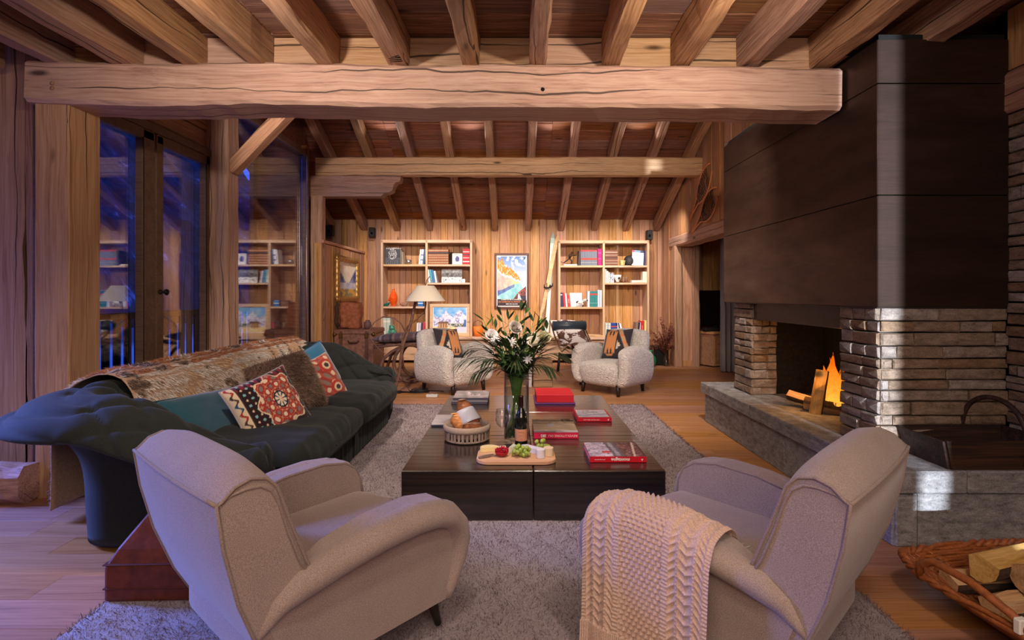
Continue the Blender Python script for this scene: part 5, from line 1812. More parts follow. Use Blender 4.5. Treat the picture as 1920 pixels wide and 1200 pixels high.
cheese('small upright goat cheese, nearer of the pair at the board\'s right end', cyl, .052, plain('goat_cheese', C(222, 214, 214), .8, 0, .3, 80, .04), None, (.148, 3.055, BZ), 0)
cheese('small upright goat cheese, farther of the pair at the board\'s right end', [(x * 1.1, y_ * 1.1) for x, y_ in cyl], .048, plain('aged_goat_cheese', C(222, 198, 164), .8, 0, .3, 80, .06), None, (.196, 3.10, BZ), 0)
pg_ = thing('pomegranate_half', 'cut pomegranate half with red seeds on the board', 'fruit', (-.075, 3.085, BZ + .032))
MB().ell((0, 0, 0), (.041, .041, .033), 18, 10, 0, None, lambda p: (p[0], p[1], min(p[2], -.004))).build('skin', plain('pomegranate_skin', C(160, 20, 30), .45), pg_)
sd = MB().ell((0, 0, 0), (.0062, .0062, .0075), 7, 5).mesh('seed', plain('ruby_seed', C(170, 14, 34), .15))
k = 0
for ring, n in ((0, 1), (.013, 6), (.025, 11), (.035, 15)):
    for i in range(n):
        a = 2 * PI * i / n + ring * 40
        if ring and (i % 4 == 3): continue
        o = bpy.data.objects.new('seed', sd); link(o, pg_); o.location = (ring * math.cos(a), ring * math.sin(a), .004 + .016 * (1 - (ring / .037) ** 2))
MB().tube([(-.03, .004, .016), (.0, .0, .022), (.026, .012, .016)], .0035, 6).build('pith', plain('pale_pith', C(226, 176, 150), .7), pg_)
def grapes(label, loc, n, sx, sy, sz, seed):
    t = thing('grape_bunch', label, 'grapes', loc)
    gm = MB().ell((0, 0, 0), (.0125, .0125, .0145), 12, 8).mesh('grape', M['grape'])
    r2 = random.Random(seed); pl = []
    for _ in range(4000):
        p = Vector((r2.uniform(-sx, sx), r2.uniform(-sy, sy), r2.uniform(.013, sz)))
        if (p.x / sx) ** 2 + (p.y / sy) ** 2 + ((p.z - .013) / sz) ** 2 > 1: continue
        if all((p - q).length > .0205 for q in pl):
            pl.append(p)
            if len(pl) >= n: break
    for p in pl:
        o = bpy.data.objects.new('grape', gm); link(o, t); o.location = p; o.rotation_euler = (r2.uniform(-1, 1), r2.uniform(-1, 1), 0)
    MB().tube([(0, sy, .03), (0, 0, .028), (sx * .6, -sy * .3, .02)], .0025, 5).build('stalk', M['stem'], t)
m, nt, out = new_mat('green_grape')
n1 = nd(nt, 'TexNoise', {'Vector': nd(nt, 'TexCoord').outputs['Object'], 'Scale': 60.0}).outputs[0]
bsdf(nt, out, color=ramp(nt, n1, [(.3, C(120, 150, 50)), (.7, C(176, 190, 90))]), rough=.3, sss=.15, spec=.5)
M['grape'] = m
grapes('bunch of green grapes in the middle of the board, beside the pomegranate', (.045, 3.075, BZ), 19, .055, .042, .062, 3)
grapes('small bunch of green grapes at the rear of the board, behind the brie', (.165, 3.215, BZ), 11, .042, .034, .058, 4)
kf = thing('cheese_knife', 'small cheese knife with a wooden handle on the left of the board', 'knife', (-.165, 3.055, BZ + .008), R(28))
MB().tube([(-.045, 0, 0), (-.02, 0, .001), (.02, 0, .003), (.045, 0, .003)], [.006, .009, .008, .006], 8).build('handle', M['chestnut'], kf)
MB().prism([(.045, -.007), (.105, -.008), (.115, .004), (.045, .006)], 2, .0, .0016).build('blade', M['chrome'], kf)
# ------------------------------------------------------------------ far end: bench, bookcases, books, pictures, objects
BT = .47
bn = thing('wall_bench', 'long pale pine bench along the back wall under the bookcases', 'bench', (-.2, 9.82, 0))
board('top_board', 5.28, .50, .042, M['shelf'], bn, (0, .0, BT - .022))
board('front_board', 5.2, .03, .36, M['shelf'], bn, (0, -.17, .23))
for x in (-2.55, -1.3, 0, 1.3, 2.55):
    board('support', .42, .40, .04, M['shelf'], bn, (x, .02, .215), VERT)
def bookcase(label, x0, xm, x1, ztop, rows):
    t = thing('bookcase', label, 'bookcase', ((x0 + x1) / 2, 9.90, BT), 0, 'pine bookcases on the bench')
    cx = (x0 + x1) / 2; H = ztop - BT
    for nm, x in (('side_panel', x0 + .02), ('divider', xm), ('side_panel', x1 - .02)):
        board(nm, H, .37, .04, M['shelf'], t, (x - cx, 0, H / 2), VERT)
    board('top_board', x1 - x0, .37, .055, M['shelf'], t, (0, 0, H - .028))
    board('bottom_board', x1 - x0 - .08, .37, .02, M['shelf'], t, (0, 0, .012))
    for (a, b_, z) in rows:
        board('shelf', b_ - a, .36, .036, M['shelf'], t, ((a + b_) / 2 - cx, 0, z - BT - .018))
    return t
Z1, Z2, Z3 = 1.788, 1.454, 1.02
bookcase('left pine bookcase on the back wall, behind the floor lamp', -2.44, -1.607, -.775, 2.235, ((-2.40, -1.627, Z1), (-1.587, -.815, Z1), (-1.587, -.815, Z2), (-2.40, -1.627, Z3)))
bookcase('right pine bookcase on the back wall, behind the cowhide lounger', .795, 1.624, 2.455, 2.225, ((.835, 1.604, Z1 - .02), (1.644, 2.415, Z1 - .02), (1.644, 2.415, Z2), (.835, 1.604, Z3 - .01)))
ZR1, ZR2, ZR3 = Z1 - .02, Z2, Z3 - .01

def bx(px): return (px - 965) * .00976
_cm = {}
def cm(c):
    if c not in _cm: _cm[c] = plain('bookcloth_%d_%d_%d' % c, C(*c), .6)
    return _cm[c]
def shelf_book(label, x0, x1, z, h, c, bands=(), d=.20, lean=0, group=None, y=9.745, title=None, bc=(230, 222, 206)):
    """bands: (height fraction, thickness m, colour)"""
    w = x1 - x0
    t = thing('book', label, 'book', ((x0 + x1) / 2, y, z), 0, group)
    L = -lean
    Mx = Matrix.Rotation(L, 4, 'Y')
    off = abs(math.sin(lean)) * w / 2
    t.matrix_basis = Matrix.Translation(((x0 + x1) / 2, y, z + off)) @ Mx
    g = .0007
    mb = MB()
    mb.cbox((0, .004, h / 2), (w - 2 * g, .008, h), .002)
    mb.cbox((-w / 2 + .0025, d / 2, h / 2), (.003, d, h), .0008).cbox((w / 2 - .0025, d / 2, h / 2), (.003, d, h), .0008)
    mats = [cm(c)]
    for (f, th, col) in bands:
        mats.append(cm(col)); mb.cbox((0, .0035, h * f), (w - 2 * g + .0008, .009, th), .0005, len(mats) - 1)
    mb.build('cover', mats, t)
    MB().cbox((0, d / 2, h / 2), (max(.002, w - .008), d - .012, h - .008), .0005).build('page_block', M['paper'], t)
    if title:
        text('spine_title', title, min(w * .62, .05), cm(bc), t, (0, -.0012, h * .5), (PI / 2, -PI / 2, 0))
    return t
ORD = ['first', 'second', 'third', 'fourth', 'fifth', 'sixth', 'seventh', 'eighth', 'ninth', 'tenth', 'eleventh', 'twelfth', 'thirteenth', 'last']
def series(label, group, x0, x1, n, z, h, c, bands, d=.19):
    """n like volumes side by side; each label counts from the left end of the row"""
    w = (x1 - x0) / n
    first = None
    for i in range(n):
        l = label.replace('#', ORD[i] if i < n - 1 else 'last')
        if first is None:
            first = shelf_book(l, x0, x0 + w, z, h, c, bands, d, 0, group)
        else:
            o = copy_tree(first); o.location = (x0 + w * (i + .5), 9.745, z)
            o['label'] = l
# --- left bookcase, top row
def pic_tree(u, v):
    q = math.hypot(u - .5, (v - .62) * .9)
    if v > .93 and .05 < u < .95: return (200, 196, 198) if math.sin(u * 70) > -.3 else (60, 58, 66)
    if q < .30 and math.sin(u * 40 + 9 * fbm(u * 4, v * 4)) * math.sin(v * 33) > .15: return (196, 194, 198)
    if v < .4 and math.sin(u * 60 + 5 * fbm(u * 3, v * 6)) > .55: return (110, 112, 122)
    return (58, 58, 68)
fb_ = thing('book', 'large dark picture book shown face-out at the left end of the top shelf', 'book', (bx(735), 9.80, Z1), 0)
MB().cbox((0, .03, .157), (.275, .05, .314), .003).build('cover', cm((56, 56, 66)), fb_)
MB().cbox((.142, .03, .155), (.012, .044, .30), .002).build('page_block', M['paper'], fb_)
picture('cover_picture', .268, .305, pic_tree, M['print'], fb_, (0, .0035, .157), (0, 0, 0), 44)
for i in range(4):
    shelf_book(('dark book leaning beside the face-out tree book', 'second book behind the face-out tree book', 'third book behind the face-out tree book', 'pale book behind the face-out tree book')[i], bx(750.5 + i * 1.2), bx(751.6 + i * 1.2), Z1, .28 - .015 * i, ((46, 46, 54), (190, 176, 150), (60, 56, 54), (206, 196, 176))[i], (), .2)
bw_ = thing('silver_bowl', 'small round engraved silver bowl on the top left shelf', 'bowl', (bx(765), 9.82, Z1))
MB().lathe([(.0005, .003), (.03, 0), (.055, .03), (.06, .055), (.05, .088), (.047, .088), (.055, .055), (.05, .03), (.0005, .008)], 20, caps=False).build('bowl', plain('dull_silver', C(176, 170, 166), .3, .9, .5, 60, .2), bw_)
for i, (a, b_, c, l) in enumerate(((785.5, 788.5, (226, 224, 226), 'white book leaning, leftmost of three before the divider'), (789, 793, (206, 216, 236), 'white and blue book leaning, middle of three before the divider'), (793.6, 796.4, (60, 80, 120), 'blue book leaning against the divider of the top left shelf'))):
    shelf_book(l, bx(a) - .005, bx(b_) - .005, Z1, .275, c, ((.3, .02, (70, 90, 140)), (.62, .02, (70, 90, 140))) if i == 1 else (), .2, -.10)
series('brown and cream leather volume, # from the left in its row, left bookcase', 'brown leather volumes, left bookcase', bx(803), bx(841), 14, Z1, .283, (150, 92, 62), ((.12, .006, (226, 204, 170)), (.28, .006, (226, 204, 170)), (.45, .005, (226, 204, 170)), (.60, .005, (226, 204, 170)), (.74, .030, (52, 46, 52)), (.90, .006, (226, 204, 170))))
dm = thing('dark_plate', 'dark round plate leaning beside the brown volumes', 'plate', (bx(844), 9.86, Z1 + .12), 0, None, (0, 0, R(62)))
MB().lathe([(.0005, 0), (.085, 0), (.115, .014), (.112, .020), (.08, .007), (.0005, .007)], 28, 0, Matrix.Rotation(PI / 2, 4, 'X')).build('plate', cm((52, 42, 38)), dm)
def framed(label, cat, name, cx, y, z0, w, h, fw, fm, pic, n=40, mat_w=0, lean=0, depth=.03, mats=None):
    t = thing(name, label, cat, (cx, y, z0), 0, None, (lean, 0, 0))
    for (x, z, ww, hh) in ((0, fw / 2, w, fw), (0, h - fw / 2, w, fw), (-w / 2 + fw / 2, h / 2, fw, h - 2 * fw), (w / 2 - fw / 2, h / 2, fw, h - 2 * fw)):
        MB().cbox((x, 0, z), (ww, depth, hh), .003).build('frame_rail', fm, t)
    iw, ih = w - 2 * fw, h - 2 * fw
    MB().cbox((0, depth * .2, h / 2), (iw, depth * .3, ih), .001).build('mount', mats or M['white'], t)
    picture('picture', iw - 2 * mat_w, ih - 2 * mat_w, pic, M['print'], t, (0, depth * .04, h / 2), (0, 0, 0), n)
    return t
framed('small white-framed picture of blue flowers on the top shelf of the left bookcase', 'picture', 'framed_picture', bx(857), 9.80, Z1, .185, .205, .022, M['white'], lambda u, v: (60, 64, 118) if math.hypot(u - .5, v - .5) + .12 * fbm(u * 5, v * 5) < .42 else (206, 206, 220), 24, .022, -.08)
series('red and white volume, # from the left in its row, left bookcase', 'red volumes, left bookcase', bx(868), bx(880.5), 6, Z1, .287, (196, 44, 58), ((.18, .02, (230, 214, 206)), (.42, .012, (230, 214, 206)), (.62, .022, (70, 60, 70)), (.80, .014, (230, 214, 206))))
# second row right
for i, (a, b_, c, h, l) in enumerate(((803.6, 808, (206, 226, 232), .24, 'pale book leaning at the left of the middle shelf'), (808.4, 812.6, (76, 156, 170), .24, 'turquoise book leaning on the middle shelf'), (813, 816, (70, 118, 178), .235, 'blue book leaning on the middle shelf'), (816.4, 820, (206, 210, 220), .215, 'white book leaning last on the middle shelf'))):
    shelf_book(l, bx(a) - .0, bx(b_), Z2, h, c, ((.15, .012, (160, 70, 120)),) if i == 1 else (), .2, .16)
def pic_bw(u, v):
    n = fbm(u * 5, v * 4, 2, 1.6); n2 = fbm(u * 12, v * 8, 3, 1.5)
    if v > .72: return cl((130 + 40 * n,) * 3)
    if v > .42: return cl((90 + 60 * n2, 88 + 60 * n2, 90 + 60 * n2))
    return (226, 224, 224) if n2 > -.2 else (130, 128, 130)
bwp = thing('canvas_print', 'unframed black and white mountain photograph on the middle shelf', 'picture', (bx(846.5), 9.80, Z2), 0, None, (-.06, 0, 0))
MB().cbox((0, .012, .125), (.375, .02, .25), .002).build('panel', cm((196, 192, 188)), bwp)
picture('print', .372, .247, pic_bw, M['print'], bwp, (0, .0008, .125), (0, 0, 0), 44)
wp = thing('postcard', 'small white card propped beside the black and white photograph', 'card', (bx(869), 9.785, Z2), 0, None, (-.1, 0, 0))
MB().cbox((0, 0, .035), (.055, .004, .07), .001).build('card', M['white'], wp)
# third row left
gb = thing('glass_dish', 'teal art-glass dish beside the orange vase', 'bowl', (bx(723.5), 9.80, Z3))
MB().grid(lambda u, v: Vector(((.02 + .045 * v) * math.cos(2 * PI * u) , (.02 + .04 * v) * math.sin(2 * PI * u), .004 + .05 * v * v * (1 + .45 * math.cos(2 * PI * u)))), 28, 7, 0, True, None, True).build('dish', plain('teal_glass', C(24, 110, 100), .12), gb, solid=.006)
ov = thing('orange_vase', 'orange glass vase with ribbed sides on the left bookcase', 'vase', (bx(736.5), 9.80, Z3))
def ovp(u, v):
    prof = [(.038, 0), (.058, .05), (.074, .11), (.077, .16), (.066, .21), (.045, .25), (.026, .285), (.024, .30), (.030, .318)]
    t = v * (len(prof) - 1); i = min(int(t), len(prof) - 2); f = t - i
    r_ = prof[i][0] + (prof[i + 1][0] - prof[i][0]) * f; z = prof[i][1] + (prof[i + 1][1] - prof[i][1]) * f
    r_ *= 1 - .07 * abs(math.sin(2 * PI * u * 2.5)) ** .5
    return Vector((r_ * math.cos(2 * PI * u), r_ * math.sin(2 * PI * u), z))
MB().grid(ovp, 40, 26, 0, True, None, True).build('body', plain('orange_glass', C(226, 84, 24), .10, 0, 0, 20, .15, .6, coat=.5), ov, solid=.004)
MB().ell((-.075, 0, .12), (.022, .016, .03), 10, 8).build('lug', plain('orange_lug', C(214, 90, 40), .12), ov)
dw = thing('mineral_rock', 'brown crystal rock with a twisted driftwood piece on the left bookcase', 'ornament', (bx(757), 9.80, Z3))
MB().ell((0, 0, .035), (.07, .05, .04), 9, 6, 0, None, lambda p: tuple(Vector(p) * (1 + .3 * fbm(p[0] * 20, p[1] * 20, p[2] * 20)))).build('rock', plain('brown_rock', C(150, 110, 92), .7, 0, .8, 40, .3), dw)
MB().tube([(.04, 0, .03), (.07, 0, .10), (.06, .01, .16), (.10, 0, .22), (.12, 0, .285)], [.02, .018, .02, .016, .018], 7).build('driftwood', M['joist'], dw)
db = thing('wooden_box', 'small brown wooden box under the lamp shade on the bookcase', 'box', (bx(774), 9.82, Z3))
MB().cbox((0, 0, .055), (.14, .12, .10), .004).build('body', cm((120, 84, 66)), db)
MB().cbox((0, 0, .108), (.145, .125, .014), .004).build('lid', cm((104, 72, 56)), db)
series('small blue paperback under the lamp shade, # from the left in its row', 'blue paperbacks under the lamp', bx(784), bx(793.5), 5, Z3, .115, (40, 120, 196), ((.5, .02, (206, 226, 240)), (.85, .012, (120, 180, 226))), .13)
# bottom left
for i, l in enumerate(('pale sage binder at the far left of the bench shelf', 'second pale sage binder beside the frog figure')):
    shelf_book(l, bx(718.5 + 7 * i), bx(725.2 + 7 * i), BT + .022, .315, (190, 204, 196), ((.8, .03, (226, 226, 216)),), .22)
fg = thing('frog_figure', 'green glazed frog figure seated at the bottom of the left bookcase', 'figurine', (bx(736), 9.76, BT + .022))
M['celadon'] = plain('green_glaze', C(70, 140, 116), .2, 0, .2, 20, .2)
f_ = MB().ell((0, 0, .06), (.075, .06, .065), 14, 9).ell((-.005, -.02, .135), (.055, .05, .045), 14, 9).ell((-.07, -.04, .03), (.035, .05, .025), 10, 6).ell((.07, -.04, .03), (.035, .05, .025), 10, 6)
f_.tube([(-.045, -.03, .10), (-.06, -.06, .06), (-.035, -.085, .012)], [.016, .014, .018], 8).tube([(.045, -.03, .10), (.06, -.06, .06), (.035, -.085, .012)], [.016, .014, .018], 8)
f_.build('body', M['celadon'], fg)
for s in (-1, 1): MB().ell((s * .03 - .005, -.05, .175), (.016, .016, .018), 9, 7).build('eye', M['celadon'], fg)
for i, (a, b_, c, h, l) in enumerate(((780.5, 784.5, (226, 226, 232), .225, 'tall white book at the bottom of the left bookcase, first of four'), (785, 788.6, (206, 214, 232), .222, 'pale blue book at the bottom of the left bookcase'), (789, 791.6, (70, 60, 80), .225, 'dark narrow book at the bottom of the left bookcase'), (792, 796.4, (190, 60, 84), .24, 'crimson book against the divider at the bottom of the left bookcase'))):
    shelf_book(l, bx(a), bx(b_), BT + .022, h, c, (), .2, -.05)
def pic_chalet(u, v):
    n = fbm(u * 4, v * 4, 1, 1.5); n2 = fbm(u * 13, v * 11, 5, 1.5)
    ridge = .62 + .22 * math.exp(-((u - .38) / .10) ** 2) + .26 * math.exp(-((u - .80) / .13) ** 2) + .12 * fbm(u * 6, 2, 0, 1.5)
    if .12 < u < .48 and .18 < v < .44:
        if v > .34 and abs(u - .30) < .20 - (v - .34) * .8: return (112, 82, 66)
        if v <= .34 and .16 < u < .44: return (196, 150, 100) if (int(u * 40) % 3) else (90, 60, 50)
    if v < .22: return cl((232 + 20 * n, 204 + 40 * n2, 150 + 60 * n2)) if u < .7 else cl((200, 206, 226))
    if u > .93 and v < .5: return (60, 96, 160)
    if v < .34 and u > .45: return (70, 92, 78) if n2 > -.1 else (200, 196, 190)
    if v < ridge: return cl((206 + 50 * n2, 206 + 44 * n2, 226 + 30 * n2)) if n2 > -.25 else (140, 140, 190)
    return cl((120 + 60 * n, 176 + 30 * n, 226))
framed('painting of a chalet below snowy peaks, pale wood frame, in the left bookcase', 'painting', 'framed_painting', bx(843), 9.77, BT + .012, .735, .585, .055, M['shelf'], pic_chalet, 80, .012, -.07)

# --- right bookcase
sk_ = thing('skier_figurine', 'dark bronze skier figurine striding on a white base', 'figurine', (bx(1068), 9.80, ZR1))
M['bronze'] = plain('dark_bronze', C(66, 48, 40), .4, .5)
MB().cbox((.02, 0, .012), (.24, .09, .024), .003).build('plinth', M['white'], sk_)
s_ = MB()
hip = (.0, 0, .135)
s_.tube([hip, (.045, 0, .085), (.035, 0, .028)], [.016, .013, .009], 8).tube([hip, (-.045, 0, .095), (-.10, 0, .055)], [.016, .012, .009], 8)
s_.tube([hip, (.02, 0, .185), (.035, 0, .215)], [.019, .026, .016], 10)
s_.tube([(.03, 0, .205), (.07, 0, .185), (.115, 0, .19)], [.010, .008, .006], 7).tube([(.025, 0, .205), (-.02, 0, .175), (-.05, 0, .135)], [.010, .008, .006], 7)
s_.ell((.048, 0, .238), (.017, .015, .02), 10, 8)
s_.build('skier', M['bronze'], sk_)
MB().tube([(-.16, .012, .075), (-.06, .012, .035), (.08, .012, .027), (.11, .012, .04)], .004, 5).build('ski', M['bronze'], sk_)
dkb = shelf_book('dark slanted volume left of the grey and red series', bx(1083.5), bx(1087.2), ZR1, .275, (70, 60, 62), (), .2, -.06)
series('grey volume with red bands, # from the left in its row, right bookcase', 'grey and red volumes, right bookcase', bx(1088.5), bx(1119.5), 12, ZR1, .285, (116, 126, 140), ((.42, .034, (206, 70, 56)), (.95, .026, (214, 60, 66)), (.2, .004, (226, 226, 226))))
shelf_book('magenta volume at the end of the grey and red series', bx(1120.4), bx(1128.4), ZR1, .305, (196, 22, 110), ((.4, .006, (230, 140, 180)), (.75, .006, (230, 140, 180))))
series('brown ribbed volume, # from the left in its row, right bookcase', 'brown ribbed volumes, right bookcase', bx(1134.4), bx(1158), 10, ZR1, .285, (122, 76, 58), ((.15, .006, (226, 206, 180)), (.32, .006, (226, 206, 180)), (.5, .016, (60, 44, 44)), (.66, .006, (226, 206, 180)), (.85, .01, (226, 206, 180))))
cc = thing('celadon_cup', 'pale green ceramic cup on the right bookcase', 'cup', (bx(1168), 9.80, ZR1))
MB().lathe([(.0005, .004), (.03, 0), (.042, .02), (.054, .085), (.057, .095), (.053, .095), (.04, .024), (.0005, .012)], 24, caps=False).build('cup', plain('celadon_glaze', C(186, 190, 130), .3), cc)
hm = thing('ski_helmet', 'dark round helmet behind the leaning magazine on the right bookcase', 'helmet', (bx(1182), 9.90, ZR1))
MB().ell((0, 0, .075), (.10, .12, .12), 18, 12, 0, None, lambda p: (p[0], p[1], max(p[2], 0))).build('shell', cm((48, 46, 48)), hm)
MB().tube([(-.09, -.05, .02), (0, -.122, .035), (.09, -.05, .02)], .008, 6).build('rim', M['black'], hm)
def pic_zine(u, v):
    if v > .86: return (196, 60, 100) if u < .2 else (110, 150, 180) if u < .7 else (40, 60, 100)
    if .62 < v < .7 and .1 < u < .9: return (150, 160, 180) if math.sin(u * 50) > 0 else (226, 228, 236)
    return (226, 228, 236) if math.sin(v * 60) > -.85 else (190, 190, 204)
mz = thing('magazine', 'white magazine leaning face-out on the top shelf of the right bookcase', 'magazine', (bx(1196), 9.80, ZR1), 0, None, (-.18, .10, 0))
MB().cbox((0, .008, .145), (.215, .012, .29), .002).build('pages', M['paper'], mz)
picture('cover_picture', .213, .287, pic_zine, M['print'], mz, (0, .0008, .145), (0, 0, 0), 36)
shelf_book('navy-edged volume behind the leaning magazine', bx(1207.4), bx(1211.5), ZR1, .28, (44, 52, 92), (), .2, -.12, y=9.83)
for i, (a, b_, c, h, l) in enumerate(((1134.3, 1137, (230, 226, 222), .245, 'tallest white book on the middle shelf of the right bookcase'), (1137.3, 1140.4, (226, 214, 200), .215, 'cream book on the middle shelf of the right bookcase'), (1140.7, 1143, (226, 222, 214), .19, 'short white book on the middle shelf of the right bookcase'))):
    shelf_book(l, bx(a), bx(b_), ZR2, h, c, (), .18)
def pic_zebra(u, v):
    return (206, 208, 216) if math.sin(u * 9 + 8 * fbm(u * 3, v * 5)) > -.1 else (60, 70, 100)
zb = thing('photo_card', 'grey and blue photo card propped beside the white books', 'card', (bx(1147.5), 9.785, ZR2), 0, None, (-.12, 0, 0))
MB().cbox((0, .003, .092), (.085, .004, .185), .001).build('card', M['white'], zb)
picture('print', .083, .182, pic_zebra, M['print'], zb, (0, .0002, .092), (0, 0, 0), 18)
cp_ = thing('painted_bowl', 'white bowl with a black spot on the middle shelf of the right bookcase', 'bowl', (bx(1158.5), 9.80, ZR2))
MB().lathe([(.0005, .02), (.028, .012), (.034, .012), (.03, .03), (.062, .085), (.072, .142), (.068, .142), (.055, .085), (.0005, .035)], 24, caps=False).build('bowl', plain('white_glaze', C(226, 224, 220), .25), cp_)
MB().ell((.018, -.060, .085), (.022, .008, .024), 10, 7).build('painted_spot', cm((40, 38, 40)), cp_)
MB().lathe([(.034, 0), (.04, 0), (.036, .012), (.030, .012)], 18, caps=True).build('foot', cm((90, 50, 40)), cp_)
cr = thing('dried_cones', 'small brown carved ornament beside the white bowl', 'ornament', (bx(1172), 9.80, ZR2))
MB().ell((-.02, 0, .05), (.03, .03, .05), 9, 7, 0, None, lambda p: tuple(Vector(p) * (1 + .12 * math.sin(p[2] * 200)))).ell((.03, .01, .062), (.026, .026, .06), 9, 7, 0, None, lambda p: tuple(Vector(p) * (1 + .12 * math.sin(p[2] * 200)))).build('carving', plain('brown_cone', C(128, 96, 80), .8, 0, .5, 60, .3), cr)
wb_ = thing('book', 'white book lying flat on the middle shelf of the right bookcase', 'book', (bx(1193.5), 9.80, ZR2))
MB().cbox((0, 0, .022), (.20, .15, .044), .003).build('cover', M['white'], wb_)
MB().cbox((0, -.0762, .022), (.19, .002, .034), .0005).build('page_block', M['paper'], wb_)
shelf_book('cream book standing at the right end of the middle shelf', bx(1204), bx(1212.5), ZR2, .20, (232, 226, 206), (), .15, -.05)
for i, (a, b_, c, h, ln, l) in enumerate(((1051.2, 1056.5, (52, 56, 96), .26, .09, 'navy book leaning at the left end of the third shelf'), (1057, 1060.6, (206, 52, 62), .262, .09, 'red book leaning second on the third shelf'), (1061, 1064.4, (230, 226, 224), .25, .09, 'white book leaning third on the third shelf'), (1064.8, 1070, (214, 66, 62), .22, .09, 'shorter red book with white lettering leaning on the third shelf'))):
    shelf_book(l, bx(a), bx(b_), ZR3, h, c, ((.85, .02, (230, 226, 226)),) if i in (0,) else (), .2, ln, title='ALPES' if i == 3 else None)
ws = thing('print_sheet', 'pale grey print propped face-out behind the cow figurine', 'print', (bx(1081), 9.86, ZR3), 0, None, (-.1, 0, 0))
MB().cbox((0, .003, .13), (.225, .005, .26), .001).build('board', M['white'], ws)
picture('print', .222, .256, lambda u, v: cl((206 + 30 * fbm(u * 3, v * 3, 2), 208 + 28 * fbm(u * 3, v * 3, 2), 216 + 24 * fbm(u * 3, v * 3, 2))), M['print'], ws, (0, .0002, .13), (0, 0, 0), 20)
cw = thing('cow_figurine', 'white cow figurine with dark patches on the right bookcase', 'figurine', (bx(1088), 9.77, ZR3))
m, nt, out = new_mat('patched_cow')
vn = nd(nt, 'TexNoise', {'Vector': nd(nt, 'TexCoord').outputs['Object'], 'Scale': 14.0, 'Detail': 1.0}).outputs[0]
bsdf(nt, out, color=mixc(nt, mth(nt, 'GREATER_THAN', vn, .55), C(226, 220, 214), C(56, 46, 44)), rough=.4)
c_ = MB().ell((0, 0, .085), (.072, .034, .038), 14, 9)
c_.tube([(.055, 0, .10), (.085, -.01, .13), (.10, -.02, .135)], [.028, .022, .020], 9).ell((.112, -.025, .122), (.03, .018, .018), 10, 7)
c_.tube([(-.07, 0, .10), (-.085, 0, .07), (-.08, 0, .04)], .005, 5)
c_.build('body', m, cw)
for lx in (-.05, .045):
    for ly in (-.02, .02):
        MB().tube([(lx, ly, .07), (lx, ly, .035), (lx, ly, 0)], [.014, .010, .011], 7).build('leg', m, cw)
for s in (-1, 1):
    MB().tube([(.10, -.02 + s * .012, .148), (.105, -.02 + s * .028, .165)], [.005, .001], 5).build('horn', cm((214, 196, 170)), cw)
shelf_book('white book left of the teal series', bx(1101.5), bx(1105.5), ZR3, .29, (228, 226, 226), (), .2)
series('teal volume with a red band, # from the left in its row', 'teal volumes, right bookcase', bx(1106), bx(1119.8), 5, ZR3, .29, (44, 132, 130), ((.80, .03, (196, 66, 58)), (.25, .004, (200, 220, 216))))
for i in range(2):
    shelf_book(('pale blue book right of the teal series', 'lilac-white book against the divider of the third shelf')[i], bx(1120.3 + 4.2 * i), bx(1124.2 + 4.2 * i), ZR3, .31, ((196, 206, 226), (212, 212, 226))[i], (), .2)
# bottom right
shelf_book('white binder inside the bottom left of the right bookcase', bx(1051), bx(1055.5), BT + .022, .285, (226, 224, 222), (), .25)
shelf_book('pale blue binder beside the white binder, right bookcase bottom', bx(1056), bx(1060), BT + .022, .25, (176, 200, 210), (), .25)
for i in range(2):
    shelf_book(('pale green binder at the bottom of the right bookcase', 'second pale green binder at the bottom of the right bookcase')[i], bx(1134.5 + 5.4 * i), bx(1139.6 + 5.4 * i), BT + .022, .225, (200, 212, 206), ((.8, .004, (150, 160, 150)),), .25)
series('blue volume with red band, # from the left in its row, bookcase bottom', 'blue volumes, right bookcase', bx(1145.4), bx(1157.6), 4, BT + .022, .225, (36, 70, 156), ((.72, .02, (206, 76, 60)), (.35, .006, (190, 206, 230)), (.5, .006, (190, 206, 230))))
for i, (a, b_, c, h, ln, l) in enumerate(((1158.6, 1162, (226, 228, 234), .225, .16, 'white book leaning right of the blue volumes'), (1162.4, 1165.4, (60, 60, 80), .225, .2, 'dark book leaning right of the blue volumes'), (1165.8, 1169, (222, 222, 228), .22, .24, 'second white book leaning right of the blue volumes'), (1172, 1175, (196, 60, 100), .13, .35, 'short crimson book leaning low on the bench shelf'), (1176, 1179, (232, 232, 206), .12, .4, 'short cream book leaning low on the bench shelf'))):
    shelf_book(l, bx(a), bx(b_), BT + .022, h, c, (), .2, ln)
for i, (a, b_, c, h, l, ti) in enumerate(((1189.5, 1194.5, (140, 112, 104), .235, 'brown book leaning left of the red motoring book', None), (1195, 1197.5, (44, 42, 60), .235, 'navy book leaning left of the red motoring book', None), (1197.9, 1199.8, (226, 222, 232), .235, 'thin white book leaning left of the red motoring book', None), (1200.5, 1206.5, (206, 40, 40), .265, 'red book with big white spine letters at the bottom of the right bookcase', 'ferrari'), (1207.4, 1211.6, (232, 220, 140), .27, 'pale yellow book right of the red book with white letters', None))):
    shelf_book(l, bx(a), bx(b_), BT + .022, h, c, (), .2, -.10 if i < 3 else -.02, title=ti)
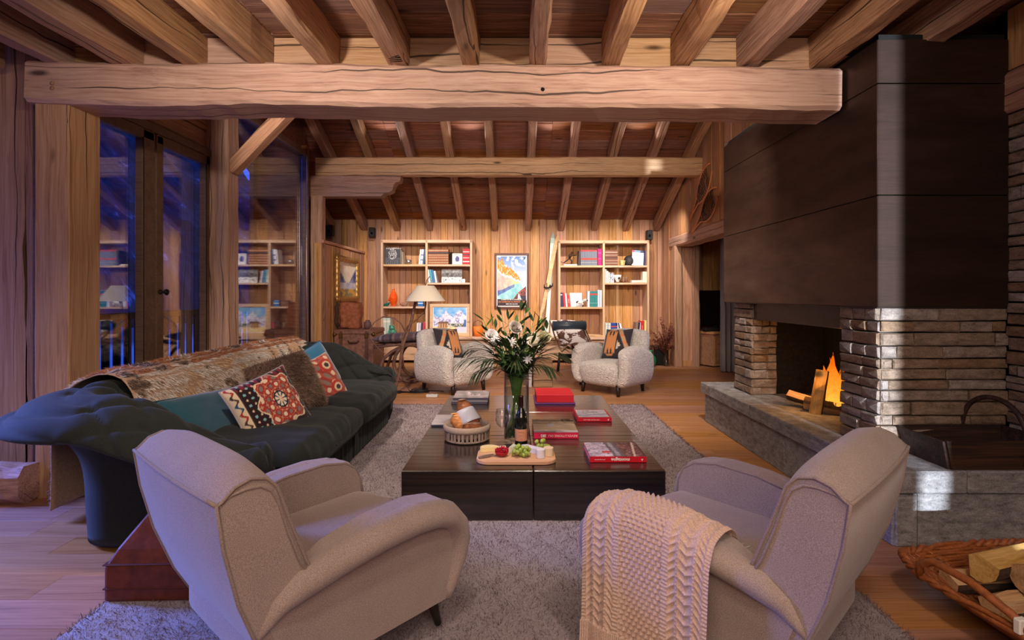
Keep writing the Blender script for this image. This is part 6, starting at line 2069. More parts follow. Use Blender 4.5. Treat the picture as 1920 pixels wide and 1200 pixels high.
# white file boxes beside the right bookcase, on the bench; orange tub beside the left bookcase
for i, l in enumerate(('white file box beside the right bookcase, left of two', 'white file box beside the right bookcase, right of two')):
    t = thing('file_box', l, 'box', (bx(1035 + 7 * i), 9.85, BT), 0, 'white file boxes')
    MB().cbox((0, 0, .145), (.066, .26, .29), .003).build('body', M['white'], t)
    MB().cbox((0, -.131, .27), (.05, .004, .03), .001).build('label_slot', M['paper'], t)
tb_ = thing('leather_tub', 'orange leather tub on the bench right of the left bookcase', 'basket', (bx(896), 9.80, BT))
MB().lathe([(.0005, .003), (.075, 0), (.088, .09), (.092, .185), (.088, .185), (.07, .01), (.0005, .012)], 24, caps=False).build('tub', plain('orange_leather', C(226, 120, 40), .5, 0, .2, 60, .1), tb_)
MB().tube([(-.088, 0, .15), (-.08, 0, .25), (0, 0, .30), (.08, 0, .25), (.088, 0, .15)], .006, 6).build('handle', cm((70, 40, 26)), tb_)
bxx = thing('wooden_casket', 'dark brown casket on the bench against the left bookcase', 'box', (bx(884.5) + .04, 9.90, BT))
MB().cbox((0, 0, .075), (.10, .2, .15), .004).build('body', cm((112, 62, 42)), bxx)
MB().cbox((0, 0, .165), (.106, .206, .03), .006).build('lid', cm((98, 52, 36)), bxx)

# --- on the walls
for i, (px, py, l) in enumerate(((698, 436, 'small black loudspeaker high on the back wall, left of the left bookcase'), (1217, 441, 'small black loudspeaker high on the back wall, right of the right bookcase'))):
    c_ = at(px, py, 10.0)
    t = thing('wall_speaker', l, 'speaker', c_, 0, 'wall loudspeakers')
    MB().cbox((0, 0, 0), (.105, .12, .18), .008).build('cabinet', M['black'], t)
    MB().lathe([(.0005, .0), (.036, .0), (.04, .006), (.036, .004), (.012, -.004), (.0005, .004)], 20, 0, Matrix.Translation((0, -.06, -.02)) @ Matrix.Rotation(PI / 2, 4, 'X')).build('cone', cm((44, 44, 48)), t)
t = thing('wall_speaker', 'black loudspeaker in the dark alcove above the partition', 'speaker', (-3.35, 9.7, 2.40), 0, 'wall loudspeakers')
MB().cbox((0, 0, 0), (.12, .12, .2), .008).build('cabinet', M['black'], t)
MB().lathe([(.0005, .0), (.04, .0), (.044, .006), (.012, -.004), (.0005, .004)], 20, 0, Matrix.Translation((0, -.06, -.02)) @ Matrix.Rotation(PI / 2, 4, 'X')).build('cone', cm((44, 44, 48)), t)
def pic_poster(u, v):
    # generic alpine view: orange aiguilles, pale glacier, dark caption band
    if v < .135: return (70, 62, 68)
    y = 1 - (v - .135) / .865
    n = fbm(u * 5, y * 5, 3, 1.6); n2 = fbm(u * 18, y * 12, 8, 1.4)
    top = float(np.interp(u, [0, .05, .09, .15, .20, .27, .31, .345, .38, .44, .48, .54, .63, .72, .80, 1], [.06, .10, .12, .02, .10, .22, .27, .215, .29, .25, .29, .32, .38, .44, .54, 1.2]))
    low = float(np.interp(u, [0, .1, .2, .3, .4, .5, .6, .8, 1], [.28, .37, .41, .44, .45, .46, .53, .56, .5])) + .012 * math.sin(u * 50)
    pink = float(np.interp(u, [0, .2, .4, .55, .8, 1], [.80, .77, .70, .66, .62, .58]))
    ice = float(np.interp(u, [0, .3, .55, .8, 1], [.93, .82, .73, .66, .64]))
    mor = float(np.interp(u, [0, .5, .58, .72, .86, 1], [1.3, 1.05, .98, .85, .77, .70]))
    if y > mor:
        if abs(u - .74 - .22 * (y - .86)) < .10 * (y - .84) * 4 and y > .86: return (224, 226, 234)
        return (168, 96, 76) if n2 < .12 and y < .92 else (74, 70, 86) if u > .7 else (120, 70, 64)
    if y < top: 
        k = y
        return cl((112 + 200 * k, 148 + 150 * k, 206 + 60 * k)) if n < .22 else (214, 222, 238)
    if y < low and u < .82: return (226, 140, 62) if n2 < .22 else (240, 206, 166)
    if y < low + .05: return (240, 232, 226)
    if y < pink: return cl((230, 176 + 30 * u + 30 * n, 170 + 20 * n)) if u < .5 else cl((236, 206, 160 + 30 * n))
    if y < ice and u < .6: return cl((104 + 30 * n, 128 + 30 * n, 176))
    return cl((150 + 40 * n, 206 + 20 * n, 214 + 20 * n))
po = thing('travel_poster', 'framed alpine railway poster with orange peaks between the two bookcases', 'poster', (bx(959.5) * 1.033, 10.096, .965))
PW, PH = .655, 1.055
M['mahog'] = plain('dark_red_frame', C(92, 50, 42), .4, 0, .1, 30, .15)
for (x, z, w, h) in ((0, .02, PW, .04), (0, PH - .02, PW, .04), (-PW / 2 + .02, PH / 2, .04, PH - .08), (PW / 2 - .02, PH / 2, .04, PH - .08)):
    MB().cbox((x, 0, z), (w, .035, h), .005).build('frame_rail', M['mahog'], po)
MB().cbox((0, .006, PH / 2), (PW - .08, .012, PH - .08), .001).build('white_border', M['white'], po)
picture('print', PW - .115, PH - .12, pic_poster, M['printm'], po, (0, -.001, PH / 2), (0, 0, 0), 84)
for s, sz, z, wd, mm in (('CHEMIN DE FER A CREMAILLERE', .028, .175, .40, M['white']), ('DE CHAMONIX AU MONTENVERS', .040, .133, .50, plain('orange_ink', C(226, 140, 84), .8)), ('MER DE GLACE', .028, .092, .22, M['white'])):
    text('lettering', s, sz, mm, po, (0, -.0018, z), (PI / 2, 0, 0), wd, .0006)
sg = MB(); sg.cbox((0, 0, 0), (.03, .001, .03), .0002)
sg.build('monogram', cm((70, 84, 130)), po, (PW / 2 - .085, -.0018, PH - .095))
# old skis leaning by the right bookcase
def ski(label, top, bot, tipdir, col):
    top, bot = Vector(top), Vector(bot)
    t = thing('old_ski', label, 'ski', bot)
    d = (top - bot); L = d.length; d.normalize()
    s_ = Vector((d.z, 0, -d.x)).normalized(); nr = d.cross(s_)
    mb = MB(); rings = []
    for k in range(21):
        f = k / 20
        w = .030 + .010 * abs(f - .45) * 1.4
        if f > .95: w *= (1 - (f - .95) / .052) ** .5 + .05
        p = d * L * f - Vector((0, 1, 0)) * (.10 * max(0, (f - .9) / .1) ** 2) * tipdir
        th = .011
        rings.append([p - s_ * w - nr * th, p + s_ * w - nr * th, p + s_ * w + nr * th, p - s_ * w + nr * th])
    mb.loft(rings, True, True, 0, False)
    mb.build('blade', col, t)
    p = d * L * .48
    b_ = MB()
    b_.cbox((0, -.03, 0), (.095, .03, .03), .004).cbox((-.055, -.045, .025), (.012, .04, .07), .003).cbox((.055, -.045, .025), (.012, .04, .07), .003)
    b_.build('toe_binding', M['iron'], t, p)
    MB().tube([p + Vector((-.05, -.045, .03)), p + Vector((0, -.06, -.07)), p + Vector((.05, -.045, .03))], .004, 6).build('cable', M['iron'], t)
    return t
m, nt, out = new_mat('painted_ski')
zz = nd(nt, 'SeparateXYZ', {0: nd(nt, 'TexCoord').outputs['Object']}).outputs['Z']
nz = nd(nt, 'TexNoise', {'Vector': nd(nt, 'TexCoord').outputs['Object'], 'Scale': 12.0, 'Detail': 3.0}).outputs[0]
bsdf(nt, out, color=ramp(nt, mth(nt, 'ADD', zz, mth(nt, 'MULTIPLY', nz, .08)), [(.0, C(222, 222, 214)), (.9, C(206, 210, 200)), (.97, C(130, 156, 150)), (1.0, C(150, 176, 168))]), rough=.4)
M['ski'] = m
ski('old green and white wooden ski leaning upright beside the right bookcase', (.715, 10.0, 2.385), (.575, 9.66, BT), 1, M['ski'])
ski('old bare wooden ski crossing in front of the green ski', (.80, 9.96, 2.33), (.40, 9.60, BT), 1, M['shelf'])
# gilt painting on the partition
gp = thing('gilt_painting', 'small mountain painting in an ornate gilt frame on the partition wall', 'painting', (-2.815, 8.98, 1.17), 0, None, (0, 0, PI / 2))
GW, GH = 1.05, .655
M['gilt'] = plain('worn_gilt', C(186, 146, 86), .38, .7, .6, 40, .35)
for (x0, z0, x1, z1) in ((-GW / 2, 0, GW / 2, 0), (-GW / 2, GH, GW / 2, GH), (-GW / 2, 0, -GW / 2, GH), (GW / 2, 0, GW / 2, GH)):
    n = 26; pts = []; rad = []
    for k in range(n + 1):
        f = k / n
        pts.append((x0 + (x1 - x0) * f, 0, z0 + (z1 - z0) * f)); rad.append(.042 * (1 + .22 * abs(math.sin(f * PI * 7))))
    MB().tube(pts, rad, 8).build('frame_moulding', M['gilt'], gp)
for (x, z) in ((-GW / 2, 0), (GW / 2, 0), (-GW / 2, GH), (GW / 2, GH)):
    MB().ell((x, -.01, z), (.062, .035, .062), 10, 7).build('corner_ornament', M['gilt'], gp)
def pic_gilt(u, v):
    n = fbm(u * 4, v * 5, 6, 1.6)
    vv = .30 + 1.1 * abs(u - .52)
    if v < .22: return (226, 176, 90) if n > .0 else (150, 140, 110)
    if v < .38: return cl((206 + 40 * n, 206 + 30 * n, 220))
    if v < vv: return cl((120 + 90 * n, 130 + 80 * n, 176 + 50 * n))
    return cl((236, 226 + 20 * n, 206 + 30 * n))
picture('canvas', GW - .06, GH - .06, pic_gilt, M['printm'], gp, (0, .005, GH / 2), (0, 0, 0), 50)
# snowshoes on the right wall: local x = -y, z up
def snowshoe(label, top, tail):
    (y0, z0), (y1, z1) = top, tail
    t = thing('snowshoe', label, 'snowshoe', (XR - .035, (y0 + y1) / 2, (z0 + z1) / 2), 0, 'snowshoes on the right wall')
    c_ = Vector((0, (y0 + y1) / 2, (z0 + z1) / 2))
    a = Vector((0, y0, z0)) - c_; b_ = Vector((0, y1, z1)) - c_
    ax = (b_ - a); L = ax.length; ax.normalize(); sd = Vector((0, -ax.z, ax.y))
    def P2(f, s): return a + ax * L * f + sd * s * .19 * W(f)
    def W(f):
        if f < .62: return math.sin(PI * (f / .62) * .5 + .0) ** .62 if f < .31 * 0 else math.sin(PI * min(1, .08 + f / .70)) ** .7
        return max(.05, math.sin(PI * min(1, .08 + .62 / .70)) ** .7 * (1 - (f - .62) / .25) + .06) if f < .85 else .06
    loop = [P2(k / 24, 1) for k in range(25)] + [P2(k / 24, -1) for k in range(24, -1, -1)]
    MB().tube(loop, .013, 7).build('frame_hoop', plain('ash_hoop', C(206, 132, 78), .5, 0, .1, 40, .15), t)
    lc = MB()
    for k in range(3, 17):
        f = k / 24
        lc.tube([P2(f, 1), P2(min(1, f + .10), -1)], .0028, 4).tube([P2(f, -1), P2(min(1, f + .10), 1)], .0028, 4).tube([P2(f, 1), P2(f, -1)], .0022, 4)
    lc.build('lacing', cm((66, 46, 36)), t)
    for f in (.26, .58):
        MB().tube([P2(f, 1), P2(f, -1)], .009, 6).build('crossbar', plain('ash_bar', C(160, 100, 60), .5), t)
    MB().tube([P2(.40, .5) + Vector((-.02, 0, 0)), P2(.46, 0) + Vector((-.035, 0, 0)), P2(.40, -.5) + Vector((-.02, 0, 0))], .012, 6).build('strap', cm((70, 50, 40)), t)
snowshoe('old snowshoe hanging on the right wall, upper of the pair', (7.46, 3.03), (8.36, 2.40))
snowshoe('old snowshoe hanging on the right wall, lower of the pair', (7.22, 2.63), (8.26, 2.20))

# ------------------------------------------------------------------ far left: trunk, wood block, sled seat, floor lamp
tk = thing('luggage_chest', 'worn brown leather travel trunk against the partition', 'trunk', (-2.50, 8.62, 0))
M['trunk'] = plain('worn_leather', C(132, 92, 76), .55, 0, .4, 22, .35)
MB().cbox((0, 0, .31), (.62, .66, .62), .012).build('body', M['trunk'], tk)
MB().cbox((0, 0, .655), (.64, .68, .08), .02).build('lid', M['trunk'], tk)
for x in (-.2, .2):
    MB().cbox((x, -.336, .34), (.05, .014, .66), .004).build('strap', cm((96, 62, 48)), tk)
    MB().cbox((x, -.35, .60), (.06, .02, .07), .005).build('clasp', M['brass'], tk)
for x in (-.3, .3):
    for z in (.03, .62):
        MB().ell((x, -.32, z), (.035, .035, .035), 8, 6).build('corner_cap', M['brass'], tk)
MB().tube([(-.08, -.35, .52), (-.06, -.385, .50), (.06, -.385, .50), (.08, -.35, .52)], .011, 7).build('handle', cm((84, 52, 40)), tk)
wk = thing('rustic_block', 'rust-brown hollowed timber block standing on the leather trunk', 'ornament', (-2.62, 8.55, .697))
MB().soft((0, 0, .21), (.33, .22, .42), .05, 0, None, lambda p: (p[0] + .02 * fbm(p[0] * 6, p[1] * 6, p[2] * 6), p[1], p[2] + .02 * fbm(p[0] * 5, p[1] * 5, 1)), 8, 3).build('block', plain('rusty_wood', C(156, 92, 62), .85, 0, .8, 18, .35), wk)
MB().tube([(-.17, -.09, .03), (-.205, -.12, .12), (-.185, -.11, .24), (-.20, -.12, .34), (-.17, -.10, .40)], [.03, .034, .028, .034, .024], 8).build('bark_edge', M['bark'], wk)
jr = thing('brown_jar', 'small round brown jar on the leather trunk beside the timber block', 'jar', (-2.33, 8.45, .697))
MB().lathe([(.0005, 0), (.045, 0), (.062, .05), (.055, .10), (.03, .125), (.034, .14), (.0005, .14)], 18, caps=False).build('body', cm((112, 84, 80)), jr)

sl_ = thing('bentwood_sled', 'old bentwood sledge seat behind the floor lamp, carrying a patterned bolster', 'sledge', (-1.62, 7.72, 0))
M['bent'] = wood('bent_ash', C(66, 42, 30), C(104, 72, 54), C(140, 104, 80), sc=1.2, var=.08, knots=.1, bump=.2)
for s in (-.24, .24):
    lp = []
    for k in range(27):
        a = R(120 - 400 * k / 26)
        lp.append((.16 + .235 * math.cos(a), s, .275 + .26 * math.sin(a)))
    MB().tube(lp, .026, 8).build('runner_hoop', M['bent'], sl_)
    MB().tube([(.02, s, .50), (-.10, s, .44), (-.22, s, .34), (-.28, s, .16), (-.24, s, .03)], .024, 8).build('front_leg', M['bent'], sl_)
    MB().tube([(-.26, s, .06), (0, s, .035), (.25, s, .10), (.42, s, .13)], .020, 8).build('runner', M['bent'], sl_)
    MB().tube([(-.36, s, .50), (-.1, s, .53), (.2, s, .55), (.5, s, .58)], .020, 8).build('seat_rail', M['bent'], sl_)
for x in (-.3, -.14, .02, .18, .34):
    MB().cbox((x, 0, .545 + .03 * x), (.10, .52, .018), .004).build('seat_slat', M['bent'], sl_)
bo = thing('sled_cushion', 'flat striped bolster cushion on the bentwood sledge', 'cushion', (-1.58, 7.72, .628), 0, None, (0, -.06, 0))
V, F, UV = cushion_pts(.86, .46, .13, 30, .04)
def strip(u, v): return (112, 92, 98) if math.sin(u * 34) > -.3 else ((56, 60, 80) if math.sin(u * 90) > 0 else (160, 130, 120))
color_mesh('cover', [(x, z, -y_) for x, y_, z in V], F, [C(*strip(u, v)) for u, v, s in UV], M['kilim'], bo)
MB().tube([(-.43, -.2, 0), (-.45, 0, 0), (-.43, .2, 0)], .008, 6).build('piping', cm((80, 66, 70)), bo)

fl_ = thing('floor_lamp', 'bentwood floor lamp with a pale conical shade at the far end of the sofa', 'lamp', (-1.50, 6.72, 0))
LO = Vector((-1.50, 6.72, 0))
def L3(px, py, Y=6.72): return at(px, py, Y) - LO
MB().lathe([(.250, 0), (.108, .195), (.106, .195), (.248, 0)], 40, caps=False, c=tuple(L3(798, 564.5))).build('shade', plain('parchment_shade', C(226, 214, 192), .9, 0, .1, 200, .03), fl_)
MB().tube([L3(779, 566), L3(772, 600), L3(764, 625), L3(756, 645), L3(752, 668), L3(749, 700), L3(741, 730), L3(740, 736)], [.017, .018, .019, .020, .021, .02, .019, .018], 8).build('pole', M['bent'], fl_)
MB().tube([L3(799, 560), L3(798, 572), L3(796, 584), L3(780, 600), L3(764, 612), L3(757, 628), L3(753, 645), L3(757, 690)], .010, 7).build('arm', M['bent'], fl_)
MB().tube([L3(760, 622), L3(752, 606), L3(738, 596), L3(718, 594), L3(702, 604), L3(692, 620), L3(694, 634), L3(706, 650), L3(722, 664)], [.010, .009, .008, .008, .007, .007, .007, .006, .006], 7).build('hoop', M['bent'], fl_)
MB().tube([L3(798, 535), L3(800, 526), L3(806, 518)], .006, 6).build('finial', M['bent'], fl_)
MB().lathe([(.018, -.02), (.022, .0), (.02, .05), (.0005, .055)], 14, c=tuple(L3(797, 562))).build('lamp_holder', M['black'], fl_)
ft_ = MB()
ft_.cbox((.02, 0, .012), (.10, .08, .024), .004)
for a in (12, 130, 250):
    ft_.tube([(0, 0, .018), (.17 * math.cos(R(a)), .17 * math.sin(R(a)), .010)], [.012, .008], 6)
ft_.tube([(0, 0, .016), (.32, .02, .008)], [.011, .008], 6)
ft_.build('foot', M['iron'], fl_)
cd = MB()
pts = [L3(745, 690), L3(757, 715), L3(768, 733)]
c0 = L3(785, 739)
for k in range(34):
    a = 2 * PI * k / 12
    pts.append(Vector((c0.x + (.12 + .03 * math.sin(k)) * math.cos(a), c0.y + .10 * math.sin(a) + .01 * k / 4, .008 + .001 * k)))
pts.append(Vector((c0.x + .30, c0.y + .1, .006)))
cd.tube(pts, .005, 6)
cd.build('cord', M['black'], fl_)
pgm = thing('power_strip', 'small pale plug strip on the floor under the white armchair near the lamp', 'plug', (-1.0, 6.45, 0))
MB().cbox((0, 0, .018), (.14, .06, .036), .006).build('body', cm((190, 186, 182)), pgm)
for x in (-.035, .03): MB().lathe([(.014, .036), (.014, .040), (.0005, .038)], 10, c=(x, 0, 0)).build('socket', cm((150, 146, 144)), pgm)

# ------------------------------------------------------------------ rustic block table and cowhide lounger
st = thing('block_table', 'rustic wooden block used as a side table between the white armchairs', 'table', (.365, 7.25, 0), .12)
MB().cbox((0, 0, .185), (.26, .26, .37), .008).build('block', wood('weathered_block', C(86, 62, 48), C(128, 98, 78), C(164, 132, 108), sc=1.0, var=.02, knots=.6, crack=1, bump=.8, grey=.4), st)
MB().cbox((-.18, .02, .18), (.07, .22, .36), .004).build('pale_side', cm((176, 168, 172)), st)
m, nt, out = new_mat('cowhide')
tc = nd(nt, 'TexCoord').outputs['Object']
vn = nd(nt, 'TexNoise', {'Vector': tc, 'Scale': 4.6, 'Detail': 3.0, 'Roughness': .62, 'Distortion': .8}).outputs[0]
bsdf(nt, out, color=mixc(nt, rng(nt, vn, .49, .51), C(232, 224, 218), C(96, 62, 54)), rough=.6, normal=bumpn(nt, vn, .1, .01))
M['cow'] = m
lg = thing('cowhide_lounger', 'tilting chaise longue in brown and white cowhide with a dark headroll', 'lounger', (1.03, 8.30, 0), R(10))
prof = [(.86, .80), (.62, .63), (.42, .50), (.22, .40), (.08, .36), (-.10, .42), (-.26, .49), (-.40, .485), (-.62, .40), (-.86, .31)]
rings = []
for (yy_, z) in prof:
    rings.append([(-.27, yy_, z), (.27, yy_, z), (.27, yy_ + .01, z + .05), (-.27, yy_ + .01, z + .05)])
o = MB().loft(rings, True, True, 0, True).build('hide', M['cow'], lg, subsurf=1)
for s in (-.285, .285):
    MB().tube([(s, y_, z - .01) for y_, z in prof], .014, 8).build('side_tube', M['chrome'], lg)
    MB().tube([(s * .8, .45, .28), (s * .8, -.1, .20), (s * .8, -.65, .28)], .018, 8).build('rocker', M['black'], lg)
MB().tube([(-.28, .66, .715), (.28, .66, .715)], .082, 16).build('headroll', plain('blue_black_leather', C(50, 60, 70), .35, 0, .1, 40, .1), lg)
bs_ = MB()
for x in (-.26, .26):
    for y_ in (-.86, .30):
        bs_.tube([(x, y_, .26), (x * 1.1, y_ * 1.1, 0)], [.02, .024], 8)
    bs_.cbox((x, -.28, .24), (.035, 1.2, .05), .006)
bs_.cbox((0, -.86, .25), (.56, .05, .07), .006).cbox((0, .30, .25), (.56, .05, .07), .006)
bs_.build('base', M['black'], lg)

# ------------------------------------------------------------------ far right: dried branches, bottle, side room
gv = thing('glass_bottle_vase', 'clear glass bottle holding dried red branches by the doorway', 'vase', (2.62, 9.22, 0))
MB().lathe([(.0005, .005), (.05, .002), (.058, .02), (.055, .11), (.03, .17), (.022, .24), (.028, .262), (.024, .262), (.019, .24), (.026, .17), (.05, .11), (.0005, .012)], 22, caps=False).build('glass', M['clear'], gv)
db_ = thing('dried_branches', 'bunch of dried russet branches spreading from the glass bottle', 'branches', (2.62, 9.22, 0))
rr = random.Random(9)
tw = MB(); lv = MB()
for i in range(46):
    a = rr.uniform(0, 2 * PI); sp_ = rr.uniform(.05, .33); hh = rr.uniform(.30, .85)
    p0 = Vector((0, 0, .18)); p2 = Vector((min(.10, sp_ * math.cos(a) - .10 * rr.random()), sp_ * math.sin(a) * .6 - .04, hh)); p1 = p0.lerp(p2, .5) + Vector((0, 0, .08))
    tw.tube([p0, p1, p2], [.0035, .0028, .0015], 5)
    for k in range(30):
        f = rr.uniform(.3, 1); q = p0.lerp(p1, f * 2) if f < .5 else p1.lerp(p2, f * 2 - 1)
        leaf_mesh(lv, q, Vector((rr.uniform(-1, 1), rr.uniform(-1, 1), rr.uniform(-.6, 1))), rr.uniform(.025, .055), rr.uniform(.012, .024), n=3)
tw.build('twigs', cm((96, 58, 44)), db_)
o = lv.build('dry_leaves', plain('russet_leaf', C(140, 78, 64), .7, 0, 0, 40, .3), db_); o['kind'] = 'stuff'
gr_ = thing('green_vase', 'round green glass vase on the floor beside the dried branches', 'vase', (2.33, 9.15, 0))
MB().lathe([(.0005, .004), (.05, 0), (.09, .05), (.10, .11), (.085, .17), (.05, .21), (.03, .24), (.032, .28), (.027, .28), (.04, .21), (.0005, .2)], 22, caps=False).build('body', plain('green_glass', C(20, 130, 74), .12), gr_)
bk_ = thing('black_subwoofer', 'black cube loudspeaker on the floor behind the dried branches', 'speaker', (2.56, 9.44, 0))
MB().cbox((0, 0, .17), (.26, .26, .32), .008).build('cabinet', M['black'], bk_)
for x in (-.1, .1): MB().lathe([(.018, 0), (.018, .012)], 10, c=(x, -.09, 0)).build('foot', M['iron'], bk_)
tc_ = thing('corner_cabinet', 'low pine cabinet under the television in the side room', 'cabinet', (3.62, 9.42, 0), R(28))
MB().cbox((0, 0, .29), (.78, .42, .54), .006).build('body', M['panel'], tc_)
for x in (-.19, .19):
    d_ = MB().cbox((x, -.215, .29), (.36, .02, .46), .004).build('door', M['panel'], tc_)
    MB().cbox((x, -.228, .29), (.24, .012, .34), .006).build('door_panel', M['panel'], d_)
board('top_board', .84, .48, .04, M['panel'], tc_, (0, 0, .58))
tv = thing('television', 'black flat television on the pine cabinet in the side room', 'television', (3.60, 9.56, .602), R(8))
MB().cbox((0, 0, .40), (.98, .04, .62), .006).build('screen', plain('black_screen', C(10, 10, 12), .08, 0, 0, 80, 0, .6), tv)
MB().cbox((0, 0, .05), (.06, .03, .12), .004).build('stem', M['black'], tv)
MB().cbox((0, 0, .006), (.40, .20, .012), .004).build('stand', M['black'], tv)
sb_ = thing('soundbar', 'black soundbar lying before the television in the side room', 'speaker', (3.52, 9.30, .602), R(28))
MB().soft((0, 0, .035), (.62, .09, .066), .02).build('body', M['black'], sb_)
MB().cbox((0, -.046, .035), (.56, .004, .04), .001).build('grille', cm((40, 40, 42)), sb_)
cu = thing('curtain', 'grey curtain hanging in the side room behind the stone pier', 'curtain', (3.42, 8.45, .02))
MB().grid(lambda u, v: (-.16 + .42 * u, .045 * math.sin(u * 34) * (1 - .3 * v), 2.3 * v), 60, 8).build('cloth', fabric('grey_curtain', C(150, 146, 144), C(190, 186, 184), 500, .9, .2), cu, solid=.004)
MB().tube([(-.2, 0, 2.34), (.3, 0, 2.34)], .014, 8).build('rail', M['iron'], cu)
# ------------------------------------------------------------------ near things: leather bag, hearth trug, log basket
lb_ = thing('leather_bag', 'brown leather log bag standing on the floor behind the left foreground armchair', 'bag', (-1.40, 2.30, .014), R(2))
M['tan'] = plain('cognac_leather', C(98, 44, 27), .5, 0, .25, 26, .30)
W_, D_, H_ = .50, .32, .34
bgm = MB()
rings = [[(-W_/2, -D_/2, 0), (W_/2, -D_/2, 0), (W_/2, D_/2, 0), (-W_/2, D_/2, 0)],
         [(-W_/2, -D_/2, .14), (W_/2, -D_/2, .14), (W_/2, D_/2, .14), (-W_/2, D_/2, .14)],
         [(-W_/2 + .03, -D_/2 + .03, .20), (W_/2 - .03, -D_/2 + .03, .20), (W_/2 - .03, D_/2 - .03, .20), (-W_/2 + .03, D_/2 - .03, .20)],
         [(-W_/2 + .12, -.035, H_), (W_/2 - .12, -.035, H_), (W_/2 - .12, .035, H_), (-W_/2 + .12, .035, H_)]]
bgm.loft(rings, True, True, 0, False)
o = bgm.build('body', M['tan'], lb_)
md = o.modifiers.new('b', 'BEVEL'); md.width = .012; md.segments = 2
for z in (.055, .15):
    MB().cbox((0, 0, z), (W_ + .006, D_ + .006, .006), .002).build('seam_band', plain('dark_seam', C(80, 36, 24), .5), lb_)
for s in (-1, 1):
    MB().tube([(-.07, s * .045, .31), (-.06, s * .05, .40), (0, s * .05, .44), (.06, s * .05, .40), (.07, s * .045, .31)], .010, 8).build('handle', M['tan'], lb_)
MB().cbox((-.10, -.06, .325), (.05, .03, .035), .004).build('buckle_tab', M['tan'], lb_)

# dark wooden trug with a bent handle on the hearth
tg = thing('wooden_trug', 'old dark wooden trug with a bent hoop handle on the hearth', 'basket', (2.46, 2.80, .3805))
M['oldwood'] = wood('blackened_wood', C(24, 16, 12), C(48, 32, 24), C(84, 56, 40), sc=1.0, rough=.5, var=.05, knots=.2, bump=.5)
tw_, td_, th_ = .74, .315, .145
def plankq(nm, a, b_, c_, d_, t_=.012):
    a, b_, c_, d_ = map(Vector, (a, b_, c_, d_))
    nr = (b_ - a).cross(d_ - a).normalized() * t_
    MB().loft([[a, b_, c_, d_], [a + nr, b_ + nr, c_ + nr, d_ + nr]], True, True, 0, False).build(nm, M['oldwood'], tg)
bx0, bx1, by0, by1 = -.30, .20, -.155, .13
tx0, tx1, ty0, ty1 = -.335, .235, -.165, .155
plankq('front_board', (bx0, by0, 0), (bx1, by0, 0), (tx1, ty0, th_), (tx0, ty0, th_))
plankq('rear_board', (bx1, by1, 0), (bx0, by1, 0), (tx0, ty1, th_), (tx1, ty1, th_))
plankq('end_board', (bx0, by1, 0), (bx0, by0, 0), (tx0, ty0, th_ - .004), (tx0, ty1, th_ - .004))
plankq('end_board', (bx1, by0, 0), (bx1, by1, 0), (tx1, ty1, th_), (tx1, ty0, th_))
MB().cbox((-.05, -.012, .008), (.50, .28, .014), .002).build('bottom_board', M['oldwood'], tg)
hp_ = []
for k in range(19):
    a = PI * k / 18
    hp_.append((.05 - .0 + .02 * math.cos(a), -.172 * math.cos(a), .10 + .225 * math.sin(a) ** .8))
MB().tube([(.06, -.176, .02)] + hp_ + [(.04, .165, .03)], .013, 8).build('hoop_handle', M['oldwood'], tg)
for y_ in (-.182, ):
    MB().lathe([(.006, 0), (.006, .006), (.0005, .008)], 8, 0, Matrix.Translation((.06, y_, .06)) @ Matrix.Rotation(PI/2, 4, 'X')).build('rivet', M['iron'], tg)

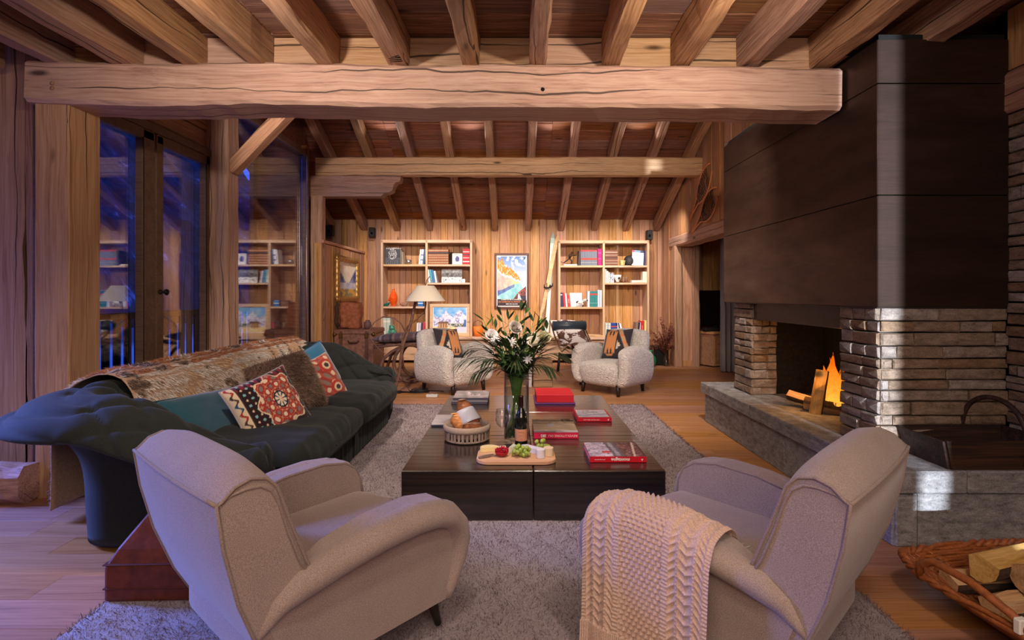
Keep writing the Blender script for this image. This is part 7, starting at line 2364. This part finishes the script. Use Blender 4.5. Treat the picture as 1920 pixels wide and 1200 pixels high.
# wicker log basket at the lower right
WB = (2.00, 1.86, .0); WR = R(10)
wk_ = thing('log_basket', 'shallow reddish wicker basket of firewood on the floor before the hearth', 'basket', WB, WR)
M['wicker'] = plain('red_brown_wicker', C(156, 90, 48), .5, 0, .3, 60, .28)
a_, b_ = .36, .50
def bsk(u, v):
    """shallow tray with four pulled-out corners: u round, v from bottom to rim"""
    th = 2 * PI * u
    c_, s_ = math.cos(th), math.sin(th)
    e = .95 - .50 * v
    x = a_ * (.52 + .48 * v) * math.copysign(abs(c_) ** e, c_)
    y_ = b_ * (.62 + .38 * v) * math.copysign(abs(s_) ** e, s_)
    z = .014 + .125 * v ** 1.15 + .02 * v * (abs(s_ * c_) * 2) ** 6
    return Vector((x, y_, z))
N = 120; rows = 18
for half, (v0, v1) in enumerate(((0, .5), (.5, 1))):
    mb = MB()
    for k in range(rows // 2):
        v = v0 + (v1 - v0) * (k + .5) / (rows // 2)
        pts = []
        for i in range(N + 1):
            p = bsk(i / N, v); q = Vector((p.x, p.y, 0)).normalized()
            pts.append(p + q * (.004 * (1 if (i // 2 + k) % 2 else -1)))
        mb.tube(pts, .0085, 5, False)
    mb.build('woven_side', M['wicker'], wk_)
for i in range(30):
    MB().tube([bsk(i / 30, v / 6) + Vector((0, 0, .002)) for v in range(7)], .0065, 5).build('stake', M['wicker'], wk_)
rim = MB()
for ph in (0, PI):
    pts = []
    for i in range(241):
        p = bsk(i / 240, 1.0); a = i * .75 + ph
        q = Vector((p.x, p.y, 0)).normalized()
        pts.append(p + q * .009 * math.cos(a) + Vector((0, 0, .009 * math.sin(a))))
    rim.tube(pts, .010, 6, False)
rim.build('plaited_rim', M['wicker'], wk_)
MB().prism([(bsk(k / 24, 0).x, bsk(k / 24, 0).y) for k in range(24)], 2, .004, .014).build('bottom', M['wicker'], wk_)
for s in (-1, 1):
    hy = .12
    hh = [(s * a_ * .97, hy + .19, .13), (s * a_ * 1.0, hy + .185, .185), (s * a_ * 1.02, hy + .12, .228), (s * a_ * 1.02, hy - .02, .225), (s * a_ * 1.0, hy - .15, .185), (s * a_ * .97, hy - .22, .13)]
    MB().tube(hh, .0145, 9).build('handle', M['wicker'], wk_)
MB().cbox((-a_ * 1.0, hy - .175, .165), (.038, .024, .05), .004, 0).build('paper_tag', M['white'], wk_)
BM = Matrix.Translation(WB) @ Matrix.Rotation(WR, 4, 'Z')
for i, (p, rz, rx, r_, L, l) in enumerate((((.02, .30, .080), -6, 2.6, .060, .46, 'long split log at the back of the wicker basket'), ((.03, .17, .080), 3, 3.5, .062, .46, 'split log in the middle of the wicker basket'), ((.0, .03, .080), -4, .2, .058, .46, 'barky split log toward the front of the wicker basket'),
        ((.06, .25, .185), 8, 2.5, .068, .46, 'pale split log lying on top of the basket, nearest the hearth'), ((.12, .10, .190), -10, 3.7, .072, .44, 'pale split log on top of the basket, nearest the frame edge'), ((.02, -.12, .08), 5, 2.9, .06, .46, 'split log at the near end of the wicker basket'))):
    lo = BM @ Vector(p)
    split_log('firewood_log', L, r_, l, None, lo, (rx, 0, WR + R(rz)), 'firewood in the wicker basket', 20 + i)
